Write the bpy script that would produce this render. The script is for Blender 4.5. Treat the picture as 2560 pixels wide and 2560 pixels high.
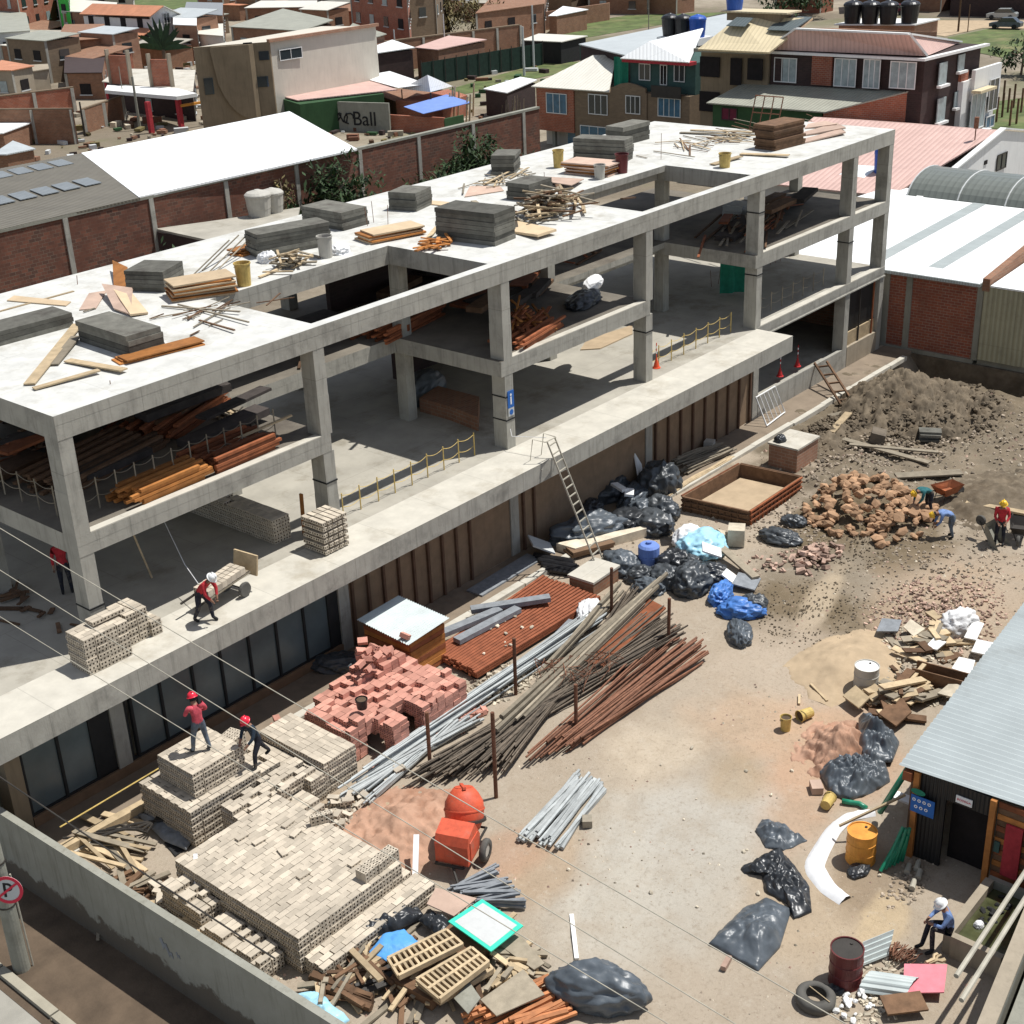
import bpy, bmesh, math, random
from mathutils import Vector, Matrix, noise
R = math.radians
rnd = random.Random(7)
S = bpy.context.scene
for o in list(bpy.data.objects): bpy.data.objects.remove(o)
# ---------------------------------------------------------------- camera, sky, sun, exposure
cd = bpy.data.cameras.new('camera'); cam = bpy.data.objects.new('camera', cd); S.collection.objects.link(cam); S.camera = cam
cd.sensor_width = 36; cd.lens = 48.661; cd.clip_start = 0.5; cd.clip_end = 2000
cx, cy, cz = (0.644425, -0.763659, -0.039264), (0.344197, 0.243838, 0.906681), (0.682821, 0.597803, -0.419985)
cam.matrix_world = Matrix(((cx[0], cy[0], -cz[0], -16.7643), (cx[1], cy[1], -cz[1], -29.5272), (cx[2], cy[2], -cz[2], 18.3217), (0, 0, 0, 1)))
W = bpy.data.worlds.new('World'); S.world = W; W.use_nodes = True
wn = W.node_tree; bg = wn.nodes['Background']
sky = wn.nodes.new('ShaderNodeTexSky'); sky.sky_type = 'NISHITA'; sky.sun_disc = False
sky.sun_elevation = R(66.8); sky.sun_rotation = R(120); sky.altitude = 2500; sky.dust_density = 1.5
mx = wn.nodes.new('ShaderNodeMix'); mx.data_type = 'RGBA'; mx.inputs[0].default_value = .62; mx.inputs[7].default_value = (1.5, 1.42, 1.25, 1)   # hazy, partly clouded sky: blue thinned by bright cloud
wn.links.new(sky.outputs[0], mx.inputs[6]); wn.links.new(mx.outputs[2], bg.inputs[0]); bg.inputs[1].default_value = 0.185
sd = bpy.data.lights.new('sun', 'SUN'); sd.energy = 4.3; sd.angle = R(0.55); sd.color = (1, 0.978, 0.935)
so = bpy.data.objects.new('sun', sd); S.collection.objects.link(so)
so.rotation_euler = Vector((0.37, -0.215, 1)).to_track_quat('Z', 'Y').to_euler(); so.location = (40, -20, 90)
S.view_settings.view_transform = 'Standard'; S.view_settings.look = 'None'; S.view_settings.exposure = 0.27; S.view_settings.gamma = 1
S.cycles.max_bounces = 5; S.cycles.diffuse_bounces = 3; S.cycles.glossy_bounces = 2; S.cycles.transmission_bounces = 2
S.cycles.use_denoising = True
# ---------------------------------------------------------------- materials
def new_mat(name):
    m = bpy.data.materials.new(name); m.use_nodes = True; t = m.node_tree
    return m, t, t.nodes['Principled BSDF']
def N(t, ty, **kw):
    n = t.nodes.new(ty)
    for k, v in kw.items():
        if k in n.inputs: n.inputs[k].default_value = v
        else: setattr(n, k, v)
    return n
def mixc(t, fac, a, b, mode='MIX'):
    n = t.nodes.new('ShaderNodeMix'); n.data_type = 'RGBA'; n.blend_type = mode
    for sock, v in ((n.inputs[0], fac), (n.inputs[6], a), (n.inputs[7], b)):
        if isinstance(v, bpy.types.NodeSocket): t.links.new(v, sock)
        elif isinstance(v, (int, float)): sock.default_value = v
        else: sock.default_value = (*v[:3], 1)
    return n.outputs[2]
def ramp(t, src, lo, hi, a=0.0, b=1.0):
    n = t.nodes.new('ShaderNodeMapRange'); t.links.new(src, n.inputs[0])
    n.inputs[1].default_value = lo; n.inputs[2].default_value = hi; n.inputs[3].default_value = a; n.inputs[4].default_value = b
    return n.outputs[0]
def nz(t, scale, detail=4, vec=None, rough=.6):
    n = N(t, 'ShaderNodeTexNoise', Scale=scale, Detail=detail, Roughness=rough)
    if vec: t.links.new(vec, n.inputs['Vector'])
    return n.outputs[0]
def pos(t): return N(t, 'ShaderNodeNewGeometry').outputs['Position']
def sc(c, k): return tuple(min(1, max(0, x * k)) for x in c)
def bump(t, p, h, strength, dist=.02):
    b = N(t, 'ShaderNodeBump', Strength=strength, Distance=dist); t.links.new(h, b.inputs['Height']); t.links.new(b.outputs[0], p.inputs['Normal'])
def plain(name, col, rough=.85, var=.18, scale=2.5, bmp=.3, metal=0.0, isl=0.0, dark=None, spec=.3, streak=0, bscale=None, joint=None):
    m, t, p = new_mat(name); P = pos(t)
    c = mixc(t, ramp(t, nz(t, scale, 6, P), .3, .7), sc(col, 1 - var), sc(col, 1 + var))
    if dark: c = mixc(t, ramp(t, nz(t, scale * .37, 8, P, .72), .52, .68, 0, .85), c, dark)
    if streak:
        mp = N(t, 'ShaderNodeMapping'); mp.inputs['Scale'].default_value = (3.2, 3.2, .35); t.links.new(P, mp.inputs[0])
        c = mixc(t, ramp(t, nz(t, 1.6, 6, mp.outputs[0], .7), .5, .72, 0, streak), c, sc(col, .42))
    if joint:
        uv = N(t, 'ShaderNodeUVMap').outputs[0]; bk = N(t, 'ShaderNodeTexBrick', Scale=1.0, offset=0.37); t.links.new(uv, bk.inputs['Vector']); bk.inputs['Brick Width'].default_value = joint[0]; bk.inputs['Row Height'].default_value = joint[1]; bk.inputs['Mortar Size'].default_value = joint[2]
        c = mixc(t, ramp(t, bk.outputs[1], 0, 1, 0, joint[3]), c, sc(col, .35))
    if isl:
        g = N(t, 'ShaderNodeNewGeometry').outputs['Random Per Island']; oi = N(t, 'ShaderNodeObjectInfo').outputs['Random']
        ad = N(t, 'ShaderNodeMath', operation='ADD'); t.links.new(g, ad.inputs[0]); t.links.new(oi, ad.inputs[1])
        fr = N(t, 'ShaderNodeMath', operation='FRACT'); t.links.new(ad.outputs[0], fr.inputs[0])
        hv = N(t, 'ShaderNodeHueSaturation'); t.links.new(c, hv.inputs['Color']); t.links.new(ramp(t, fr.outputs[0], 0, 1, 1 - isl, 1 + isl * .8), hv.inputs['Value']); c = hv.outputs[0]
    t.links.new(c, p.inputs['Base Color']); p.inputs['Roughness'].default_value = rough; p.inputs['Metallic'].default_value = metal
    p.inputs['Specular IOR Level'].default_value = spec
    if bmp: bump(t, p, nz(t, bscale or scale * 9, 4, P), bmp)
    return m
def brick(name, c1, c2, mortar, bw=.34, bh=.14, stain=.5, patchy=.5):
    m, t, p = new_mat(name); uv = N(t, 'ShaderNodeUVMap').outputs[0]; P = pos(t)
    b = N(t, 'ShaderNodeTexBrick', Scale=1.0); t.links.new(uv, b.inputs['Vector'])
    b.inputs['Brick Width'].default_value = bw; b.inputs['Row Height'].default_value = bh; b.inputs['Mortar Size'].default_value = .013
    b.inputs['Color1'].default_value = (*c1, 1); b.inputs['Color2'].default_value = (*c2, 1); b.inputs['Mortar'].default_value = (*mortar, 1)
    c = mixc(t, ramp(t, nz(t, .9, 6, P), .42, .62, 0, patchy), b.outputs[0], sc(c1, .6))
    c = mixc(t, ramp(t, nz(t, 3.3, 8, P, .75), .55, .75, 0, stain), c, sc(mortar, .9))
    t.links.new(c, p.inputs['Base Color']); p.inputs['Roughness'].default_value = .9; bump(t, p, b.outputs[1], -.5, .015)
    return m
def corr(name, col, pitch=.18, rough=.55, metal=0.0, var=.12, dirt=0.0, bs=.8, spec=.4):
    m, t, p = new_mat(name); uv = N(t, 'ShaderNodeUVMap').outputs[0]; P = pos(t)
    w = N(t, 'ShaderNodeTexWave'); t.links.new(uv, w.inputs['Vector'])
    w.inputs['Scale'].default_value = .3142 / pitch
    c = mixc(t, ramp(t, nz(t, .7, 6, P), .3, .7), sc(col, 1 - var), sc(col, 1 + var))
    c = mixc(t, ramp(t, w.outputs[1], 0, .35, .35, 0), c, sc(col, .5))
    if dirt: c = mixc(t, ramp(t, nz(t, 1.7, 9, P, .75), .5, .72, 0, dirt), c, (.12, .1, .08))
    bk = N(t, 'ShaderNodeTexBrick', Scale=1.0, offset=.5); t.links.new(uv, bk.inputs['Vector']); bk.inputs['Brick Width'].default_value = pitch * 4.5; bk.inputs['Row Height'].default_value = 3.2; bk.inputs['Mortar Size'].default_value = .02
    c = mixc(t, ramp(t, bk.outputs[1], 0, 1, 0, .3), c, sc(col, .45))
    c = mixc(t, ramp(t, nz(t, 1.1, 8, P, .75), .56, .75, 0, .3), c, sc(col, .55))
    t.links.new(c, p.inputs['Base Color']); p.inputs['Roughness'].default_value = rough; p.inputs['Metallic'].default_value = metal; p.inputs['Specular IOR Level'].default_value = spec
    bump(t, p, w.outputs[1], bs, .03)
    return m
M = {}
def A(k, m): M[k] = m
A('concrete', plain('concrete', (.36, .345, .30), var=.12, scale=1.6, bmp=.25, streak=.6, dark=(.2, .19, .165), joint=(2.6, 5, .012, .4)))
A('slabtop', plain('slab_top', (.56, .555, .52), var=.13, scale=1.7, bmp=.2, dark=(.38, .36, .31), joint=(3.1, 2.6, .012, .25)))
A('terrtop', plain('terrace_top', (.52, .49, .42), var=.13, scale=1.2, bmp=.2, dark=(.36, .32, .25), joint=(2.4, 1.8, .012, .3)))
A('floor', plain('floor_concrete', (.37, .345, .29), var=.14, scale=.8, dark=(.19, .165, .12), joint=(2.8, 2.8, .012, .3)))
A('greywall', plain('grey_wall', (.27, .265, .22), var=.1, scale=1.2, streak=.35, dark=(.17, .165, .13)))
A('beigewall', plain('beige_plaster', (.33, .28, .21), var=.12, scale=1.4, streak=.3))
A('cream', plain('cream_plaster', (.56, .52, .44), var=.06, scale=.6, streak=.22))
A('white', plain('white_paint', (.72, .72, .7), var=.05, scale=.7, streak=.2))
A('whiteplain', plain('white_plain', (.8, .8, .78), var=.04, scale=3, bmp=.1))
A('pale', plain('pale_render', (.52, .53, .52), var=.06, scale=.5, streak=.2))
A('brownplaster', plain('brown_plaster', (.24, .185, .12), var=.14, scale=.6, streak=.35))
A('greenpaint', plain('green_paint', (.035, .085, .035), var=.15, scale=1, streak=.2))
A('brightgreen', plain('bright_green', (.05, .42, .06), var=.08))
A('teal', plain('teal_paint', (.05, .10, .09), var=.15))
A('netgreen', plain('green_net', (.02, .19, .12), var=.2, scale=5))
A('lawn', plain('lawn', (.095, .125, .04), var=.4, scale=.5, bmp=.6, dark=(.2, .18, .085)))
A('redpaint', plain('red_paint', (.40, .04, .05), var=.2, scale=6, streak=.3))
A('brickred', brick('brick_red', (.30, .085, .045), (.21, .06, .04), (.30, .22, .16)))
A('brickold', brick('brick_old', (.20, .075, .045), (.085, .042, .03), (.165, .12, .085), bw=.4, bh=.2, stain=.45, patchy=.8))
A('brickbrown', brick('brick_brown', (.31, .145, .08), (.22, .105, .06), (.26, .2, .14)))
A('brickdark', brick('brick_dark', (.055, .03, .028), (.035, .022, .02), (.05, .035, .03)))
A('brickpale', brick('brick_pale', (.40, .2, .12), (.3, .16, .1), (.4, .3, .22)))
A('brickorange', brick('brick_orange', (.42, .12, .06), (.3, .09, .05), (.36, .27, .2)))
A('bricktan', brick('brick_tan', (.23, .165, .105), (.18, .13, .085), (.2, .15, .1), stain=.25, patchy=.25))
A('roofwhite', corr('roof_white', (.86, .87, .86), pitch=.3, var=.02, bs=.25))
A('roofmetal', corr('roof_metal', (.5, .53, .53), pitch=.25, rough=.4, var=.08, bs=.6))
A('roofgrey', corr('roof_fibre', (.15, .135, .105), pitch=.26, var=.12, dirt=.3, bs=1))
A('rooflight', corr('roof_skylight', (.20, .215, .22), pitch=.26, rough=.3, bs=.5))
A('rooffibre', corr('roof_pale_fibre', (.34, .34, .28), pitch=.3, var=.12, dirt=.15))
A('roofpink', corr('roof_pink', (.60, .40, .345), pitch=.35, var=.1, dirt=.08, bs=.7))
A('rooforange', corr('roof_orange', (.55, .24, .13), pitch=.3, var=.15, bs=.8))
A('roofcream', corr('roof_cream', (.64, .54, .35), pitch=.35, var=.05, bs=.3))
A('roofoff', corr('roof_offwhite', (.68, .65, .57), pitch=.35, var=.05, bs=.3))
A('roofdark', corr('roof_dark_sheet', (.09, .115, .12), pitch=.3, var=.1))
A('roofbarrel', corr('roof_barrel', (.17, .185, .165), pitch=.4, rough=.35, var=.06, bs=.3))
A('rooftin', corr('roof_tin', (.42, .46, .45), pitch=.14, rough=.35, var=.1, bs=.8))
A('clad', corr('cladding', (.36, .34, .23), pitch=.24, var=.12, dirt=.3, bs=1))
A('shutter', corr('dark_shutter', (.02, .02, .02), pitch=.1, rough=.5, bs=.8))
A('glass', plain('dark_glass', (.035, .045, .05), rough=.12, var=.1, bmp=0, spec=.8))
A('glassgrey', plain('grey_glass', (.10, .125, .13), rough=.25, var=.25, scale=.5, bmp=0, spec=.6))
A('curtain', plain('curtain_glass', (.30, .36, .37), rough=.3, var=.25, scale=2, bmp=0, spec=.6))
A('blueglass', plain('blue_glass', (.05, .14, .22), rough=.2, var=.3, scale=2, bmp=0, spec=.6))
A('void', plain('dark_opening', (.015, .012, .012), var=.3))
A('black', plain('black_plastic', (.015, .015, .017), rough=.35, var=.3, spec=.5))
A('blackmat', plain('black_matt', (.02, .02, .02), rough=.8))
A('iron', plain('dark_iron', (.04, .035, .03), rough=.6))
A('rust', plain('rusty_steel', (.19, .088, .052), rough=.8, var=.3, scale=8, isl=.4))
A('rustred', plain('rusty_red_sheet', (.27, .085, .04), rough=.7, var=.25, scale=4))
A('rebar', plain('rebar', (.12, .095, .07), rough=.75, var=.3, scale=5, isl=.45))
A('galv', plain('galvanised', (.33, .35, .345), rough=.45, var=.18, scale=3, isl=.3, spec=.6))
A('orangepole', plain('orange_pole', (.50, .20, .08), rough=.7, var=.25, scale=4, isl=.3))
A('orangewood', plain('orange_wood', (.42, .17, .045), rough=.7, var=.25, scale=3, isl=.35))
A('redwood', plain('reddish_wood', (.26, .085, .035), rough=.75, var=.3, scale=3, isl=.4))
A('wood', plain('timber', (.48, .37, .23), rough=.8, var=.2, scale=4, isl=.3))
A('woodgrey', plain('weathered_timber', (.27, .23, .17), rough=.85, var=.2, scale=4, isl=.35))
A('woodbrown', plain('brown_timber', (.14, .08, .045), rough=.85, var=.3, scale=4, isl=.35))
A('ply', plain('plywood', (.55, .42, .27), rough=.7, var=.12, scale=2, isl=.2))
A('plypink', plain('pink_plywood', (.50, .36, .28), rough=.75, var=.15, scale=2, isl=.15))
A('foam', plain('grey_board', (.135, .13, .11), rough=.9, var=.25, scale=3, isl=.4, dark=(.075, .065, .055)))
A('foamdark', plain('dark_board', (.06, .05, .045), rough=.9, var=.25, scale=3, isl=.3))
A('creambrick', plain('cream_brick', (.50, .435, .345), rough=.9, var=.14, scale=3, isl=.22, bmp=.4))
A('hole', plain('brick_hole', (.10, .07, .045), rough=.95, var=.2))
A('pinkbrick', plain('pink_brick', (.55, .27, .205), rough=.9, var=.14, scale=3, isl=.28, bmp=.4))
A('stone', plain('orange_stone', (.37, .225, .13), rough=.9, var=.35, scale=1.6, isl=.3, bmp=.5))
A('rubble', plain('rubble', (.33, .27, .205), rough=.95, var=.3, scale=2, isl=.6, bmp=.4))
A('chip', plain('brick_chips', (.42, .29, .225), rough=.95, var=.3, scale=2, isl=.5))
A('debris', plain('pale_debris', (.5, .44, .34), rough=.95, var=.3, scale=2, isl=.5))
A('floordark', plain('dark_floor', (.17, .15, .12), var=.3, scale=.7, dark=(.09, .075, .06)))  # darker floor tone for the top of the middle slab
A('soil', plain('excavated_soil', (.145, .115, .08), rough=1, var=.4, scale=1.8, bmp=1, bscale=7, dark=(.09, .065, .04)))
A('sand', plain('builders_sand', (.42, .255, .175), rough=1, var=.2, scale=1.5, bmp=.8, bscale=6, dark=(.30, .15, .09)))
A('tansand', plain('tan_sand', (.42, .32, .21), rough=1, var=.15, scale=1.5, bmp=.5, bscale=8))
A('bagblack', plain('black_polythene', (.026, .029, .033), rough=.36, var=.3, scale=2, bmp=.45, bscale=4, spec=.5))
A('bagmid', plain('charcoal_polythene', (.055, .062, .068), rough=.4, var=.3, scale=2, bmp=.45, bscale=4, spec=.5))
A('baggrey', plain('grey_polythene', (.085, .10, .115), rough=.4, var=.25, scale=2, bmp=.5, bscale=4, spec=.5))
A('bagwhite', plain('white_sack', (.72, .72, .72), rough=.6, var=.08, scale=2, bmp=.5, bscale=5))
A('bagblue', plain('blue_bag', (.07, .19, .5), rough=.4, var=.4, scale=3, bmp=.7, bscale=6))
A('baglightblue', plain('light_blue_sheet', (.35, .62, .75), rough=.4, var=.25, scale=2, bmp=.6, bscale=5))
A('tarpblue', plain('blue_tarp', (.10, .33, .70), rough=.5, var=.1, scale=2))
A('awningblue', plain('blue_awning', (.17, .27, .62), rough=.6, var=.1, scale=1))
A('bluepaint', plain('blue_plastic', (.03, .10, .42), rough=.4, var=.15))
A('greybeam', plain('grey_foam_beam', (.23, .245, .26), rough=.8, var=.2, scale=5))
A('mixer', plain('mixer_paint', (.62, .10, .045), rough=.55, var=.15, scale=5, spec=.4, streak=.35, dark=(.42, .16, .11)))
A('orange', plain('orange_drum', (.66, .29, .05), rough=.6, streak=.4, var=.2, scale=3, dark=(.5, .16, .03)))
A('yellow', plain('yellow_plastic', (.55, .40, .13), rough=.6, streak=.3, var=.2, scale=6))
A('cone', plain('cone_orange', (.7, .09, .03), rough=.5))
A('conered', plain('cone_red', (.5, .03, .03), rough=.5))
A('drumred', plain('drum_red', (.12, .025, .025), rough=.45, var=.3, scale=3, dark=(.05, .02, .02)))
A('pipegreen', plain('green_pipe', (.01, .22, .12), rough=.35, var=.2, spec=.6))
A('framegreen', plain('green_frame', (.05, .62, .42), rough=.5, var=.08))
A('pinkboard', plain('pink_board', (.70, .22, .26), rough=.6, var=.1, scale=5))
A('rubber', plain('rubber', (.10, .095, .085), rough=.85, var=.2))
A('bucket', plain('bucket_grey', (.45, .43, .38), rough=.6, var=.1))
A('leaf', plain('leaf', (.032, .06, .02), rough=.7, var=.5, scale=2, bmp=0, isl=.5))
A('leafdry', plain('dry_leaf', (.16, .13, .055), rough=.8, var=.4, scale=2, bmp=0, isl=.5))
A('palm', plain('palm_leaf', (.025, .06, .025), rough=.5, var=.3, bmp=0, isl=.4))
A('bark', plain('bark', (.16, .12, .085), rough=.95, var=.3))
A('skin', plain('skin', (.28, .15, .10), rough=.6, var=.05, bmp=0))
A('jean', plain('denim', (.12, .15, .19), rough=.9, var=.35, scale=9, bmp=.9, dark=(.2, .17, .13)))
A('trouser', plain('dark_trousers', (.022, .024, .035), rough=.9, var=.35, scale=9, bmp=.9, dark=(.2, .17, .13)))
A('shirtred', plain('red_shirt', (.48, .035, .045), rough=.9, var=.3, scale=9, bmp=.9))
A('shirtpink', plain('pink_red_shirt', (.60, .09, .12), rough=.9, var=.3, scale=9, bmp=.9))
A('shirtdark', plain('navy_shirt', (.025, .04, .06), rough=.9, var=.3, scale=9, bmp=.9))
A('shirtteal', plain('teal_shirt', (.03, .13, .14), rough=.9, var=.3, scale=9, bmp=.9))
A('shirtblue', plain('blue_shirt', (.17, .26, .48), rough=.9, var=.3, scale=9, bmp=.9))
A('helmred', plain('red_helmet', (.72, .02, .05), rough=.3, var=.03, bmp=0, spec=.6))
A('helmwhite', plain('white_helmet', (.8, .8, .78), rough=.3, var=.02, bmp=0, spec=.6))
A('helmyellow', plain('yellow_helmet', (.8, .50, .03), rough=.3, var=.03, bmp=0, spec=.6))
A('ink', plain('black_ink', (.02, .02, .02), bmp=0)); A('signblue', plain('sign_blue', (.03, .13, .42), bmp=0, var=.05))
A('signred', plain('sign_red', (.6, .04, .07), bmp=0, var=.05)); A('pipe', plain('pvc_grey', (.40, .37, .30), rough=.6))
A('silver', plain('car_silver', (.35, .37, .37), rough=.25, spec=.7, var=.03, bmp=0)); A('maroon', plain('maroon', (.13, .02, .04)))
A('water', plain('murky_water', (.06, .065, .03), rough=.12, var=.5, scale=2, spec=.7, bmp=.1))
# ---------------------------------------------------------------- mesh helpers
COL = S.collection
class MB:
    def __init__(s): s.v = []; s.f = []; s.mi = []; s.ms = []; s.m = None; s.sm = []; s.smooth = False
    def mat(s, k):
        if k not in s.ms: s.ms.append(k)
        s.m = s.ms.index(k); return s
    def add(s, vs, fs, X=None):
        b = len(s.v)
        for v in vs:
            v = Vector(v); s.v.append(X @ v if X else v)
        for f in fs: s.f.append(tuple(i + b for i in f)); s.mi.append(s.m or 0); s.sm.append(s.smooth)
        return s
    def box(s, c, d, rz=0, X=None):
        hx, hy, hz = d[0] / 2, d[1] / 2, d[2] / 2
        vs = [(x * hx, y * hy, z * hz) for z in (-1, 1) for y in (-1, 1) for x in (-1, 1)]
        T = (X or Matrix()) @ Matrix.Translation(Vector(c)) @ Matrix.Rotation(rz, 4, 'Z')
        return s.add(vs, [(0, 2, 3, 1), (4, 5, 7, 6), (0, 1, 5, 4), (2, 6, 7, 3), (0, 4, 6, 2), (1, 3, 7, 5)], T)
    def b2(s, x0, x1, y0, y1, z0, z1): return s.box(((x0 + x1) / 2, (y0 + y1) / 2, (z0 + z1) / 2), (abs(x1 - x0), abs(y1 - y0), abs(z1 - z0)))
    def prism(s, poly, z0, z1, X=None):
        n = len(poly)
        a = sum(poly[i][0] * poly[(i + 1) % n][1] - poly[(i + 1) % n][0] * poly[i][1] for i in range(n))
        if a < 0: poly = poly[::-1]
        zz0 = z0 if hasattr(z0, '__len__') else [z0] * n; zz1 = z1 if hasattr(z1, '__len__') else [z1] * n
        if a < 0: zz0 = zz0[::-1]; zz1 = zz1[::-1]
        vs = [(p[0], p[1], z) for p, z in zip(poly, zz0)] + [(p[0], p[1], z) for p, z in zip(poly, zz1)]
        return s.add(vs, [tuple(range(n))[::-1], tuple(range(n, 2 * n))] + [(i, (i + 1) % n, n + (i + 1) % n, n + i) for i in range(n)], X)
    def cyl(s, p0, p1, r0, r1=None, n=10, cap=True):
        p0, p1 = Vector(p0), Vector(p1); r1 = r0 if r1 is None else r1; d = (p1 - p0)
        if d.length < 1e-6: return s
        q = d.to_track_quat('Z', 'Y'); vs = []
        for p, r in ((p0, r0), (p1, r1)):
            for i in range(n): a = 2 * math.pi * i / n; vs.append(p + q @ Vector((r * math.cos(a), r * math.sin(a), 0)))
        fs = [(i, (i + 1) % n, n + (i + 1) % n, n + i) for i in range(n)]
        if cap: fs += [tuple(range(n))[::-1], tuple(range(n, 2 * n))]
        return s.add(vs, fs)
    def tube(s, pts, r, n=6):
        pts = [Vector(p) for p in pts]; rs = r if hasattr(r, '__len__') else [r] * len(pts); vs = []; fs = []
        for k, p in enumerate(pts):
            d = pts[min(k + 1, len(pts) - 1)] - pts[max(k - 1, 0)]; q = d.to_track_quat('Z', 'Y')
            for i in range(n): a = 2 * math.pi * i / n; vs.append(p + q @ Vector((rs[k] * math.cos(a), rs[k] * math.sin(a), 0)))
        for k in range(len(pts) - 1):
            for i in range(n): fs.append((k * n + i, k * n + (i + 1) % n, (k + 1) * n + (i + 1) % n, (k + 1) * n + i))
        fs += [tuple(range(n))[::-1], tuple(range((len(pts) - 1) * n, len(pts) * n))]
        return s.add(vs, fs)
    def lathe(s, prof, c, n=20, X=None, capb=True, capt=True):
        vs = []; fs = []; T = (X or Matrix()) if X else Matrix.Translation(Vector(c)); m = len(prof)
        for r, z in prof:
            for i in range(n): a = 2 * math.pi * i / n; vs.append((r * math.cos(a), r * math.sin(a), z))
        for k in range(m - 1):
            for i in range(n): fs.append((k * n + i, k * n + (i + 1) % n, (k + 1) * n + (i + 1) % n, (k + 1) * n + i))
        if capb: fs.append(tuple(range(n))[::-1])
        if capt: fs.append(tuple(range((m - 1) * n, m * n)))
        return s.add(vs, fs, T)
    def beam(s, p0, p1, w, t):                               # board from p0 to p1, w wide (sideways), t thick
        p0, p1 = Vector(p0), Vector(p1); d = (p1 - p0); L = d.length; d.normalize()
        side = Vector((0, 0, 1)).cross(d); side = side.normalized() if side.length > 1e-3 else Vector((1, 0, 0)); up = d.cross(side)
        X = Matrix((( d.x, side.x, up.x, 0), (d.y, side.y, up.y, 0), (d.z, side.z, up.z, 0), (0, 0, 0, 1))); X.translation = (p0 + p1) / 2
        return s.box((0, 0, 0), (L, w, t), X=X)
    def quad(s, a, b, c, d, th=.03):                          # thin slab under a 3-D quad
        a, b, c, d = map(Vector, (a, b, c, d)); n = (b - a).cross(d - a).normalized()
        if n.z < 0: n = -n; a, b, c, d = d, c, b, a
        n *= th
        return s.add([a - n, b - n, c - n, d - n, a, b, c, d], [(3, 2, 1, 0), (4, 5, 6, 7), (0, 1, 5, 4), (1, 2, 6, 5), (2, 3, 7, 6), (3, 0, 4, 7)])
    def build(s, name, mat=None, parent=None, smooth=False):
        me = bpy.data.meshes.new(name); me.from_pydata([tuple(v) for v in s.v], [], s.f)
        ks = s.ms or [mat]
        for k in ks: me.materials.append(M[k])
        if s.ms: me.polygons.foreach_set('material_index', s.mi)
        me.polygons.foreach_set('use_smooth', [bool(smooth or x) for x in s.sm])
        uv = me.uv_layers.new(name='UVMap').data; dat = [0.0] * (2 * len(me.loops))
        for p in me.polygons:
            n = p.normal
            if abs(n.z) > .995: t = Vector((1, 0, 0)); b = Vector((0, 1, 0))
            else: t = Vector((-n.y, n.x, 0)).normalized(); b = n.cross(t)
            for li in p.loop_indices:
                c = me.vertices[me.loops[li].vertex_index].co; dat[2 * li] = c.dot(t); dat[2 * li + 1] = c.dot(b)
        uv.foreach_set('uv', dat); me.update()
        o = bpy.data.objects.new(name, me); COL.objects.link(o)
        if parent is not None: o.parent = parent; o.matrix_parent_inverse = parent.matrix_world.inverted() if parent.type != 'EMPTY' or True else Matrix()
        return o
def tag(o, label, cat, group=None, kind=None):
    o['label'] = label; o['category'] = cat
    if group: o['group'] = group
    o['kind'] = kind or 'thing'
    return o
def thing(name, label, cat, loc=(0, 0, 0), group=None):
    o = bpy.data.objects.new(name, None); COL.objects.link(o); o.location = loc; o.matrix_world = Matrix.Translation(Vector(loc)); o.empty_display_size = .2
    return tag(o, label, cat, group)
def one(name, mb, mat, label, cat, group=None, kind=None, smooth=False): return tag(mb.build(name, mat, None, smooth), label, cat, group, kind)
def struct(name, mb, mat): o = mb.build(name, mat); o['kind'] = 'structure'; return o
def inst(src, X, label=None, group=None, name=None):                  # individual copy of a one-mesh thing, placed by matrix
    o = src.copy(); COL.objects.link(o); o.matrix_world = X
    if label: o['label'] = label
    if group: o['group'] = group
    return o
def MX(loc, rz=0, rx=0, ry=0, s=(1, 1, 1)):
    return Matrix.Translation(Vector(loc)) @ Matrix.Rotation(rz, 4, 'Z') @ Matrix.Rotation(ry, 4, 'Y') @ Matrix.Rotation(rx, 4, 'X') @ Matrix.Diagonal((*s, 1))
def proto(mb, mat, name, label, cat, group, smooth=False):
    o = one(name, mb, mat, label, cat, group, smooth=smooth); o['_used'] = 0; return o
class Rep:                                                            # first placement moves the prototype itself, the rest are copies
    def __init__(s, o): s.o = o; s.n = 0
    def put(s, X, label=None, group=None):
        s.n += 1
        if s.n == 1:
            s.o.matrix_world = X; o = s.o
            if label: o['label'] = label
            if group: o['group'] = group
            return o
        return inst(s.o, X, label, group)
def copy_tree(o, X, label=None):
    c = o.copy(); COL.objects.link(c); c.matrix_world = X
    if label: c['label'] = label
    for ch in list(o.children):
        d = ch.copy(); COL.objects.link(d); d.parent = c; d.matrix_parent_inverse = ch.matrix_parent_inverse.copy()
        for g in list(ch.children):
            e = g.copy(); COL.objects.link(e); e.parent = d; e.matrix_parent_inverse = g.matrix_parent_inverse.copy()
    return c
def fbm(x, y, z=0, s=1.0, o=4):
    return noise.fractal(Vector((x * s, y * s, z * s)), 1.0, 2.0, o)
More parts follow.
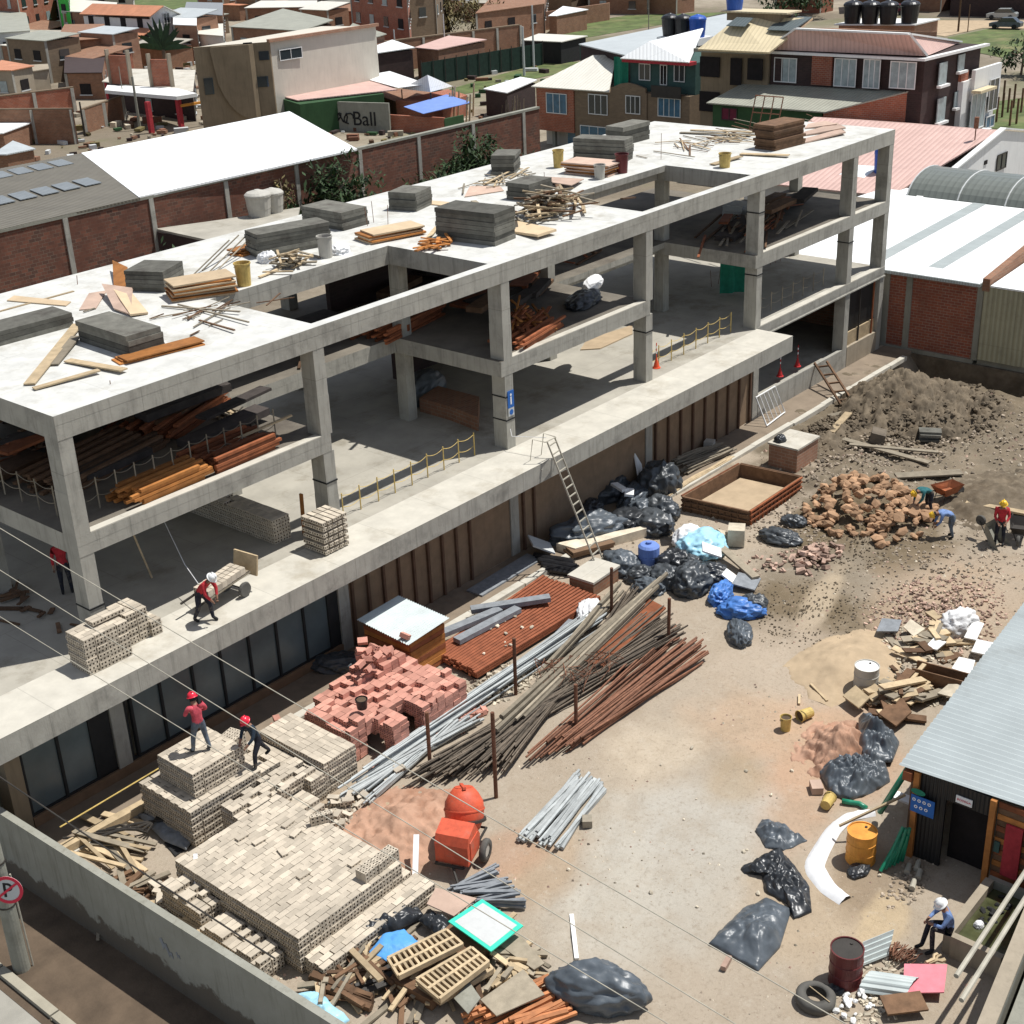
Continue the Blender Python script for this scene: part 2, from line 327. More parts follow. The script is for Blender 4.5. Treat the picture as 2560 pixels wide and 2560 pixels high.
# ================================================================ setting: ground, pit, street
def ground():
    m, t, p = new_mat('town_ground'); P = pos(t)
    c = mixc(t, ramp(t, nz(t, .04, 8, P, .65), .42, .58), (.19, .155, .11), (.33, .28, .21))
    c = mixc(t, ramp(t, nz(t, .03, 8, P, .65), .52, .6, 0, .6), c, (.13, .135, .06)); c = mixc(t, ramp(t, nz(t, .25, 8, P, .7), .5, .65, 0, .6), c, (.16, .13, .085))
    c = mixc(t, ramp(t, nz(t, .9, 8, P, .75), .45, .7, 0, .35), c, (.10, .08, .05))
    t.links.new(c, p.inputs['Base Color']); p.inputs['Roughness'].default_value = 1; bump(t, p, nz(t, 3, 6, P), .8, .1); M['townground'] = m
    b = MB(); X = [-400, -3.9, 46.2, 900]; Y = [-400, -22.2, 0.2, 900]
    vs = [(x, y, -4.28) for y in Y for x in X]
    b.add(vs, [(j * 4 + i, j * 4 + i + 1, j * 4 + i + 5, j * 4 + i + 4) for j in range(3) for i in range(3) if not (i == 1 and j == 1)])
    struct('ground', b, 'townground')
ground()
def zone(x, y, cx, cy, rx, ry, ang=0, soft=.35):
    dx, dy = x - cx, y - cy; c, s = math.cos(ang), math.sin(ang); u = (dx * c + dy * s) / rx; v = (-dx * s + dy * c) / ry
    d = math.sqrt(u * u + v * v) + .35 * fbm(x, y, 3.1, .9)
    return max(0, min(1, (1 - d) / soft + .5))
GY = -4.2
def gh(x, y):                                                          # courtyard height above its nominal level
    h = .045 * fbm(x, y, 0, .35) + .018 * fbm(x, y, 5, 2.1)
    e = zone(x, y, 39, -6, 9, 6)
    h += e * (.16 * fbm(x, y, 9, .8) + .07 * fbm(x, y, 1, 3.0) - .03)
    h += .25 * zone(x, y, *SOILC, 2.6, 1.6, .3, .8) * (1 + fbm(x, y, 2, 1.5))
    for ph in (0, .85):
        yy = -13.2 + 2.4 * math.sin((x - 4) * .17) + ph; h -= .035 * math.exp(-((y - yy) / .14) ** 2) * (2 < x < 38)
    if x > 43: h -= 1.35 * min(1, (x - 43) / 1.5) * min(1, max(0, (-1.3 - y) / 1))
    return h
SOILC = (29.09,-7.20)
def courtyard():
    m, t, p = new_mat('courtyard_dirt'); P = pos(t); vc = N(t, 'ShaderNodeVertexColor', layer_name='soil').outputs[0]
    c = mixc(t, ramp(t, nz(t, 1.3, 9, P, .7), .35, .65, .0, 1), vc, (1, 1, 1), 'MULTIPLY')
    c = mixc(t, ramp(t, nz(t, 9, 6, P, .75), .5, .72, 0, .3), c, (.13, .095, .06))
    c = mixc(t, ramp(t, nz(t, 14, 4, P, .8), .62, .74, 0, .55), c, (.62, .55, .46))
    c = mixc(t, ramp(t, nz(t, .55, 9, P, .78), .48, .66, 0, .4), c, (.29, .225, .155)); c = mixc(t, ramp(t, nz(t, 1.9, 9, P, .8), .55, .68, 0, .35), c, (.52, .47, .39)); c = mixc(t, ramp(t, nz(t, 4.5, 8, P, .8), .56, .66, 0, .35), c, (.20, .155, .11))
    t.links.new(c, p.inputs['Base Color']); p.inputs['Roughness'].default_value = 1; p.inputs['Specular IOR Level'].default_value = .1
    bump(t, p, nz(t, 11, 8, P, .8), .7, .04); M['dirt'] = m
    nx, ny = 334, 148; x0, x1, y0, y1 = -3.9, 46.2, -22.2, 0.2; vs = []; cols = []
    zs = ZONES
    for j in range(ny + 1):
        for i in range(nx + 1):
            x = x0 + (x1 - x0) * i / nx; y = y0 + (y1 - y0) * j / ny
            vs.append((x, y, GY + gh(x, y)))
            c = Vector((.38, .318, .245))
            for (cx, cy, rx, ry, an, soft, col, k) in zs:
                w = zone(x, y, cx, cy, rx, ry, an, soft) * k
                if w > 0: c = c.lerp(Vector(col), w)
            cols.append((*c, 1))
    b = MB(); b.add(vs, [(j * (nx + 1) + i, j * (nx + 1) + i + 1, (j + 1) * (nx + 1) + i + 1, (j + 1) * (nx + 1) + i) for j in range(ny) for i in range(nx)])
    o = struct('courtyard_ground', b, 'dirt'); me = o.data
    for pl in me.polygons: pl.use_smooth = True
    at = me.color_attributes.new('soil', 'FLOAT_COLOR', 'POINT'); at.data.foreach_set('color', [x for c in cols for x in c])
SOILD = (.15, .115, .072)
ZONES = [  # soil patches: centre, radii, angle, softness, colour, strength
 (38, -7, 11, 7.5, 0, .4, (.145, .118, .082), 1), (35.88,-7.55, 7, 5, 0, .6, (.18, .147, .105), .9), (31.14,-8.61, 6, 3, 0, .8, (.20, .165, .12), .8), (22.17,-9.60, 4.2, 2.4, .2, .6, (.19, .158, .115), .75), (23.75,-12.46, 5, 1.8, 0, .7, (.27, .225, .17), .7), (26.46,-8.00, 3.2, 1.7, .2, .5, SOILD, 1), (26.05,-11.04, 2.6, 1.2, .2, .5, SOILD, .9),
 (19.20,-10.04, 2.2, 2.0, .3, .5, SOILD, .95), (19.90,-11.81, 1.6, 1.6, .0, .5, SOILD, .8), (40.06,-6.89, 3, 2, 0, .5, SOILD, .6), (20.69,-10.41, 2.6, .45, .25, .6, (.42, .34, .24), .9), (15.83,-11.86, 3, 2.6, .3, .7, (.42, .345, .265), .8),
 (22.86,-13.82, 3.2, 2.2, 0, .7, (.40, .30, .21), .8), (12.87,-14.96, 2.6, 1.9, .2, .6, (.47, .31, .205), .8), (12.99,-12.92, 1.6, 2.2, .4, .7, (.47, .33, .22), .6), (10.11,-15.16, 2.3, 1.0, .4, .7, (.46, .31, .21), .6),
 (5.22,-13.46, 3.0, 1.8, .5, .7, (.45, .415, .35), .95), (8.07,-13.72, 2.2, 1.8, .2, .7, (.44, .41, .355), .9), (5.89,-15.40, 2.2, 1.4, .2, .7, (.42, .385, .325), .7), (10.20,-13.46, 1.2, .8, .2, .6, (.36, .27, .17), .6),
 (4.23,-11.72, 1.6, .8, .2, .6, (.40, .29, .19), .7), (9.89,-10.99, 1.6, 1.2, .2, .7, (.50, .42, .32), .8), (6.76,-17.56, 1.8, 1.6, 0, .6, (.42, .33, .23), .8), (8.93,-18.30, 1.6, 1.1, 0, .5, (.24, .18, .12), .7),
 (7.57,-19.21, 1.1, .5, .1, .3, (.50, .39, .25), .8), (2.91,-8.38, 1.6, 1.3, 0, .5, (.42, .25, .16), .8), (4.11,-10.66, 1.3, .7, 0, .5, (.42, .26, .17), .6), (2.65,-6.34, 1.5, .9, 0, .6, (.45, .33, .21), .8)]
courtyard()
b = MB(); b.mat('kerbstone').b2(-400, 900, 0, 1, -5, -5) if False else None
A('asph', plain('road_surface', (.30, .285, .245), var=.12, scale=1.5)); A('verge', plain('verge_soil', (.105, .075, .05), var=.3, scale=1.2, bmp=.7))
A('kerb', plain('kerb_concrete', (.34, .31, .24), var=.12, scale=2))
b = MB(); b.b2(-6.1, -3.95, -30, 14, -4.42, -4.26); struct('verge', b, 'verge')
b = MB(); b.b2(-20, -6.5, -60, 60, -4.46, -4.265); struct('road', b, 'asph')
b = MB()
y = -30.0
while y < 20:
    L = 1.6 + rnd.random() * .8; b.b2(-6.32, -6.1, y, y + L - .05, -4.4, -4.14); y += L
struct('kerb', b, 'kerb')
b = MB(); b.b2(-6.52, -6.33, -30, 30, -4.5, -4.255); struct('gutter', b, 'verge')
# ================================================================ the unfinished building
BLD = thing('unfinished_building', 'long grey concrete frame building under construction with open floors and flat roof', 'building')
def bp(name, mb, mat=None, label=None):
    o = mb.build(name, mat, BLD)
    if label: o['label'] = label
    return o
def slab(xs, ys, mask, z0, z1, mtop, mside, nm):
    b = MB(); nx, ny = len(xs) - 1, len(ys) - 1; ok = lambda i, j: 0 <= i < nx and 0 <= j < ny and mask(i, j)
    for i in range(nx):
        for j in range(ny):
            if not ok(i, j): continue
            a, c, d, e = xs[i], xs[i + 1], ys[j], ys[j + 1]
            b.mat(mtop); b.add([(a, d, z1), (c, d, z1), (c, e, z1), (a, e, z1)], [(0, 1, 2, 3)])
            b.mat(mside); b.add([(a, d, z0), (c, d, z0), (c, e, z0), (a, e, z0)], [(3, 2, 1, 0)])
            for (di, dj, p0, p1) in ((-1, 0, (a, e), (a, d)), (1, 0, (c, d), (c, e)), (0, -1, (a, d), (c, d)), (0, 1, (c, e), (a, e))):
                if not ok(i + di, j + dj): b.add([(*p0, z0), (*p1, z0), (*p1, z1), (*p0, z1)], [(0, 1, 2, 3)])
    return bp(nm, b)
CX = [0, 8.51, 16.89, 25.23, 33.35, 41.53, 45.05]; CW = .44; CD = .6; ZR = 6.6; ZM = 3.25; RB = 11.5; XE = 45.49
XS = [0, 8.87, 16.72, 25.5, 33.2, 42.3, XE]; YS = [0, .37, 4.6, 5.02, 5.42, RB]
rm = lambda i, j: not ((i == 1 and 1 <= j <= 2) or (i == 3 and j == 1) or (i == 5 and j == 4))
mm = lambda i, j: not ((i == 1 and j <= 2) or (i == 3 and j <= 1) or (i == 5 and j == 4))
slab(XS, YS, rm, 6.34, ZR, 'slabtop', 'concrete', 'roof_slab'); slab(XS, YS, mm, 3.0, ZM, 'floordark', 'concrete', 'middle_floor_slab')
def beams(zt, depth, segs, nm):
    for (x0, x1, y0, y1) in segs: b = MB(); b.b2(x0, x1, y0, y1, zt - depth, zt); bp(nm, b, 'concrete')
g = .003
beams(6.338, .40, [(0, XE, 0 + g, .36), (g, .36, .362, RB - .36), (g, 42.3 - g, RB - .36, RB - g), (8.5, 8.868, .362, 5.0), (16.723, 17.1, .362, 5.0), (25.13, 25.498, .362, 5), (33.202, 33.55, .362, 5), (8.51, 16.9, 5.022, 5.38), (25.2, 33.5, 5.022, 5.38), (XE - .36, XE - g, .362, 5.4), (42.3, XE - .37, 5.06, 5.41)], 'roof_beam')
beams(2.998, .30, [(0, 8.868, g, .36), (16.723, 25.498, g, .36), (33.202, XE, g, .36), (g, .36, .362, RB - .36), (g, 42.3 - g, RB - .36, RB - g), (8.5, 8.868, .362, 5), (16.723, 17.1, .362, 5), (25.13, 25.498, .362, 5), (33.202, 33.55, .362, 5), (8.51, 16.9, 5.022, 5.38), (25.2, 33.5, 5.022, 5.38), (XE - .36, XE - g, .362, 5.4)], 'floor_beam')
# pale upstand strips along the front edge of the middle floor
for x0, x1 in ((.44, 8.5), (17.33, 25.2), (33.8, 41.5), (41.97, 45.04)):
    b = MB(); b.b2(x0, x1, .0, .27, ZM + .002, ZM + .035); bp('edge_strip', b, 'terrtop')
for k, x in enumerate(CX):
    w = CW
    for (z0, z1) in ((ZM, 5.936), (0, 2.696)):
        for (yy, back) in ((.006, 0), (4.78, 1), (10.88, 1)):
            if k >= 5 and yy > 6: continue
            if yy == 4.78 and k == 6: yy = 4.75
            b = MB(); y1 = yy + (CD if not back else .5)
            # slightly uneven pours: three lifts with small offsets
            zc = [z0, z0 + (z1 - z0) * .46, z1 + (.40 if (yy > .1) else 0)]
            for q in range(2):
                o_ = .006 * (q % 2); b.b2(x + o_, x + w - o_, yy + o_, y1 - o_, zc[q], zc[q + 1])
            bp('column', b, 'concrete')
# joint straps and tape on columns
for k, z in ((0, 1.15), (1, 1.7), (2, 1.9), (2, 1.05), (3, 2.0), (4, 2.35), (4, 5.0), (5, 2.0)):
    b = MB(); x = CX[k]; b.b2(x - .012, x + CW + .012, -.012, CD + .02, z, z + .045); bp('strap', b, 'blackmat')
# ground storey floor (terrace level)
TX = [-4.6, 8.51, 16.89, 33.49, 42.3, XE]; TY = [-1.756, -.002, 5.42, RB]
tm = lambda i, j: (j == 0 and i <= 2) or (j == 1) or (j == 2 and i <= 3)
slab(TX, TY, lambda i, j: j >= 1 and tm(i, j), -.3, -.0, 'floor', 'concrete', 'ground_floor_slab')
b = MB()
# projecting canopy terrace, its soffit edge 0.68 deep
b.mat('terrtop'); b.add([(-4.6, -1.756, .004), (33.49, -1.756, .004), (33.49, 0, .004), (-4.6, 0, .004)], [(0, 1, 2, 3)])
b.mat('concrete'); b.add([(-4.6, -1.756, -.68), (33.49, -1.756, -.68), (33.49, -1.756, .004), (-4.6, -1.756, .004)], [(0, 1, 2, 3)])
b.add([(33.49, -1.756, -.68), (33.49, 0, -.68), (33.49, 0, .004), (33.49, -1.756, .004)], [(0, 1, 2, 3)])
b.add([(-4.6, -1.756, -.68), (-4.6, 0, -.68), (-4.6, 0, .004), (-4.6, -1.756, .004)], [(3, 2, 1, 0)])
b.add([(-4.6, -1.756, -.68), (33.49, -1.756, -.68), (33.49, 0, -.68), (-4.6, 0, -.68)], [(3, 2, 1, 0)])
b.add([(-4.6, 0, -.68), (33.49, 0, -.68), (33.49, 0, -.3), (-4.6, 0, -.3)], [(3, 2, 1, 0)])
bp('projecting_terrace', b)
b = MB(); b.b2(33.5, XE, .004, .5, -.5, .004); bp('floor_beam', b, 'concrete'); b = MB(); b.b2(33.6, XE, -.06, .003, -.46, -.40); bp('edge_flange', b, 'concrete')
b = MB(); b.b2(33.6, XE - .01, .002, .33, .006, .06); bp('edge_strip', b, 'terrtop')
# lower storey columns and walls
for k, x in enumerate(CX):
    b = MB(); zt = -.685 if k < 5 else -.505
    b.b2(x, x + CW, -.004, .55, -4.5, zt); bp('column', b, 'concrete')
b = MB(); b.b2(-3.2, -2.75, -.004, .55, -4.5, -.685); bp('column', b, 'brownplaster')
A('batten', plain('brown_batten', (.12, .07, .045), var=.2))
A('sillbrown', plain('brown_sill', (.20, .125, .075), var=.15)); A('tileback', plain('brown_panel', (.24, .165, .105), var=.15, scale=2, streak=.25))
b = MB(); b.b2(-2.74, 8.5, -.03, .3, -4.3, -3.86); bp('plinth', b, 'sillbrown')
px = [-2.7, -1.62, -.62, .5, .72, 1.71, 2.83, 3.86, 4.92, 5.98, 7.08, 8.1]
for i in range(len(px) - 1):
    if i == 2 or i == 3:
        continue
    fr = thing('x', 'x', 'x') if False else None
    b = MB(); b.b2(px[i] + .04, px[i + 1] - .04, .10, .12, -3.8, -.69); gl = bp('glass_panel', b, 'glassgrey')
for i, x in enumerate(px):
    b = MB(); b.b2(x - .04, x + .04, .04, .16, -3.86, -.686); bp('mullion', b, 'blackmat')
b = MB(); b.b2(-2.66, 8.06, .05, .15, -3.859, -3.80); bp('glazing_rail', b, 'blackmat')
b = MB(); b.b2(-.6, -.02, .05, .3, -3.85, -.686); bp('dark_reveal', b, 'blackmat'); b = MB(); b.b2(8.14, 8.5, .05, .3, -3.85, -.686); bp('dark_reveal', b, 'blackmat')
for (x0, x1) in ((8.96, 16.88), (17.34, 33.34)):
    b = MB(); b.b2(x0, x1, .05, .3, -4.4, -.686); bp('infill_wall', b, 'tileback')
def battens(x0, x1, n):
    for i in range(n):
        x = x0 + (x1 - x0) * i / (n - 1); b = MB(); b.b2(x - .045, x + .045, -.05, .05, -4.25, -.686); bp('batten', b, 'batten')
battens(9.1, 14.7, 9); battens(25.9, 33.1, 9); battens(17.6, 18.2, 2)
# basement interior of the right bays, parapet wall
b = MB(); b.b2(33.36, XE, .0, 5.4, -3.7, -3.42); bp('basement_floor', b, 'floor')
b = MB(); b.b2(33.8, 41.5, -.02, .16, -4.9, -3.165); bp('parapet_wall', b, 'concrete'); b = MB(); b.b2(41.98, 45.04, -.02, .16, -4.9, -3.165); bp('parapet_wall', b, 'beigewall')
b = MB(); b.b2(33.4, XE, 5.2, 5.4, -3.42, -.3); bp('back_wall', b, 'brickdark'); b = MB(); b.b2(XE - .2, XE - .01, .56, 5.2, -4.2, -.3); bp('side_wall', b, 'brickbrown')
b = MB(); b.b2(42.0, 45.0, .22, .3, -2.5, -.5); bp('dark_screen', b, 'shutter')
b = MB(); b.b2(42.0, 45.0, .12, .2, -3.16, -2.5); bp('wood_barrier', b, 'wood'); b = MB(); b.b2(43.2, 43.27, .06, .12, -3.16, -.5); bp('prop', b, 'iron'); b = MB(); b.b2(44.6, 44.68, .06, .12, -3.16, -.5); bp('prop', b, 'redwood')
# walkway and foundation kerb in front of the building
A('walk', plain('walkway', (.235, .185, .135), var=.14, scale=1.4, dark=(.15, .12, .09)))
b = MB(); b.b2(-3.2, 46.0, -1.5, .0, -4.35, -4.165); struct('walkway', b, 'walk')
b = MB(); x = -3.4
while x < 44.5:
    L = 1.5 + rnd.random() * 2; b.box((x + L / 2, -1.68 + rnd.uniform(-.03, .03), -4.17), (L - .02, .3 if x < 18 else .26, .2), rnd.uniform(-.01, .01)); x += L
struct('foundation_kerb', b, 'terrtop')
# roof edge marks, ridges
b = MB(); b.b2(.2, 7, 9.55, 9.65, ZR + .001, ZR + .03); bp('roof_joint', b, 'wood')
# starter bars sticking out of the roof and of the rear edge of the ground floor
def bars(lst, nm='starter_bar'):
    for (x, y, z, h) in lst:
        b = MB(); b.cyl((x, y, z), (x + rnd.uniform(-.12, .12) * h, y + rnd.uniform(-.1, .1) * h, z + h), .012, n=5); bp(nm, b, 'rust')
bars([(42.9 + .45 * i, 4.9 - .02 * i, 0, .9 + .3 * (i % 3)) for i in range(6)] + [(38 + .6 * i, 5.2, 0, .8 + .2 * (i % 2)) for i in range(5)])
for (u, v) in ((10.26,7.70), (10.91,7.98), (10.87,7.59), (11.18,7.54)):
    b = MB(); b.cyl((u, v, 6.62), (u + 2.4, v + .9, 7.2), .025, n=5); bp('leaning_bar', b, 'woodgrey')
bars([(18.44,7.79, 6.6, .7), (18.97,8.00, 6.6, .8), (19.04,7.32, 6.6, .7), (27.13,6.37, 6.6, .6), (7.58,10.25, 6.6, .3), (34.19,5.52, 6.6, 1.1), (2.27,0.85, 6.6, .1)])
# yellow caution posts and rope along floors
def rail(pts, z, nm, lab, col='yellow', h=1.0):
    r = thing(nm, lab, 'rope rail', (pts[0][0], pts[0][1], z))
    for (x, y) in pts: b = MB(); b.cyl((x, y, z), (x, y, z + h), .022, n=6); b.build('post', col, r)
    for hh in (.45, .92):
        P = []
        for a, c in zip(pts, pts[1:]):
            for k in range(5): f = k / 5; P.append((a[0] + (c[0] - a[0]) * f, a[1] + (c[1] - a[1]) * f, z + h * hh - .09 * math.sin(math.pi * f)))
        P.append((*pts[-1], z + h * hh)); b = MB(); b.tube(P, .011, 4); b.build('rope', col, r)
rail([(9.6 + .78 * i, .62 + .02 * (i % 2)) for i in range(9)], 0, 'rope_rail', 'yellow post and rope rail on the terrace left of the column with the blue sign', h=.85)
rail([(26.2 + .9 * i, .7) for i in range(8)], 0, 'rope_rail', 'yellow rope rail beside the green net on the terrace level', h=.9)
rail([(.9 + .62 * i, 1.15) for i in range(12)], ZM, 'rope_rail', 'wire edge rail in front of the stacked timber on the middle floor', 'woodgrey', h=.9)
rail([(.5, 1.6 + .85 * i) for i in range(8)], ZM, 'rope_rail', 'wire edge rail along the left end of the middle floor', 'woodgrey', h=.9)
rail([(34.2 + .95 * i, .85) for i in range(8)], 0, 'rope_rail', 'thin rope rail between the last two tall columns on the right', 'woodgrey', h=.9)
# green safety net, brick partitions inside
(NX0, NY0), (NX1, NY1) = (37.05,4.15), (38.35,3.13)
b = MB(); vs = []
for i in range(13):
    for j in range(7): vs.append((NX0 + (NX1 - NX0) * i / 12, NY0 + (NY1 - NY0) * i / 12 + .1 * math.sin(i * 1.3) + .05 * fbm(i, j), .05 + j * .4))
b.add(vs, [(i * 7 + j, i * 7 + j + 7, i * 7 + j + 8, i * 7 + j + 1) for i in range(12) for j in range(6)]); one('safety_net', b, 'netgreen', 'green safety net hanging inside the open terrace floor', 'net')
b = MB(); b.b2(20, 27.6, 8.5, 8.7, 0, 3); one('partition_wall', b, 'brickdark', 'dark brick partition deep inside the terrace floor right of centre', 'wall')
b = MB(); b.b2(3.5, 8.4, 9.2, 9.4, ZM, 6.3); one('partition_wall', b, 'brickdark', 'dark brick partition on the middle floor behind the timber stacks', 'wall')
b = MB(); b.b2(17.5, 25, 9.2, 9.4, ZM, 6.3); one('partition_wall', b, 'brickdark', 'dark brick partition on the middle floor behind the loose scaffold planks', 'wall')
# safety sign on third column
s = thing('safety_sign', 'blue safety sign with white person pictogram taped to a concrete column', 'sign', (17.1, -.01, 1.4))
b = MB(); b.b2(16.98, 17.3, -.02, .0, 1.5, 2.12); b.build('sign_plate', 'signblue', s)
b = MB(); b.b2(17.11, 17.17, -.026, -.021, 1.62, 1.9); b.cyl((17.14, -.021, 1.97), (17.14, -.027, 1.97), .045, n=10); b.build('pictogram', 'whiteplain', s)
b = MB(); b.b2(16.99, 17.29, -.02, .0, 1.2, 1.49); b.build('lower_plate', 'pale', s); b = MB(); b.lathe([(.1, 0), (.1, .006)], (0, 0, 0), 14, X=MX((17.14, -.022, 1.34), rx=R(90))); b.build('emblem', 'signblue', s)
m, t_, p_ = new_mat('street_wall_render'); P_ = pos(t_); sx = N(t_, 'ShaderNodeSeparateXYZ'); t_.links.new(P_, sx.inputs[0])
c_ = mixc(t_, ramp(t_, nz(t_, 1.2, 6, P_), .3, .7), (.255, .25, .205), (.31, .305, .26)); mp_ = N(t_, 'ShaderNodeMapping'); mp_.inputs['Scale'].default_value = (3, 3, .3); t_.links.new(P_, mp_.inputs[0])
c_ = mixc(t_, ramp(t_, nz(t_, 1.6, 6, mp_.outputs[0], .7), .52, .7, 0, .5), c_, (.12, .11, .08))
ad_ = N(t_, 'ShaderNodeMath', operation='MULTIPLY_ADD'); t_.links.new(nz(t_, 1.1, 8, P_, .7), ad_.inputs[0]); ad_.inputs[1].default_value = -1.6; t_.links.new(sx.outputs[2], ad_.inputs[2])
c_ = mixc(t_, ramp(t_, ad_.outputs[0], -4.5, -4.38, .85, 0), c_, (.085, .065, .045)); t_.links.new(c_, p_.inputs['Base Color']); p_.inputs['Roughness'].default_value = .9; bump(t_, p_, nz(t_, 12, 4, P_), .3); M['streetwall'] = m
# wall round the site toward the street, with its pole and no parking sign
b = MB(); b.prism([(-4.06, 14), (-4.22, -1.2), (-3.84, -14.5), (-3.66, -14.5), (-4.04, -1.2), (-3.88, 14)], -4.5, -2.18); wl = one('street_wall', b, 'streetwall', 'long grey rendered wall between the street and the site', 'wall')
b = MB(); b.prism([(-4.09, 14), (-4.25, -1.2), (-3.87, -14.5), (-4.06, -14.5), (-4.24, -1.2), (-4.08, 14)], -4.5, [-3.85, -3.75, -3.7, -3.7, -3.75, -3.85]) if False else None
def wallblot(y, z, pts, mat, nm):
    x = -4.2 + (-1.2 - y) / 13.3 * .38 - .026
    b = MB(); b.prism([(p[0], p[1]) for p in pts], 0, .004, X=Matrix(((0, 0, 1, x), (-1, 0, 0, y), (0, 1, 0, z), (0, 0, 0, 1))) ); o = b.build(nm, mat, wl); return o
for (y, z, sc_) in ((-7.4, -3.05, 1), (-7.6, -3.2, .8), (-7.95, -3.1, .5)):
    pts = [(.0, .12), (.09, .2), (.12, .06), (.2, .1), (.24, -.12), (.12, -.04), (.08, -.16), (.05, .0)]
    wallblot(y, z, [(a * sc_ * 1.3, c * sc_) for a, c in pts], 'greybeam', 'paint_mark')
pl = thing('utility_pole', 'round concrete utility pole on the verge beside the street wall', 'pole', (-5.83, -4.29, -4.4))
b = MB(); b.cyl((-5.83, -4.29, -4.6), (-5.83, -4.29, 5), .2, .14, 18); b.build('shaft', 'greywall', pl)
b = MB(); b.cyl((-5.62, -4.42, -4.4), (-5.64, -4.4, -1.6), .022, n=6); b.build('conduit', 'pipe', pl)
for z in (-2.4, -1.2): b = MB(); b.cyl((-5.83, -4.29, z), (-5.83, -4.29, z + .04), .2, n=18); b.build('band', 'iron', pl)
nps = thing('no_parking_sign', 'round white no parking sign with red ring and red bar over a black P', 'sign', (-5.9, -4.35, -2.4))
cs = Vector((-5.86, -4.62, -1.78)); nrm = Vector((-.78, -.6, .12)).normalized(); tx = Vector((.6, -.78, 0)).normalized(); ty = nrm.cross(tx) * -1
ty = Vector((0, 0, 1)) - nrm * nrm.z; ty.normalize(); tx = ty.cross(nrm)
XS_ = Matrix(((tx.x, ty.x, nrm.x, cs.x), (tx.y, ty.y, nrm.y, cs.y), (tx.z, ty.z, nrm.z, cs.z), (0, 0, 0, 1)))
b = MB(); b.lathe([(.34, 0), (.34, .012)], (0, 0, 0), 36, X=XS_); b.build('plate', 'pale', nps)
b = MB(); b.lathe([(.27, .012), (.27, .02), (.345, .02), (.345, .012)], (0, 0, 0), 36, X=XS_, capb=False, capt=False); b.build('red_ring', 'signred', nps)
b = MB(); b.box((0, 0, .020), (.56, .055, .006), R(-38) * -1, X=XS_); b.build('red_bar', 'signred', nps)
b = MB(); b.box((-.07, 0, .015), (.06, .36, .005), 0, X=XS_)
n = 12; ring = [(.0 + .115 * math.cos(a), .07 + .105 * math.sin(a)) for a in [(-math.pi / 2 + math.pi * i / n) for i in range(n + 1)]]; rin = [(.0 + .055 * math.cos(a), .07 + .05 * math.sin(a)) for a in [(-math.pi / 2 + math.pi * i / n) for i in range(n + 1)]]
for i in range(n): b.prism([ring[i], ring[i + 1], rin[i + 1], rin[i]], .013, .0178, X=XS_)
b.box((-.03, .15, .0155), (.08, .05, .005), X=XS_); b.box((-.03, -.01, .0155), (.08, .05, .005), X=XS_); b.build('letter', 'ink', nps)
b = MB(); b.cyl(cs - nrm * .3, cs, .02, n=6); b.build('bracket', 'iron', nps)
# overhead cables above the street
for (P0, P1, lab) in (((-11.88,16.43), (-29.54,6.01), 'x'),) if False else (): pass
def wire(a, c, lab, r=.0075, sag=.25, mat='pipe'):
    a, c = Vector(a), Vector(c); P = []
    for k in range(25): f = k / 24; p = a.lerp(c, f); p.z -= sag * 4 * f * (1 - f); P.append(p)
    b = MB(); b.tube(P, r, 5); one('overhead_cable', b, mat, lab, 'cable', 'overhead cables along the street')
def wline(u0, v0, u1, v1): return None
W0 = [((-9.07,8.61), (-17.37,7.96)), ((-8.75,7.72), (-15.27,7.21)), ((-8.38,6.68), (-14.29,6.40))]
for (a, c), lab in zip(W0, ('overhead cable crossing above the red shirted worker with the trolley', 'overhead cable passing over the pink shirted worker on the bricks', 'lowest pale overhead cable crossing the terrace brick stack')):
    d = ((c[0] - a[0]), (c[1] - a[1])); k = 26 / abs(d[0]); k0 = 2 / abs(d[0])
    wire((-6.5, a[0] - d[0] * k0, a[1] - d[1] * k0 + .05), (-6.5, a[0] + d[0] * k, a[1] + d[1] * k), lab, sag=.12)
for (u, lab) in ((((-4.51,0.97), (-10.55,0.95)), 'dark cable sagging just above the street wall'),):
    a, c = u; d = (c[0] - a[0], c[1] - a[1]); k = 9 / abs(d[0]); wire((-5.4, a[0] - d[0] * .3, a[1] - d[1] * .3), (-5.4, a[0] + d[0] * k, a[1] + d[1] * k), lab, r=.018, sag=.05, mat='iron')
# ================================================================ neighbours and town behind
def wbox(par, nm, mat, x0, x1, y0, y1, z0, z1): b = MB(); b.b2(x0, x1, y0, y1, z0, z1); return b.build(nm, mat, par)
def pr(par, nm, mat, pts, z0, z1): b = MB(); b.prism(pts, z0, z1); return b.build(nm, mat, par)
def rq(par, nm, mat, a, b_, c, d, th=.12): b = MB(); b.quad(a, b_, c, d, th); return b.build(nm, mat, par)
def winx(par, X, p0, p1, mat='glass', fr='white', nm='window', bars=1, t=.07):     # window in a wall facing -x; p = (y, z)
    y0, y1 = sorted((p0[0], p1[0])); z0, z1 = sorted((p0[1], p1[1])); b = MB(); b.b2(X - .05, X + .03, y0, y1, z0, z1); o = b.build(nm, mat, par)
    if fr:
        f = MB(); xa, xb = X - .09, X - .051
        f.b2(xa, xb, y0 - t, y1 + t, z0 - t, z0); f.b2(xa, xb, y0 - t, y1 + t, z1, z1 + t); f.b2(xa, xb, y0 - t, y0, z0, z1); f.b2(xa, xb, y1, y1 + t, z0, z1)
        for k in range(bars): yy = y0 + (y1 - y0) * (k + 1) / (bars + 1); f.b2(xa, xb, yy - t * .4, yy + t * .4, z0, z1)
        f.build('frame', fr, o)
    return o
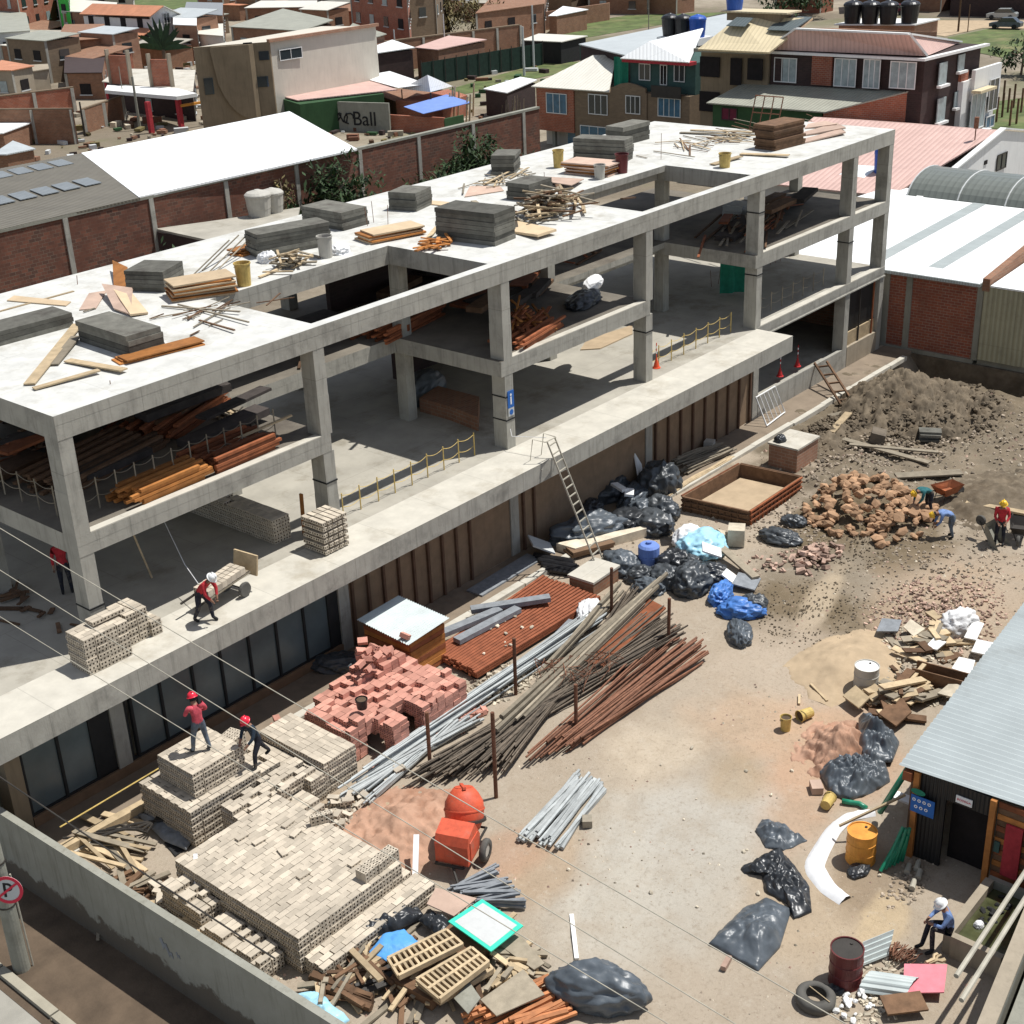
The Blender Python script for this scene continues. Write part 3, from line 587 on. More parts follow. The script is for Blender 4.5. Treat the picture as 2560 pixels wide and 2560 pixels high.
def winy(par, Y, p0, p1, mat='glass', fr='white', nm='window', bars=1, t=.07):     # wall facing -y; p = (x, z)
    x0, x1 = sorted((p0[0], p1[0])); z0, z1 = sorted((p0[1], p1[1])); b = MB(); b.b2(x0, x1, Y - .05, Y + .03, z0, z1); o = b.build(nm, mat, par)
    if fr:
        f = MB(); ya, yb = Y - .09, Y - .051
        f.b2(x0 - t, x1 + t, ya, yb, z0 - t, z0); f.b2(x0 - t, x1 + t, ya, yb, z1, z1 + t); f.b2(x0 - t, x0, ya, yb, z0, z1); f.b2(x1, x1 + t, ya, yb, z0, z1)
        for k in range(bars): xx = x0 + (x1 - x0) * (k + 1) / (bars + 1); f.b2(xx - t * .4, xx + t * .4, ya, yb, z0, z1)
        f.build('frame', fr, o)
    return o
def house(nm, lab, pts, z1, mat, z0=-4.3, cat='house', group=None):
    h = thing(nm, lab, cat, (pts[0][0], pts[0][1], z0), group); pr(h, 'wall', mat, pts, z0, z1); return h
def rect(x0, x1, y0, y1): return [(x0, y0), (x1, y0), (x1, y1), (x0, y1)]
# ---- long brick wall behind the site with piers
WY = 43.0
w = thing('boundary_wall', 'long old brick wall with concrete piers running behind the building', 'wall', (10, WY, -4.2))
wbox(w, 'wall', 'brickold', 0, 71.5, WY, WY + .3, -4.3, .95); wbox(w, 'coping', 'greywall', 0, 71.5, WY - .06, WY + .36, .952, 1.12)
for k, x in enumerate((27.52,0.79, 33.62,0.85, 39.47,0.82, 45.50,0.80, 51.47,0.63, 57.45,0.54, 63.46,0.51, 69.48,0.55)):
    if k % 2 == 0: wbox(w, 'pier', 'concrete', x - .16, x + .16, WY - .09, WY - .001, -4.3, .94)
# ---- sheds behind that wall
h = house('warehouse', 'low brick shed with weathered grey corrugated roof and two rows of pale skylight panels', rect(8, 33.2, 43.4, 60.2), .9, 'brickold', cat='shed')
rq(h, 'roof', 'roofgrey', (4, 43.1, 1.15), (32.84,42.91, 1.15), (39.70,59.32, 1.25), (4, 60.4, 1.25))
def onroof(p, q, h0=1.17): return p
for row, (ya, yb) in enumerate(((48.6, 50.9), (56.2, 58.4))):
    for k in range(16):
        x = 12 + k * 1.55 + row * 1.5 + (ya - 43) * .4
        if x > 33.4 + (ya - 43) * .4 - 1.4: continue
        b = MB(); b.prism([(x, ya), (x + 1.2, ya), (x + 1.2 + .5, yb), (x + .5, yb)], 1.24, 1.29); b.build('skylight', 'rooflight', h)
h = house('warehouse', 'long shed with bright white metal roof beside the grey corrugated one', rect(40.5, 50, 43.4, 60), 1.0, 'brickold', cat='shed')
rq(h, 'roof', 'roofwhite', (32.80,42.97, 1.2), (50.79,42.47, 1.2), (60.15,60.10, 1.2), (39.98,59.70, 1.2))
# low concrete annex with two grey tanks in the rear yard
h = house('annex', 'low flat concrete annex with dark brick sides behind the roof slab', [(33.60,42.80), (38.71,40.01), (36.98,39.01), (33.12,38.14)][:1] + [(33.66,38.12), (38.01,37.75), (37.49,41.08)], -1.1, 'brickdark', cat='annex')
pr(h, 'roof', 'floor', [(33.72,43.06), (33.57,37.83), (40.68,37.65), (42.59,39.60), (37.66,41.29)], -1.09, -.95)
def tank(nm, lab, x, y, z, r, hh, mat, lid=None, group=None):
    t = thing(nm, lab, 'water tank', (x, y, z), group)
    b = MB(); b.lathe([(r * .8, 0), (r * .86, hh * .3), (r * .88, hh * .32), (r * .95, hh * .8), (r, hh * .82), (r, hh * .9), (r * .96, hh * .92)], (x, y, z), 18); b.build('body', mat, t)
    b = MB(); b.lathe([(r * .97, hh * .921), (r * .8, hh), (r * .25, hh * 1.08), (r * .2, hh * 1.1)], (x, y, z), 18); b.build('lid', lid or mat, t)
    return t
tank('water_tank', 'left of the two pale grey tanks standing on the low annex', 39.58,40.04, -.95, .85, 1.5, 'bucket'); tank('water_tank', 'right of the two pale grey tanks standing on the low annex', 40.77,40.07, -.95, .75, 1.4, 'bucket')
# ---- right hand neighbour: red brick wall, cladding, white roof, barrel roof, pink roof
w = thing('boundary_wall', 'red painted brick wall with grey piers closing the right end of the yard', 'wall', (46.2, -2, -4.2))
wbox(w, 'wall', 'brickred', 46.2, 46.5, -4.55, 5, -4.1, -.45); wbox(w, 'footing', 'greywall', 46.1, 46.45, -4.6, 5, -4.3, -4.102); wbox(w, 'capping', 'rooftin', 45.95, 46.5, -4.65, 5, -.449, -.3)
for y in (-1.05, -4.65, .15): wbox(w, 'pier', 'greywall', 46.12, 46.198, y - .15, y + .15, -4.1, -.452)
w = thing('boundary_wall', 'wall clad in beige corrugated sheet to the right of the red brick wall', 'wall', (46.3, -8, -4.2))
wbox(w, 'cladding', 'clad', 46.05, 46.18, -14, -4.85, -4.0, -.35); wbox(w, 'backing', 'greywall', 46.2, 46.5, -14, -4.8, -4.3, -.5)
b = MB(); b.b2(46.0, 46.6, -14.5, 5, -6.5, -4.301); one('footing', b, 'soil', 'dark earth cut under the right hand boundary wall', 'footing')
h = house('warehouse', 'workshop with wide white metal roof right behind the red brick wall', rect(46.6, 62, -4.5, 6.2), -.5, 'white', cat='shed')
rq(h, 'roof', 'roofwhite', (46.0, -4.6, -.28), (46.0, 10.5, -.28), (62.3, 8, .05), (62.3, -5.5, .05), .08)
for a, c in ((1.5, -.5), (-1.6, -1.0)): b = MB(); b.prism([(47.5, a - .5), (61, a - .2), (61, a + .55), (47.5, a + .25)], [-.25, .03, .03, -.25], [-.235, .045, .045, -.235]); b.build('skylight', 'rooftin', h)
b = MB(); b.prism([(46.0, -4.75), (62, -4.75), (62, -5.1), (46.0, -5.1)], -.6, [.0, 1.9, 1.9, .0]); b.build('gable_parapet', 'brickbrown', h)
h = house('warehouse', 'second white roofed workshop past the sloping brick parapet at the right edge', rect(46.6, 62, -16, -5.2), -.5, 'white', cat='shed'); rq(h, 'roof', 'roofwhite', (46.0, -16, -.3), (46.0, -5.15, -.3), (62, -5.15, .5), (62, -16, .5), .08)
h = thing('barrel_roof_hall', 'hall with grey translucent barrel vault roof beyond the white roof', 'shed', (62, 0, -4.2))
b = MB(); n = 14; yA, yB = 6.1, -14.0; xc, rx, zc, rz_ = 63.3, 2.75, -.25, 1.45
for i in range(n):
    a0, a1 = math.pi * i / n, math.pi * (i + 1) / n
    P_ = [(xc - rx * math.cos(a0), zc + rz_ * math.sin(a0)), (xc - rx * math.cos(a1), zc + rz_ * math.sin(a1))]
    b.add([(P_[0][0], yA, P_[0][1]), (P_[1][0], yA, P_[1][1]), (P_[1][0], yB, P_[1][1]), (P_[0][0], yB, P_[0][1])], [(0, 1, 2, 3)])
o = b.build('vault', 'roofbarrel', h, smooth=True)
for y in (3.0, .2, -2.6, 6.1):
    b = MB(); P_ = [(xc - (rx + .02) * math.cos(math.pi * i / 14), y, zc + (rz_ + .02) * math.sin(math.pi * i / 14)) for i in range(15)]; b.tube(P_, .05, 5); b.build('rib', 'pale', h)
wbox(h, 'wall', 'white', 60.7, 65.9, yB, yA - .1, -4.3, -.27)
h = house('gable_hall', 'hall with pale gable wall and faded pink roof at the right end of the building', rect(61.2, 80, 6.4, 17.6), -.4, 'pale', cat='building')
rq(h, 'roof', 'roofpink', (60.2, 17.4, -.15), (60.6, 7.2, -.15), (72.2, 5.5, 2.05), (71.6, 18.5, 2.05), .1); rq(h, 'roof', 'roofpink', (72.25, 5.5, 2.05), (84, 5.5, -.1), (84, 18.5, -.1), (71.65, 18.5, 2.05), .1)
b = MB(); b.prism([(61, 5.25), (72.2, 5.25), (84, 5.25), (84, 5.5), (72.2, 5.5), (61, 5.5)], -4.3, [-.1, 2.05, -.1, -.1, 2.05, -.1]); b.build('gable_wall', 'white', h)
b = MB(); b.beam((60.4, 5.3, -.02), (72.2, 5.3, 2.2), .4, .1); b.beam((72.2, 5.3, 2.2), (84, 5.3, .05), .4, .1); b.build('verge_trim', 'white', h)
winy(h, 5.25, (71.52,-0.33), (72.94,0.57), 'glass', 'iron'); winy(h, 5.25, (69.49,0.35), (69.93,0.60), 'void', None); winy(h, 5.25, (65.25,0.56), (66.22,0.52), 'void', None)
rq(h, 'white_panel', 'roofwhite', (62.47,11.83, .2), (62.44,10.03, .2), (64.37,9.84, .72), (64.05,11.41, .72), .05)
b = MB(); b.cyl((70.25,6.30, 1.2), (70.25,6.30, 2.6), .04, n=5); b.cyl((70.25,6.30, 2.4), (70.25,6.30, 3.1), .16, n=8); b.build('vent', 'rust', h)
tank('water_barrel', 'tall blue barrel standing on the pink roof between two columns', 63.88,9.53, -.05, .42, 2.0, 'bluepaint')
# ---- green shed and its tanks
h = house('green_shed', 'single storey green painted shed with pale fibre cement roof', rect(76.81, 83.37, 20.68, 30.04), 1.41, 'greenpaint', cat='shed')
rq(h, 'roof', 'rooffibre', (76.32, 20.20, 1.59), (76.32, 30.33, 1.59), (82.02, 30.04, 2.57), (82.02, 16.34, 2.57), .1); rq(h, 'ridge', 'white', (81.97, 16.34, 2.59), (81.97, 30.14, 2.59), (82.35, 30.14, 2.63), (82.35, 16.34, 2.63), .05)
winx(h, 76.81, (29.16,0.38), (27.89,1.19), 'maroon', 'iron')
b = MB(); b.prism([(76.61, 20.39), (82.11, 16.34), (82.31, 16.53), (76.81, 20.58)], -4.3, [1.51, 2.57, 2.57, 1.51]); b.build('side_wall', 'brickorange', h); wbox(h, 'side_wall', 'brickorange', 82.02, 82.98, 15.85, 16.63, -4.3, 2.28)
def tankat(lab, X, z, r, hh, mat, grp=None): return tank('water_tank', lab, X[0], X[1], z, r, hh, mat, group=grp)
tankat('black tank on a thin stand in front of the green shed', (83.02,23.27), 0.35, .82, 1.64, 'black'); tankat('dull grey tank beside the black one before the green shed', (83.94,22.56), 0.35, .77, 1.45, 'greywall')
for lab, X in (('steel tank stand under the black and grey tanks', (83.20,22.91)),):
    b = MB(); b.cyl((*X, -4.2), (*X, -.35), .09, n=8); b.b2(X[0] - .8, X[0] + .8, X[1] - 1.3, X[1] + 1.3, -.42, -.32); one('tank_stand', b, 'iron', lab, 'stand')
tankat('black tank against the orange brick side wall of the green shed', (82.13,18.74), 0.06, .72, 1.64, 'black')
b = MB(); X = (82.13,18.74); b.cyl((*X, -4.2), (*X, -.65), .12, n=8); b.b2(X[0] - .8, X[0] + .8, X[1] - .8, X[1] + .8, -.7, -.61); one('tank_stand', b, 'iron', 'stand under the single black tank by the orange brick wall', 'stand')
# ---- dark three storey house with pink hipped roof
h = house('dark_house', 'dark brown three storey house with pink hipped roof and white framed windows', [(81.9, 15.4), (90.3, 14.8), (91.6, 27.7), (81.3, 27.7)], 4.97, 'brickdark')
b = MB(); b.mat('roofpink'); e0 = Vector((81.1, 28.0, 5.06)); e1 = Vector((81.8, 15.25, 5.06)); r0 = Vector((81.05,25.51, 6.6)); r1 = Vector((80.67,16.18, 6.6)); e2 = Vector((90.13,16.42, 5.06)); e3 = Vector((93.5, 28.1, 5.06))
b.add([e0, e1, r1, r0, e2, e3], [(1, 2, 3, 0), (1, 4, 2), (4, 5, 3, 2), (0, 3, 5)]); b.build('roof', 'roofpink', h)
for a, c in ((r0, r1), (e1, r1), (r1, e2), (e0, r0)): b = MB(); b.beam(a + Vector((0, 0, .06)), c + Vector((0, 0, .06)), .4, .12); b.build('ridge_cap', 'white', h)
b = MB(); b.prism([(81.0, 15.0), (91.0, 14.4), (91.0, 14.8), (81.4, 15.4), (81.2, 28.1), (80.8, 28.1)], 4.8, 4.98); b.build('eave_slab', 'white', h)
for p0, p1, mt in (((27.36,2.73), (25.52,4.42), 'curtain'), ((22.22,2.69), (20.53,4.60), 'curtain'), ((19.84,2.70), (18.60,4.65), 'curtain'), ((17.70,2.82), (15.80,4.60), 'curtain')):
    winx(h, 81.4, p0, p1, mt, 'white', bars=2)
A_ = (24.17,2.63); B_ = (22.49,4.91); wbox(h, 'brick_panel', 'brickred', 81.3, 81.6, B_[0], A_[0], A_[1], B_[1])
for p0, p1 in (((83.49,2.85), (84.78,4.37)), ((86.69,3.45), (87.78,4.58)), ((83.71,0.15), (85.08,1.82)), ((86.60,0.83), (87.63,1.91))):
    o = winy(h, 14.95, p0, p1, 'curtain', None); zz = min(p0[1], p1[1]); b = MB(); b.b2(min(p0[0], p1[0]) - .2, max(p0[0], p1[0]) + .2, 14.65, 14.95, zz - .22, zz - .04); b.build('sill', 'white', o)
# ---- unfinished brown house with cream roof, roof platform
h = house('brown_house', 'unfinished brown block house with dark window openings and cream metal roof', [(81.1, 27.8), (91.6, 27.8), (91.6, 33.75), (80.75, 33.75)], 4.97, 'brownplaster')
rq(h, 'roof', 'roofcream', (78.68,32.74, 5.16), (78.94,26.51, 5.16), (83.99,25.75, 7.16), (82.28,31.43, 7.16), .15)
rq(h, 'dark_roof_sheet', 'roofdark', (80.85,31.55, 6.72), (80.78,29.81, 6.72), (82.14,29.93, 7.22), (82.26,31.47, 7.22), .05)
rq(h, 'dark_roof_sheet', 'roofdark', (81.35,28.19, 6.48), (81.33,25.97, 6.48), (83.98,25.79, 7.22), (84.38,28.66, 7.22), .05)
for p0, p1 in (((33.81,2.80), (31.98,4.33)), ((30.97,2.30), (29.96,4.34)), ((29.42,2.79), (28.08,4.39)), ((33.80,0.12), (31.95,1.66))):
    winx(h, 80.72, p0, p1, 'void', None, nm='opening')
b = MB(); b.prism([(80.3, 27.7), (81.0, 27.7), (80.6, 34.0), (80.0, 34.0)], 4.75, 5.02); b.build('cornice', 'greywall', h)
X = (83.53,30.09); pf = thing('tank_platform', 'small rooftop platform with canopy on the cream roof', 'platform', (*X, 7.1)); wbox(pf, 'walls', 'brownplaster', X[0] - .8, X[0] + .8, X[1] - 2.2, X[1] + 2.6, 6.9, 7.5); wbox(pf, 'slab', 'roofcream', X[0] - 1.1, X[0] + 1.1, X[1] - 3.0, X[1] + 3.0, 7.5, 7.62)
tankat('blue tank on the left end of the rooftop platform', (X[0], X[1] + 2.4), 7.62, .75, 1.6, 'bluepaint')
# ---- tan terrace of houses: red corner, tan blocks, green upper storey
h = house('corner_house', 'two storey corner house with red upper wall overhanging a cream base', [(82.67, 47.29), (89, 47.29), (89, 51.40), (82.67, 51.40)], .7, 'cream')
wbox(h, 'upper_wall', 'brickorange', 81.51, 83.19, 47.31, 51.51, -2.85, 0.84); M_ = 'brickorange'
winx(h, 81.51, (50.28,-1.23), (48.10,0.38), 'blueglass', 'white', bars=2); wbox(h, 'post', 'greywall', 76.8, 77.15, 50.60,-2.85 * 0 + 46.0 - .2, 46.2, -4.3, -1.76) if False else wbox(h, 'post', 'greywall', 81.93, 82.24, 49.82, 50.14, -5.54, -2.86)
wbox(h, 'blue_base', 'blueglass', 82.03, 82.56, 47.29, 48.45, -5.54, -2.87)
rq(h, 'roof', 'roofoff', (81.08, 51.72, 0.95), (81.40, 43.39, 0.95), (88.90,48.10, 2.9), (87.84,49.92, 2.9), .1)
h = house('tan_house', 'tan rendered two storey house in the middle of the terrace', rect(81.61, 90.58, 43.39, 47.27), 0.81, 'bricktan')
winx(h, 81.61, (45.67,-1.02), (43.73,0.55), 'glass', 'white', bars=2); winx(h, 81.61, (46.61,-3.30), (43.77,-2.15), 'blueglass', 'white', bars=2)
h = house('arched_house', 'tan house with curved parapet beneath the teal upper storey', rect(81.56, 90.58, 39.59, 43.37), 1.00, 'bricktan')
b = MB(); pts = [(43.34, 1.00), (39.70, 1.00), (39.70, 1.37), (40.65, 1.63), (41.49, 1.76), (42.33, 1.63), (43.34, 1.21)]; b.prism([(a, c) for a, c in pts], 0, .2, X=Matrix(((0, 0, 1, 81.55), (1, 0, 0, 0), (0, 1, 0, 0), (0, 0, 0, 1)))); b.build('parapet', 'bricktan', h)
winx(h, 81.56, (41.66,-0.69), (40.27,0.68), 'glass', 'white', bars=2)
h = house('teal_house', 'tan house with teal upper floor, red eave and balcony under a white roof', rect(81.66, 90.58, 35.37, 39.57), 1.00, 'bricktan')
winx(h, 81.66, (38.42,-0.70), (36.28,0.70), 'blueglass', 'white', bars=3)
wbox(h, 'upper_wall', 'teal', 82.45, 90.58, 35.37, 41.91, 1.01, 3.53); wbox(h, 'eave_band', 'redpaint', 81.40, 82.45, 35.27, 42.02, 3.43, 3.69)
winx(h, 82.45, (40.90,1.97), (39.86,3.20), 'glass', 'white', bars=1); winx(h, 82.45, (37.37,2.04), (36.43,3.28), 'glass', 'white', bars=1); winx(h, 82.45, (38.76,1.70), (38.18,3.20), 'void', 'white', nm='balcony_door')
wbox(h, 'balcony', 'iron', 81.29, 81.35, 36.00, 38.96, 0.79, 1.74); rq(h, 'roof', 'roofwhite', (81.29, 42.12, 3.74), (81.29, 35.27, 3.74), (89.64,39.36, 5.4), (82.75,40.18, 5.0), .1)
b = MB(); vs = []
for i in range(9):
    for j in range(5): vs.append((82.14 + .15 * math.sin(i * 1.1), 43.39 - i * .18, 1.11 + j * .65))
b.add(vs, [(i * 5 + j, i * 5 + j + 5, i * 5 + j + 6, i * 5 + j + 1) for i in range(8) for j in range(4)]); one('safety_net', b, 'netgreen', 'green netting hung beside the teal upper floor', 'net')
# big silver roof with tanks
h = house('silver_hall', 'large hall with silver metal roof and green netting along its side', [(90.66,53.54), (85.93,44.11), (104.32,46.40), (120.56,56.65)], 3.3, 'brickdark', cat='shed')
rq(h, 'roof', 'roofmetal', (90.00,53.22, 3.5), (84.00,42.62, 3.5), (99.97,41.93, 3.9), (115.47,52.66, 3.9), .1)
for k in range(3): a = 900 + 230 * k
for lab, X in (('flat concrete tank base on the silver roof', (92.22,42.96)),): wbox(h, 'tank_base', 'white', X[0] - 1.2, X[0] + 1.2, X[1] - 2.2, X[1] + 2.2, 3.7, 4.3); XT = X
for dy, mt, lab in ((1.6, 'black', 'left black tank on the silver roof'), (.2, 'black', 'middle black tank on the silver roof'), (-1.35, 'bluepaint', 'blue domed tank beside two black ones on the silver roof')): tank('water_tank', lab, XT[0], XT[1] + dy, 4.3, .78, 1.75, mt)
b = MB(); vs = []
P0, P1 = (95.58,57.38), (96.84,52.06)
for i in range(15):
    for j in range(4): f = i / 14; vs.append((P0[0] + (P1[0] - P0[0]) * f, P0[1] + (P1[1] - P0[1]) * f, .3 + j * .8 + .15 * math.sin(i * .9)))
b.add(vs, [(i * 4 + j, i * 4 + j + 4, i * 4 + j + 5, i * 4 + j + 1) for i in range(14) for j in range(3)]); one('safety_net', b, 'netgreen', 'long green net strung along the silver hall', 'net')
# water tanks on a slab behind the dark house, far sheds
X0 = (108.26,35.28); X1 = (110.26,30.39)
h = house('tank_house', 'flat roofed block behind the pink roof carrying black tanks', [(X0[0], X0[1] + 1), (X1[0], X1[1] - .8), (X1[0] + 5, X1[1] - .8), (X0[0] + 5, X0[1] + 1)], 3.9, 'brickpale')
pr(h, 'roof', 'white', [(X0[0] - .4, X0[1] + 1.3), (X1[0] - .4, X1[1] - 1), (X1[0] + 5, X1[1] - 1), (X0[0] + 5, X0[1] + 1.3)], 3.901, 4.02)
for k, (u) in enumerate(((108.06,35.27), (108.34,33.61), (108.55,31.89), (109.66,30.30))): tank('water_tank', ('first', 'second', 'third', 'fourth')[k] + ' black tank from the left on the slab behind the pink hipped roof', u[0] + .9, u[1], 4.02, .9, 1.9, 'black')
h = house('gabled_block', 'orange block gable end behind the cream roof', [(104.09,37.91), (104.51,33.82), (105, 25), (105, 34)], 4.0, 'brickpale')
# white cubic house right of dark house
h = house('white_house', 'narrow white modern house with balcony behind the dark house', [(100.57,19.88), (102.25,18.66), (107.70,20.00), (122, 25), (118, 32)], .6, 'white') if False else None
h = thing('white_house', 'narrow white modern house with glazed balcony right of the dark house', 'house', (100, 16, -4.2))

XA = (87.18,1.66)[0]; XB = (90.98,1.15)[0]; XC = (93.41,2.27)[0]
wbox(h, 'wall', 'white', XA, XC, 14.6, 19, -1.8, 2.6); wbox(h, 'ground_floor', 'greywall', XA + .3, XC - .4, 15.2, 19, -4.3, -1.801)
wbox(h, 'parapet', 'white', XA + 1.4, XC + .1, 14.3, 14.6, 1.0, 3.3); wbox(h, 'parapet', 'brickorange', XA, XA + 1.3, 14.8, 19, 2.6, 3.3); winy(h, 14.3, (XA + 1.1, -1.1), (XB - .15, 1.5), 'curtain', 'white', bars=2); winy(h, 14.3, (XB + .5, -.1), (XC - .3, 2.2), 'glass', 'white'); winy(h, 14.3, (XB + .45, -1.4), (XC - .5, -.6), 'blueglass', 'white')
wbox(h, 'balcony', 'white', XA + .9, XB + .1, 13.6, 14.3, -1.7, -1.3); wbox(h, 'canopy', 'roofcream', XA + .8, XB, 13.5, 14.24, 1.7, 1.9)
for k in range(3): wbox(h, 'column', 'pale', XA + .3 + 1.5 * k, XA + .5 + 1.5 * k, 14.4, 14.7, -4.3, -1.801)
# street lamp near dark house
t = thing('street_lamp', 'curved street lamp with round head before the dark house', 'lamp', (89.36,18.57, -4.2)); X = (89.36,18.57); b = MB(); b.tube([(*X, -4.2), (*X, 2.0), (X[0], X[1] - .3, 2.7), (X[0], X[1] - .9, 3.1)], .07, 6); b.build('post', 'greywall', t); b = MB(); b.lathe([(.05, .2), (.3, .1), (.32, 0), (.1, -.08)], (X[0], X[1] - 1.05, 3.05), 12); b.build('lamp_head', 'whiteplain', t)
# ---- left middle group
h = house('cream_house', 'three storey house with cream side wall and brown curved front', [(75.2, 79.6), (90, 79.9), (88, 86), (69.2, 83.5)], 4.2, 'cream')
b = MB(); b.prism([(75.3, 79.58), (75.1, 79.5), (68.9, 83.2), (69.1, 83.5)], -4.3, 4.25); b.build('front_wall', 'brownplaster', h)
winy(h, 79.55, (76.33,2.40), (79.13,3.30), 'glass', 'white', bars=1)
b = MB(); b.prism([(75.0, 79.3), (90.2, 79.6), (90.2, 79.9), (75.0, 79.7)], 4.2, 4.5); b.build('parapet', 'brickpale', h)
def fx(y): return 75.0 - (y - 79.5) * 1.676
def wall3(par, u0, u1, mat, nm):                                # box on the slanted front, from (y, z) pairs
    y0, y1 = sorted((u0[0], u1[0])); z0, z1 = sorted((u0[1], u1[1])); b = MB(); b.prism([(fx(y0) - .12, y0), (fx(y0) + .02, y0), (fx(y1) + .02, y1), (fx(y1) - .12, y1)], z0, z1); return b.build(nm, mat, par)
wall3(h, (79.98,2.62), (79.53,3.45), 'glass', 'window'); wall3(h, (80.24,0.14), (79.70,1.12), 'glass', 'window'); wall3(h, (82.83,-0.15), (82.43,1.39), 'glass', 'window')
wall3(h, (81.45,0.13), (81.09,3.68), 'void', 'slot'); wall3(h, (80.70,-0.19), (80.30,4.36), 'void', 'slot')
b = MB(); n = 9
for i in range(n):
    f0, f1 = i / n, (i + 1) / n; y0 = 82.1 - 1.9 * f0; y1 = 82.1 - 1.9 * f1; za = 3.8 - 6.6 * (1 - (1 - f0) ** 2) ** .5 * 1; zb = 3.8 - 6.6 * (1 - (1 - f1) ** 2) ** .5
    b.prism([(fx(y0) - .7, y0), (fx(y0) - .13, y0), (fx(y1) - .13, y1), (fx(y1) - .7, y1)], [max(-2.9, za), max(-2.9, za), max(-2.9, zb), max(-2.9, zb)], 4.2)
b.build('curved_bay', 'brownplaster', h)
h = house('green_store', 'long dark green store under a faded pink roof', [(77.40,82.66), (74.73,75.49), (83.49,72.81), (90.38,83.45)], -1.3, 'greenpaint', cat='shed')
rq(h, 'roof', 'roofpink', (77.69,83.05, -1.1), (75.62,76.76, -1.1), (85.22,72.61, -1.1), (90.18,83.31, -1.1), .1)
h = house('white_shelter', 'open shelter with white peaked canvas roof', [(91.22,83.57), (86.27,73.66), (89.67,69.67), (95.10,78.75)], -2.6, 'brickbrown', cat='shed')
rq(h, 'roof', 'roofwhite', (89.81,82.92, -1.0), (85.57,72.79, -1.0), (86.69,69.77, -.6), (92.24,80.58, -.6), .06)
b = MB(); a0 = Vector((86.74,73.51, -1.3)); a1 = Vector((86.35,69.10, -1.3)); a2 = Vector((90.42,69.83, -1.3)); a3 = Vector((92.59,76.36, -1.3)); ap = Vector((86.54,69.57, .3)); b.add([a0, a1, a2, a3, ap], [(0, 1, 4), (1, 2, 4), (2, 3, 4), (3, 0, 4), (3, 2, 1, 0)]); b.build('canopy', 'roofwhite', h)
for a_ in (a0, a1, a2): b = MB(); b.cyl((a_.x, a_.y, -4.2), (a_.x, a_.y, -1.35), .06, n=6); b.build('post', 'iron', h)
h = house('small_hut', 'brick hut with blue awning and timber offcuts against it', [(85.81,73.51), (86.03,67.29), (91.69,69.04), (93.98,73.85)], -2.3, 'brickorange', cat='hut')
rq(h, 'awning', 'awningblue', (82.17,68.84, -2.1), (80.35,64.50, -2.2), (87.19,64.45, -2.1), (89.05,69.46, -1.9), .05)
for k in range(7):
    u = ((87.74,68.13), (87.97,67.97), (88.24,67.85), (89.16,68.18), (86.27,64.05), (90.88,67.66), (86.36,64.56))[k]
    b = MB(); b.beam((*u, -4.2), (u[0] + .6, u[1] + .2, -1.6 + .3 * (k % 3)), .16, .08); one('leaning_board', b, 'wood', 'pale offcut board leaning against the brick hut', 'board', 'boards leaning on the brick hut')
h = thing('garden_wall', 'low orange brick garden wall with green gate panel', 'wall', (80.11,70.87, -4.2))
P_ = [(80.36,71.04), (81.71,63.15)]; pr(h, 'wall', 'brickorange', [P_[0], P_[1], (P_[1][0] + .3, P_[1][1] + .1), (P_[0][0] + .3, P_[0][1] + .1)], -4.3, -2.7); Q_ = [(81.73,63.10), (84.41,63.03)]; pr(h, 'gate', 'greenpaint', [Q_[0], Q_[1], (Q_[1][0] + .2, Q_[1][1] + .2), (Q_[0][0] + .2, Q_[0][1] + .2)], -4.3, -2.8)
# graffiti wall
gw = thing('graffiti_wall', 'grey rendered wall with black painted graffiti lettering', 'wall', (78.50,75.38, -4.2)); ga, gb = (77.39,78.26), (80.11,68.87)
d = Vector((gb[0] - ga[0], gb[1] - ga[1], 0)); L = d.length; d.normalize(); nn = Vector((d.y, -d.x, 0));
if nn.x > 0: nn = -nn
pr(gw, 'wall', 'greywall', [(ga[0], ga[1]), (gb[0], gb[1]), (gb[0] - nn.x * .25, gb[1] - nn.y * .25), (ga[0] - nn.x * .25, ga[1] - nn.y * .25)], -4.3, -1.5)
def text3(body, size, loc, right, up, mat, parent, nm='lettering', ext=.01, align='CENTER'):
    cu = bpy.data.curves.new(nm, 'FONT'); cu.body = body; cu.size = size; cu.extrude = ext; cu.align_x = align; cu.align_y = 'CENTER'
    to = bpy.data.objects.new(nm, cu); COL.objects.link(to); me = bpy.data.meshes.new_from_object(to.evaluated_get(bpy.context.evaluated_depsgraph_get())); bpy.data.objects.remove(to)
    me.materials.clear(); me.materials.append(M[mat]); r = Vector(right).normalized(); u = Vector(up).normalized(); n_ = r.cross(u)
    me.transform(Matrix(((r.x, u.x, n_.x, loc[0]), (r.y, u.y, n_.y, loc[1]), (r.z, u.z, n_.z, loc[2]), (0, 0, 0, 1)))); o = bpy.data.objects.new(nm, me); COL.objects.link(o)
    if parent: o.parent = parent; o.matrix_parent_inverse = parent.matrix_world.inverted()
    return o
c_ = Vector((ga[0], ga[1], 0)) + d * L * .72 + nn * .04; text3('Ball', 1.9, (c_.x, c_.y, -3.1), d, (0, 0, 1), 'ink', gw, ext=.02)
for k in range(7):
    c_ = Vector((ga[0], ga[1], 0)) + d * L * (.12 + .07 * k) + nn * .05; q = random.Random(k); P_ = [c_ + d * (.55 * math.cos(a + k)) + Vector((0, 0, -3.05 + .5 * math.sin(a * (1 + k % 2)))) for a in [i * .7 for i in range(8)]]; b = MB(); b.tube(P_, .07, 5); b.build('scrawl', 'ink', gw)
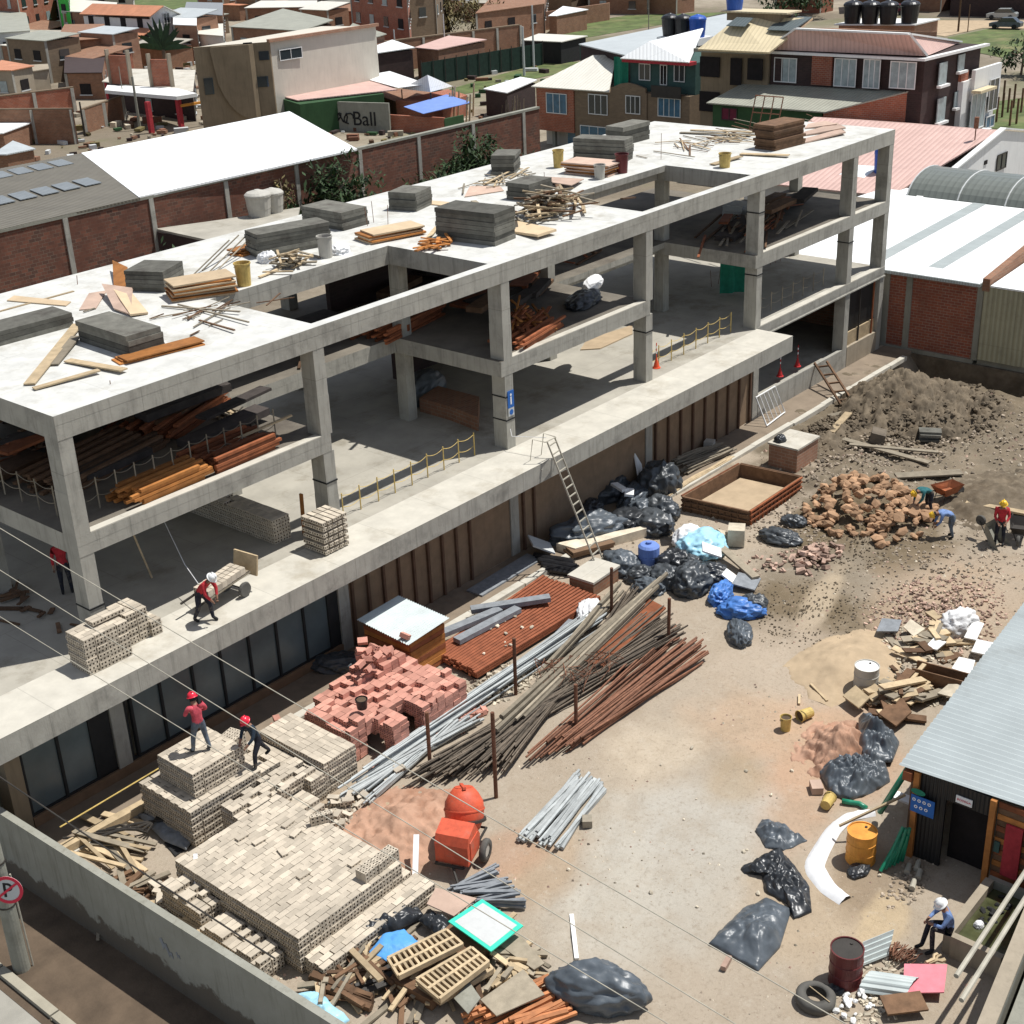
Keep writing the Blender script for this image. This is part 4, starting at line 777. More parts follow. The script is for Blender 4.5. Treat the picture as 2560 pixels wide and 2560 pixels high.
# yards and fences right of it: long brick wall, netting, lawn
w = thing('yard_wall', 'long brown brick yard wall with piers behind the green netting', 'wall', (107.98,103.24, -4.2)); wa, wb_ = (105.85,102.17), (133.88,97.15)
dn = Vector((wb_[0] - wa[0], wb_[1] - wa[1], 0)).normalized(); pr(w, 'wall', 'brickbrown', [wa, wb_, (wb_[0] + .1, wb_[1] + .4), (wa[0] + .1, wa[1] + .4)], -4.3, -.6); pr(w, 'coping', 'bricktan', [(wa[0], wa[1] - .05), (wb_[0], wb_[1] - .05), (wb_[0] + .1, wb_[1] + .45), (wa[0] + .1, wa[1] + .45)], -.599, -.45)
for k in range(8): f = k / 7; x, y = wa[0] + (wb_[0] - wa[0]) * f, wa[1] + (wb_[1] - wa[1]) * f; wbox(w, 'pier', 'concrete', x - .2, x + .2, y - .14, y - .01, -4.3, -.605)
nf = thing('net_fence', 'dark green netting fence around the grass pitch', 'fence', (101.75,84.33, -4.2)); na, nb = (104.71,87.99), (125.70,86.76)
pr(nf, 'net', 'netgreen', [na, nb, (nb[0] + .05, nb[1] + .05), (na[0] + .05, na[1] + .05)], -4.25, -1.6); M['netdark'] = plain('dark_net', (.012, .03, .022), var=.3)
for o in nf.children: o.data.materials[0] = M['netdark']
for k in range(12): f = k / 11; x, y = na[0] + (nb[0] - na[0]) * f, na[1] + (nb[1] - na[1]) * f; b = MB(); b.cyl((x, y - .1, -4.2), (x, y - .1, -1.3), .05, n=5); b.build('post', 'iron', nf)
b = MB(); b.prism([(98.35,82.11), (101.48,79.10), (132.82,80.27), (130.14,84.12), (127.33,88.25)], -4.276, -4.24); struct('lawn', b, 'lawn')
b = MB(); b.prism([(153.53,108.46), (152.72,100.31), (189.28,99.15), (190.66,100.64), (181.43,113.67), (163.82,115.00)], -4.272, -4.236); struct('grass_field', b, 'lawn')
b = MB(); b.prism([(169.61,52.38), (180.80,51.44), (180.36,45.36), (160.88,37.69), (152.90,38.01), (158.09,45.05)], -4.27, -4.235); struct('grass_field', b, 'lawn')
b = MB(); b.prism([(106.99,20.80), (121.65,25.59), (125.82,23.89), (107.90,16.84)], -4.268, -4.233); struct('grass_field', b, 'lawn')
b = MB(); b.prism([(163.84,226.05), (165.44,199.11), (192.85,224.56), (188.73,260.47)], -4.266, -4.231); struct('grass_field', b, 'lawn')
b = MB(); b.prism([(187.76,67.00), (192.31,50.06), (182.54,46.21), (181.67,52.63), (170.50,53.19), (174.47,59.18)], -4.264, -4.22); struct('dirt_road', b, 'tansand')
for (lab, u0, mat, zz) in ():
    pass
def shed4(nm, lab, P4, z, mat, wallmat, cat='shed', dz=0.5, rz=None):
    h = house(nm, lab, [(p[0], p[1]) for p in P4], z - .12, wallmat, cat=cat)
    c = Vector((sum(p[0] for p in P4) / 4, sum(p[1] for p in P4) / 4, 0)); Q = [Vector((p[0], p[1], z)) for p in P4]; Q = [q + (q - c).normalized() * .3 for q in Q]
    for q, i in zip(Q, range(4)): q.z = z + (dz if i >= 2 else 0)
    b = MB(); b.quad(*Q, .1); b.build('roof', mat, h)
    if cat == 'house' and z > -1.4:
        cen = c; q = random.Random(len(lab))
        for i in range(4):
            a, d = Vector((*P4[i], 0)), Vector((*P4[(i + 1) % 4], 0)); e = d - a; n_ = Vector((e.y, -e.x, 0)).normalized()
            if n_.dot(a - cen) < 0: n_ = -n_
            if n_.dot(Vector((-16.8, -29.5, 0)) - a) < 0 or e.length < 3: continue
            u = e.normalized(); k = max(1, int(e.length / 4.2))
            for j in range(k):
                p = a + e * ((j + .5) / k) + n_ * .03; w2 = q.uniform(.5, .85)
                for zz in ([z - 1.9] if z < 1.6 else [z - 1.9, z - 4.6]): b = MB(); b.prism([tuple((p - u * w2)[:2]), tuple((p + u * w2)[:2]), tuple((p + u * w2 + n_ * .05)[:2]), tuple((p - u * w2 + n_ * .05)[:2])], zz - .6, zz + .6); w_ = b.build('window', q.choice(('void', 'glass', 'curtain')), h); b = MB(); b.prism([tuple((p - u * w2 * 1.2)[:2]), tuple((p + u * w2 * 1.2)[:2]), tuple((p + u * w2 * 1.2 + n_ * .12)[:2]), tuple((p - u * w2 * 1.2 + n_ * .12)[:2])], zz - .75, zz - .62); b.build('sill', 'pale', w_)
            b = MB(); b.prism([tuple((a - u * .1)[:2]), tuple((a + u * .25)[:2]), tuple((a + u * .25 + n_ * .06)[:2]), tuple((a - u * .1 + n_ * .06)[:2])], -4.3, z - .13); b.build('pier', 'concrete', h)
    return h
shed4('small_shed', 'small shed with white roof and green door by the dead branches', [(92.33,67.08), (91.26,63.30), (98.09,65.29), (99.01,68.09)], -1.6, 'roofwhite', 'brickdark', dz=.2)
shed4('small_shed', 'open shed with pale roof at the far end of the netting', [(127.05,90.96), (127.35,85.00), (132.85,85.26), (132.77,92.92)], -1.5, 'roofoff', 'blackmat', dz=.1)
shed4('small_shed', 'shed with white roof above the long brick wall at its left end', [(95.46,91.57), (98.46,91.69), (105.37,89.80), (110.34,98.09)][:4], -.2, 'roofwhite', 'brickdark', dz=.2)
shed4('small_shed', 'shed with salmon tiled roof behind the long brick wall', [(109.15,92.78), (108.50,88.62), (116.98,88.74), (118.55,96.11)], -.5, 'roofpink', 'brickbrown', dz=.2)
shed4('brick_house', 'brick house with grey fibre gable roof above the cream house', [(103.10,119.77), (102.81,106.04), (110.61,108.98), (119.90,128.87)], 1.6, 'rooffibre', 'brickbrown', cat='house', dz=.4)
shed4('brick_house', 'low brick house with grey roof right of the cream house', [(103.56,100.57), (98.90,94.89), (110.06,99.06), (118.31,113.20)], .6, 'rooffibre', 'brickpale', cat='house', dz=.1)
shed4('brick_house', 'tall red brick house at the top above the cream house', [(124.25,119.53), (117.60,102.15), (145.59,128.52), (146.13,139.97)], 5.5, 'rooffibre', 'brickorange', cat='house')
h = shed4('brick_house', 'tan brick house with white window behind the overgrown tree', [(129.16,113.32), (133.68,112.38), (148.34,123.55), (144.20,126.45)], 5.5, 'rooffibre', 'bricktan', cat='house')
shed4('brick_house', 'brick yard building with flat top in the centre background', [(138.75,109.39), (153.67,108.95), (179.07,128.76), (170.61,131.74)], .2, 'brickbrown', 'brickbrown', cat='house')
shed4('small_shed', 'white roofed lean-to in the centre background', [(152.84,107.39), (153.18,106.23), (161.27,106.78), (164.50,113.93)], -1.4, 'roofwhite', 'brickbrown', dz=.1)
w = thing('yard_wall', 'distant brick yard wall beside the grass field', 'wall', (162.14,115.18, -4.2)); pr(w, 'wall', 'brickbrown', [(156.53,113.01), (174.01,111.96), (174.74,112.39), (157.17,113.42)], -4.3, -1.6)
shed4('far_house', 'far brown house with white door at the top edge', [(182.51,122.59), (183.89,111.47), (195.14,118.92), (192.28,129.54)], 1.8, 'rooffibre', 'brickbrown', cat='house')
shed4('far_house', 'far dark workshop at the top right with open front', [(195.70,79.90), (204.08,72.42), (211.33,75.83), (205.55,85.04)], 1.2, 'rooffibre', 'woodbrown', cat='house')
h = shed4('far_house', 'far building with white shopfront at the top right corner', [(195.85,63.92), (195.75,50.00), (213.10,56.72), (212.87,69.94)], .5, 'rooffibre', 'brickdark', cat='building')
# trees
def leaves(nm, mat, par, c, r, n, sz, seed, hol=.35):
    q = random.Random(seed); b = MB(); cl = [(Vector((q.gauss(0, .6), q.gauss(0, .6), q.gauss(-.1, .55))), .14 + q.random() * .22) for _ in range(max(6, n // 70))]
    for _ in range(n):
        c0, rr = q.choice(cl); p = c0 + Vector((q.gauss(0, rr), q.gauss(0, rr), q.gauss(0, rr)))
        if p.length > 1.7: continue
        p = Vector((c[0] + p.x * r[0], c[1] + p.y * r[1], c[2] + p.z * r[2])); s_ = sz * (.6 + q.random() * .8)
        X = Matrix.Translation(p) @ Matrix.Rotation(q.random() * 6.3, 4, 'Z') @ Matrix.Rotation(q.uniform(-1.1, 1.1), 4, 'X')
        b.add([(-s_ * .3, 0, 0), (0, -s_ * .9, .1 * s_), (s_ * .3, 0, 0), (0, s_ * .9, -.1 * s_)], [(0, 1, 2, 3)], X)
    return b.build(nm, mat, par)
def tree(nm, lab, x, y, z0, hgt, r, n, sz, seed, mat='leaf', cat='tree'):
    t = thing(nm, lab, cat, (x, y, z0)); q = random.Random(seed); b = MB(); top = Vector((x, y, z0 + hgt * .75)); b.tube([(x, y, z0), (x + .1, y, z0 + hgt * .35), top], [hgt * .035 + .03, hgt * .028 + .02, .03], 8)
    for k in range(7): a = q.random() * 6.3; f = .3 + .5 * q.random(); p = Vector((x, y, z0 + hgt * f)); e = p + Vector((math.cos(a) * r[0] * .7, math.sin(a) * r[1] * .7, hgt * .2)); b.tube([p, (p + e) / 2 + Vector((0, 0, .1)), e], [.035 * hgt * .5, .025 * hgt * .4, .012], 5)
    b.build('trunk', 'bark', t); leaves('crown', mat, t, (x, y, z0 + hgt * .62), (r[0], r[1], hgt * .42), n, sz, seed); return t
def bush(lab, X, Y, r, n, seed, mat='leaf', sz=.3): return tree('bush', lab, X[0], Y, -4.2, (X[1] + 4.2) / 1.12, r, n, sz, seed, mat, 'bush')
bush('dense dark bush against the old brick wall left of centre', (47.35,0.93), 41, (2.6, 1.2), 2600, 3); bush('biggest dark bush in front of the old brick wall above the roof stacks', (59.83,0.66), 40, (2.2, 1.4), 3000, 5)
bush('low dark bush right of the biggest one behind the roof', (62.89,-0.69), 40, (2.8, 1.2), 1800, 6); bush('thin climbing plant on the brick wall behind the grey tanks', (43.42,1.13), 42.2, (.9, .4), 420, 8, 'leafdry'); bush('small dark shrub under the low annex', (26.00,1.86), 30, (1.3, .8), 700, 9, sz=.22); bush('low leafy bush hugging the roof edge below the brick wall', (55.23,0.04), 39, (2.2, 1.2), 900, 12)
tree('tree', 'overgrown straggly tree beside the tan brick house', 144.86,120.52, -4.2, 7.5, (3.4, 3), 1700, .42, 10, 'leafdry'); tree('tree', 'second straggly tree with laundry colours behind it', 148.76,117.88, -4.2, 5.2, (3, 3), 900, .4, 11, 'leafdry')
tree('tree', 'round dark tree at the top edge right of centre', 186.50,84.92, -4.2, 6, (5, 4), 1700, .5, 14); tree('tree', 'dark tree at the top edge behind the white lean-to', 190.98,134.38, -4.2, 5, (5, 4), 1000, .5, 15)
tree('bush', 'round dark bush at the right edge of the far field', 139.39,30.29, -4.2, 3.4, (2.4, 2.4), 700, .4, 16, cat='bush')
t = thing('dead_tree', 'bare brown dead tree of hanging dry fronds at the end of the brick wall', 'tree', (71.8, 46.5, -4.2)); q = random.Random(4)
for k in range(34):
    a = q.uniform(-1, 1); x0 = 71.6 + a * .9; y0 = 46.2 + q.uniform(-1, 1); zt = q.uniform(-.5, 1.9); b = MB() if k == 0 else b
    b.mat('wood' if k % 3 == 0 else 'bark'); b.tube([(x0 * .3 + 71.7 * .7, y0 * .3 + 46.3 * .7, -4.2), (x0, y0, -1.5 + q.random()), (x0 + q.uniform(-.5, .5), y0 + q.uniform(-.7, .7), zt)], [.07, .09, .03], 4)
b.build('branches', 'bark', t)
t = thing('palm', 'broad fan shaped dark green palm before the white house', 'palm', (101.30,132.43, -4.2)); X = Vector((101.30,132.43, -2)); b = MB(); b.cyl((X.x, X.y, -4.2), (X.x, X.y, -1.6), .3, .22, 8); b.build('trunk', 'bark', t); b = MB(); q = random.Random(2)
dirx = Vector((.55, -.83, 0))
for k in range(15):
    a = R(-72 + 144 * k / 14 + q.uniform(-4, 4)); L = 3.6 + q.random() * 1.0; P_ = [X + Vector((0, 0, .3)) + (dirx * math.sin(a) + Vector((0, 0, 1)) * math.cos(a)) * (L * f) - Vector((0, 0, 1)) * (f * f * abs(math.sin(a)) * 1.2) for f in (0, .25, .5, .75, 1)]
    wd = [.06, .26, .34, .24, .03]; vs = []
    up_ = Vector((.3, .2, 0))
    for p, w_ in zip(P_, wd): s_ = (dirx * math.cos(a) - Vector((0, 0, 1)) * math.sin(a)) * w_ + up_ * w_ * q.uniform(-.4, .4); vs += [p - s_, p + s_]
    b.add(vs, [(2 * i, 2 * i + 1, 2 * i + 3, 2 * i + 2) for i in range(4)])
b.build('fronds', 'palm', t)
# ---- upper left town
h = house('white_long_house', 'long white two storey house with orange tiled roofs', [(109.94, 146.1), (115.2, 146.1), (115.2, 163), (109.94, 163)], 1.0, 'white')
b = MB(); b.prism([(109.9, 146.05), (112.0, 146.05), (115.3, 146.05), (115.3, 146.4), (112.0, 146.4), (109.9, 146.4)], -4.3, [1.5, 2.6, 1.0, 1.0, 2.6, 1.5]); b.build('gable_wall', 'white', h)
rq(h, 'roof', 'rooforange', (109.4, 163.2, 1.35), (109.4, 145.6, 1.5), (112.0, 145.6, 2.7), (112.0, 163.2, 2.6), .1); rq(h, 'roof', 'roofoff', (112.05, 163.2, 2.6), (112.05, 145.6, 2.7), (115.8, 145.6, .9), (115.8, 163.2, .9), .1)
for y in (148.3, 152.4, 156.4, 160.5): winx(h, 109.9, (y, -.2), (y + 1.2, 1.1), 'void', None)
winy(h, 146.0, (112.0, .3), (113.0, 1.6), 'glass', 'white')
h = house('white_wing', 'white gabled wing with orange lean-to roof beside the palm', [(107.6, 146.3), (109.85, 146.3), (109.85, 152.7), (107.6, 152.7)], -1.4, 'white'); rq(h, 'roof', 'rooforange', (107.2, 153, -1.3), (107.2, 145.9, -1.3), (109.85, 145.9, -.2), (109.85, 153, -.2), .1); winx(h, 107.55, (149, -3.2), (150.2, -2), 'void', None)
for nm, lab, P4, z, rm_, wm, dz in (
 ('brick_house', 'red brick house with dark openings in the top left corner', [(112.35,194.54), (111.30,182.79), (126.64,194.20), (139.89,232.86)], 4.0, 'rooffibre', 'brickorange', .5),
 ('brick_house', 'ramshackle house with pale slanted roof left of the white house', [(113.10,173.22), (113.16,160.11), (121.71,171.34), (124.39,189.01)], 1.2, 'roofoff', 'brickbrown', .5),
 ('grey_house', 'pale grey house with dark windows at the left edge', [(90.77,159.28), (96.03,155.59), (110.78,180.11), (114.54,197.24)], .6, 'rooffibre', 'pale', .3),
 ('brick_block', 'unfinished brick block below the ramshackle house', [(89.50,139.17), (95.13,136.64), (107.23,153.98), (104.84,160.32)], .4, 'brickbrown', 'brickbrown', 0),
 ('brick_block', 'low brick block between the grey house and unfinished block', [(96.17,156.53), (97.92,152.18), (110.07,166.05), (108.07,175.37)], -1.2, 'floor', 'brickorange', 0),
 ('brick_block', 'dark brick block in shadow with scattered roof debris', [(78.74,121.27), (80.80,116.82), (90.48,130.26), (88.19,135.51)], -1.2, 'brickdark', 'brickbrown', 0),
 ('gable_house', 'beige gabled house with orange roof edge at the left edge', [(72.48,126.79), (73.39,123.86), (76.94,125.15), (78.56,134.42)], -.4, 'rooforange', 'beigewall', 0),
 ('beige_annex', 'small beige annex with flat roof beside the gabled house', [(76.87,125.28), (79.18,125.42), (81.72,129.57), (80.07,131.04)], -1.0, 'beigewall', 'beigewall', 0),
 ('brick_block', 'brick shop building with white slab canopy on red posts', [(76.10,109.50), (75.44,92.99), (86.73,107.20), (83.82,117.49)], -1.2, 'terrtop', 'brickdark', 0),
 ('small_shed', 'tin shed with white roof at the left edge above the corrugated shed', [(53.07,94.49), (53.89,94.16), (60.60,98.30), (59.42,105.08)], -2.2, 'roofwhite', 'brickbrown', 0),
 ('small_shed', 'small pale roofed shelter on posts just above the skylight roof', [(46.08,82.69), (46.66,81.61), (49.36,81.75), (50.64,87.07)], -1.9, 'roofmetal', 'brickbrown', 0),
 ('far_house', 'bright green painted house in the top left', [(113.42,174.74), (112.90,170.98), (128.05,193.75), (127.42,196.08)], 3.5, 'brightgreen', 'brightgreen', 0),
 ('far_house', 'far house with white wall and dark opening at the top left', [(127.21,186.12), (128.83,176.79), (137.46,188.43), (135.23,197.18)], 3.4, 'rooffibre', 'cream', 0),
 ('far_house', 'far row of white roofed sheds at the top edge', [(140.97,162.63), (146.06,151.01), (151.90,157.39), (149.09,168.03)], -.6, 'roofoff', 'brickbrown', .3),
 ('far_house', 'far low brick house with blue sheeting on its roof', [(124.26,157.16), (122.90,146.28), (137.68,164.48), (137.08,173.15)], .4, 'greybeam', 'brickbrown', 0),
 ('brick_house', 'white and pink washed yard building left of the cream house', [(111.52,138.09), (111.06,131.80), (123.15,146.69), (119.79,147.60)], -.8, 'roofoff', 'white', 0),
 ('brick_block', 'small white roofed yard shed right of the white house', [(108.02,138.46), (108.23,133.70), (117.56,145.58), (117.48,150.87)], .8, 'roofwhite', 'brickpale', .3)):
    hh = shed4(nm, lab, P4, z, rm_, wm, 'house', dz)
# more small town blocks
q = random.Random(12); RM = ('roofoff', 'rooffibre', 'brickbrown', 'roofmetal', 'floor', 'rooforange', 'brickbrown', 'roofgrey'); RN = ('cream metal', 'grey fibre', 'open brick', 'dull metal', 'flat concrete', 'orange tiled', 'brown clay', 'weathered grey'); WM = ('brickbrown', 'brickorange', 'brickbrown', 'bricktan', 'brickpale'); WN = ('brown brick', 'orange brick', 'dusty brown brick', 'tan block', 'pale brick')
for k, (x, y) in enumerate(((91.10,147.93), (86.18,136.44), (88.87,130.34), (94.77,134.04), (102.03,132.98), (130.83,216.67), (122.22,194.01), (126.64,196.20), (127.97,192.29), (116.10,171.08), (110.11,175.17), (113.46,141.27), (157.22,188.85), (152.51,178.51), (160.23,165.81), (151.72,152.31), (143.78,145.91), (157.81,155.52), (150.40,145.88), (171.62,140.52), (164.71,127.93), (174.64,130.41), (183.18,126.84), (185.78,111.27), (185.30,106.62), (154.99,176.68), (156.45,171.91), (128.34,218.46), (104.33,151.21), (102.01,156.98), (98.30,147.66), (193.47,84.61), (200.74,67.68), (132.97,163.18))):
    w_, d_, r_, m_ = q.uniform(4, 7), q.uniform(5, 9), k % 8, (k * 3 + k // 8) % 5
    shed4('town_house', 'small ' + WN[m_] + ' town house with ' + RN[r_] + ' roof in the distant blocks', [(x, y + d_), (x, y), (x + w_, y), (x + w_, y + d_)], -4.2 + q.choice((2.6, 3.0, 3.4, 5.2)), RM[r_], WM[m_], 'house', q.choice((0, .4, .8)))['group'] = 'small ' + WN[m_] + ' town houses with ' + RN[r_] + ' roofs'
# yard clutter between the houses
q = random.Random(5); b = MB()
for k_ in ('brickbrown', 'debris', 'woodbrown', 'pale', 'rust', 'leafdry', 'brickdark', 'greenpaint'): b.mat(k_)
for k in range(900):
    f = q.random(); x = 55 + f * 65 + q.gauss(0, 3); y = q.uniform(62, 150) if x > 90 else q.uniform(47, 112); s_ = q.uniform(.15, .7)
    if x > 72 and y < 62: continue
    b.m = q.randrange(8); b.box((x, y, -4.2 + s_ * .25), (s_ * q.uniform(.5, 3), s_, s_ * q.uniform(.3, 1.1)), q.random() * 3)
one('yard_clutter', b, None, 'scattered yard clutter between the houses of the town', 'clutter', kind='stuff')
# walls in the left mid ground
for lab, a_, c_, zt, mt in (('brick yard wall with two courses at the left edge', (56.70,100.81), (60.90,92.76), -1.0, 'brickbrown'), ('brick yard wall leading to the concrete pole', (64.65,97.21), (72.76,101.49), -1.9, 'brickbrown'), ('upper brick terrace wall at the left edge', (64.43,113.66), (73.42,111.62), -1.7, 'brickorange')):
    w = thing('yard_wall', lab, 'wall', (*a_, -4.2)); pr(w, 'wall', mt, [a_, c_, (c_[0] + .1, c_[1] + .35), (a_[0] + .1, a_[1] + .35)], -4.3, zt); pr(w, 'coping', 'bricktan', [(a_[0], a_[1] - .04), (c_[0], c_[1] - .04), (c_[0] + .1, c_[1] + .39), (a_[0] + .1, a_[1] + .39)], zt + .001, zt + .13)
    for f in (.02, .5, .97): x, y = a_[0] + (c_[0] - a_[0]) * f, a_[1] + (c_[1] - a_[1]) * f; wbox(w, 'pier', 'concrete', x - .2, x + .2, y - .12, y - .01, -4.3, zt - .01)
cn = thing('shop_canopy', 'white slab canopy on red posts along the brick shops', 'canopy', (69.73,99.70, -1)); pr(cn, 'slab', 'white', [(70.09,100.71), (70.34,93.13), (70.59,89.21), (73.01,89.03), (74.59,94.44), (72.79,104.09)], -1.2, -.85)
for u in ((68.43,91.16), (71.19,89.85), (76.22,109.26)): b = MB(); b.b2(u[0] - .22, u[0] + .22, u[1] - .22, u[1] + .22, -4.3, -1.201); b.build('post', 'redpaint', cn)
for k, (a_, c_, zb, zt) in enumerate((((73.49,104.49), (73.97,101.47), -.85, 2.1), ((73.92,97.79), (74.90,95.59), -.85, 1.9))):
    w = thing('brick_panel_wall', ('left', 'right')[k] + ' unfinished brick wall standing on the shop canopy slab', 'wall', (*a_, zb)); pr(w, 'wall', 'brickorange', [a_, c_, (c_[0] + .2, c_[1] + .3), (a_[0] + .2, a_[1] + .3)], zb, zt)
    for p in (a_, c_): b = MB(); b.b2(p[0] - .2, p[0] + .2, p[1] - .25, p[1] - .01, zb, zt + .6); b.build('column', 'beigewall', w)
gp = thing('goal_frame', 'yellow painted steel frame beside the red shop post', 'frame', (73.37,92.67, -4.2)); a_, c_ = (71.25,89.74), (78.03,89.27); b = MB(); b.beam((*a_, -1.9), (*c_, -1.9), .25, .25); b.build('crossbar', 'orange', gp); b = MB(); b.cyl((*c_, -4.2), (*c_, -1.8), .16, n=8); b.build('post', 'orange', gp)
for lab, u, ht, rr, mt in (('tall rusty pole at the corner of the brick yard wall', (63.86,96.05), 3.3, .12, 'iron'), ('leaning concrete pole before the shops', (69.08,94.03), 5.2, .16, 'greywall'), ('thin pole rising from the shop canopy', (71.44,99.54), 5.6, .06, 'greywall'), ('white concrete pole before the brown curved house', (83.59,93.89), 5.6, .16, 'pale'),
 ('pale pole behind the pink roof', (113.35,100.65), 5.0, .12, 'pale'), ('slim pole behind the white canopy', (117.51,95.91), 6.6, .09, 'pale'), ('left of two tall concrete poles by the netting', (116.89,82.48), 5.6, .16, 'pale'), ('right of two tall concrete poles by the netting', (122.01,85.15), 7.5, .14, 'pale'), ('thin post in the grass field', (164.75,97.72), 6, .08, 'greywall'), ('dark pole beside the far dirt road', (176.27,53.87), 8.5, .15, 'woodbrown'), ('short post near the far road', (176.67,52.67), 3.5, .08, 'woodbrown')):
    t = thing('pole', lab, 'pole', (*u, -4.2)); b = MB(); b.cyl((*u, -4.3), (*u, -4.2 + ht), rr, rr * .7, 8); b.build('shaft', mt, t)
# far cars
def car(lab, X, rz, mat):
    c = thing('parked_car', lab, 'car', (*X, -4.2), 'cars parked at the top right'); T = Matrix.Translation(Vector((*X, -4.2))) @ Matrix.Rotation(rz, 4, 'Z'); W3 = Matrix(((1, 0, 0, 0), (0, 0, -1, 0), (0, 1, 0, 0), (0, 0, 0, 1)))
    b = MB(); b.prism([(-2.1, .3), (2.1, .3), (2.15, .75), (1.2, .92), (-1.9, .95), (-2.15, .8)], -.85, .85, X=T @ W3); b.build('body', mat, c)
    b = MB(); b.prism([(-1.7, .94), (1.15, .9), (.55, 1.42), (-1.1, 1.45)], -.75, .75, X=T @ W3); b.build('cabin', 'glass', c); b = MB(); b.prism([(-1.1, 1.44), (.55, 1.41), (.5, 1.47), (-1.05, 1.5)], -.74, .74, X=T @ W3); b.build('roof', mat, c)
    for x in (-1.3, 1.35):
        for y in (-.87, .87): b = MB(); b.cyl(T @ Vector((x, y - .1, .32)), T @ Vector((x, y + .1, .32)), .32, n=12); b.build('wheel', 'blackmat', c)
car('light silver car parked on the far road at the top right', (192.98,54.56), R(100), 'silver'); car('dark car parked in front of the silver one at the top right', (181.52,49.29), R(97), 'baggrey'); car('maroon car half hidden behind the black tanks', (194.78,72.59), R(100), 'maroon')
# fence posts in the right field
for k in range(9):
    u = ((108.20,20.61), (110.29,20.95), (112.93,21.51), (115.66,22.08), (118.48,22.67), (120.22,24.42), (110.12,19.02), (116.18,21.01), (108.93,19.15))[k]; b = MB(); b.cyl((0, 0, 0), (.1, .05, 2.2), .1, n=6)
    if k == 0: FP = Rep(one('fence_post', b, 'woodbrown', 'dark wooden fence post in the field at the right', 'post', 'fence posts in the right field'))
    FP.put(MX((*u, -4.2)))
# ================================================================ hollow bricks and brick stacks
HM = .3
def brickmesh(L, W_, H, nh=3, rows=2, mat='creambrick', ends=True, long=False):
    b = MB(); b.mat(mat); hx, hy, hz = L / 2, W_ / 2, H / 2
    def face(o, u, v, n, holes):
        o, u, v, n = map(Vector, (o, u, v, n))
        if not holes: b.add([o, o + u, o + u + v, o + v], [(0, 1, 2, 3)]); return
        nu, nv = holes; us = [0.0]; vs_ = [0.0]
        for k in range(nu): us += [(k + HM) / nu, (k + 1 - HM) / nu]
        us.append(1.0)
        for k in range(nv): vs_ += [(k + .27) / nv, (k + .73) / nv]
        vs_.append(1.0)
        for i in range(len(us) - 1):
            for j in range(len(vs_) - 1):
                P_ = [o + u * us[i] + v * vs_[j], o + u * us[i + 1] + v * vs_[j], o + u * us[i + 1] + v * vs_[j + 1], o + u * us[i] + v * vs_[j + 1]]
                if i % 2 and j % 2:
                    Q = [p - n * .035 for p in P_]; b.mat('hole'); b.add(P_ + Q, [(4, 5, 6, 7), (0, 1, 5, 4), (1, 2, 6, 5), (2, 3, 7, 6), (3, 0, 4, 7)]); b.mat(mat)
                else: b.add(P_, [(0, 1, 2, 3)])
    face((-hx, hy, -hz), (0, -W_, 0), (0, 0, H), (-1, 0, 0), (nh if ends else None) and (2, rows)); face((hx, -hy, -hz), (0, W_, 0), (0, 0, H), (1, 0, 0), (2, rows) if ends else None)
    face((-hx, -hy, -hz), (L, 0, 0), (0, 0, H), (0, -1, 0), (nh, rows) if long else None); face((hx, hy, -hz), (-L, 0, 0), (0, 0, H), (0, 1, 0), (nh, rows) if long else None)
    face((-hx, -hy, hz), (L, 0, 0), (0, W_, 0), (0, 0, 1), None); face((-hx, hy, -hz), (L, 0, 0), (0, -W_, 0), (0, 0, -1), None)
    return b
BL, BW, BH = .33, .165, .115
creamP = brickmesh(BL - .008, BW - .007, BH - .005, nh=3, rows=1, long=True); pinkP = brickmesh(.30, .19, .145, nh=3, rows=2, mat='pinkbrick', long=False)
pools = {'cream': [], 'pink': []}                                   # (score, matrix)
CAM0 = Vector((-16.76, -29.53, 18.32))
def putb(pool, X, vis=1.0): d = (X.translation - CAM0).length; pools[pool].append((vis / (d * d), X))
def stack(x0, x1, y0, y1, z0, z1, pool='cream', L=BL, W_=BW, H=BH, along='x', jit=.008, missing=0.0, q=rnd, extra=0, ang=0.0):
    """a close packed stack: only the bricks that can be seen (outer columns and the top) plus a plain core"""
    nl = max(1, round((z1 - z0) / H)); LX, LY = (L, W_) if along == 'x' else (W_, L); nx = max(1, round((x1 - x0) / LX)); ny = max(1, round((y1 - y0) / LY)); c = Vector(((x0 + x1) / 2, (y0 + y1) / 2, 0)); Rz = Matrix.Translation(c) @ Matrix.Rotation(ang, 4, 'Z') @ Matrix.Translation(-c)
    for k in range(nl):
        top = k == nl - 1
        for i in range(nx):
            for j in range(ny):
                edge = i in (0, nx - 1) or j in (0, ny - 1)
                if not (top or edge or (missing and k >= nl - 2)): continue
                if top and q.random() < missing: continue
                sh = .5 * (j % 2) if along == 'x' and nx > 3 and top else 0
                if sh and i == 0: putb(pool, Rz @ MX((x0 + LX * .25, y0 + (j + .5) * LY, z0 + (k + .5) * H), 0, 0, 0, (.48, 1, 1)), .6)
                x = x0 + (i + .5 + sh - (.25 if sh and i == nx - 1 else 0)) * LX; sx_ = .48 if sh and i == nx - 1 else 1; y = y0 + (j + .5) * LY; out = .025 * (k % 2) if edge else 0
                X = Rz @ MX((x + q.uniform(-jit, jit) - (out if i == 0 else 0), y + q.uniform(-jit, jit) - (out * .6 if j == 0 else 0), z0 + (k + .5) * H), (0 if along == 'x' else R(90)) + q.gauss(0, .012), 0, 0, (sx_, 1, 1))
                v = 1.0 if top else (.5 if (j == 0 or i == 0) else .05)
                putb(pool, X, v)
CORES = MB()
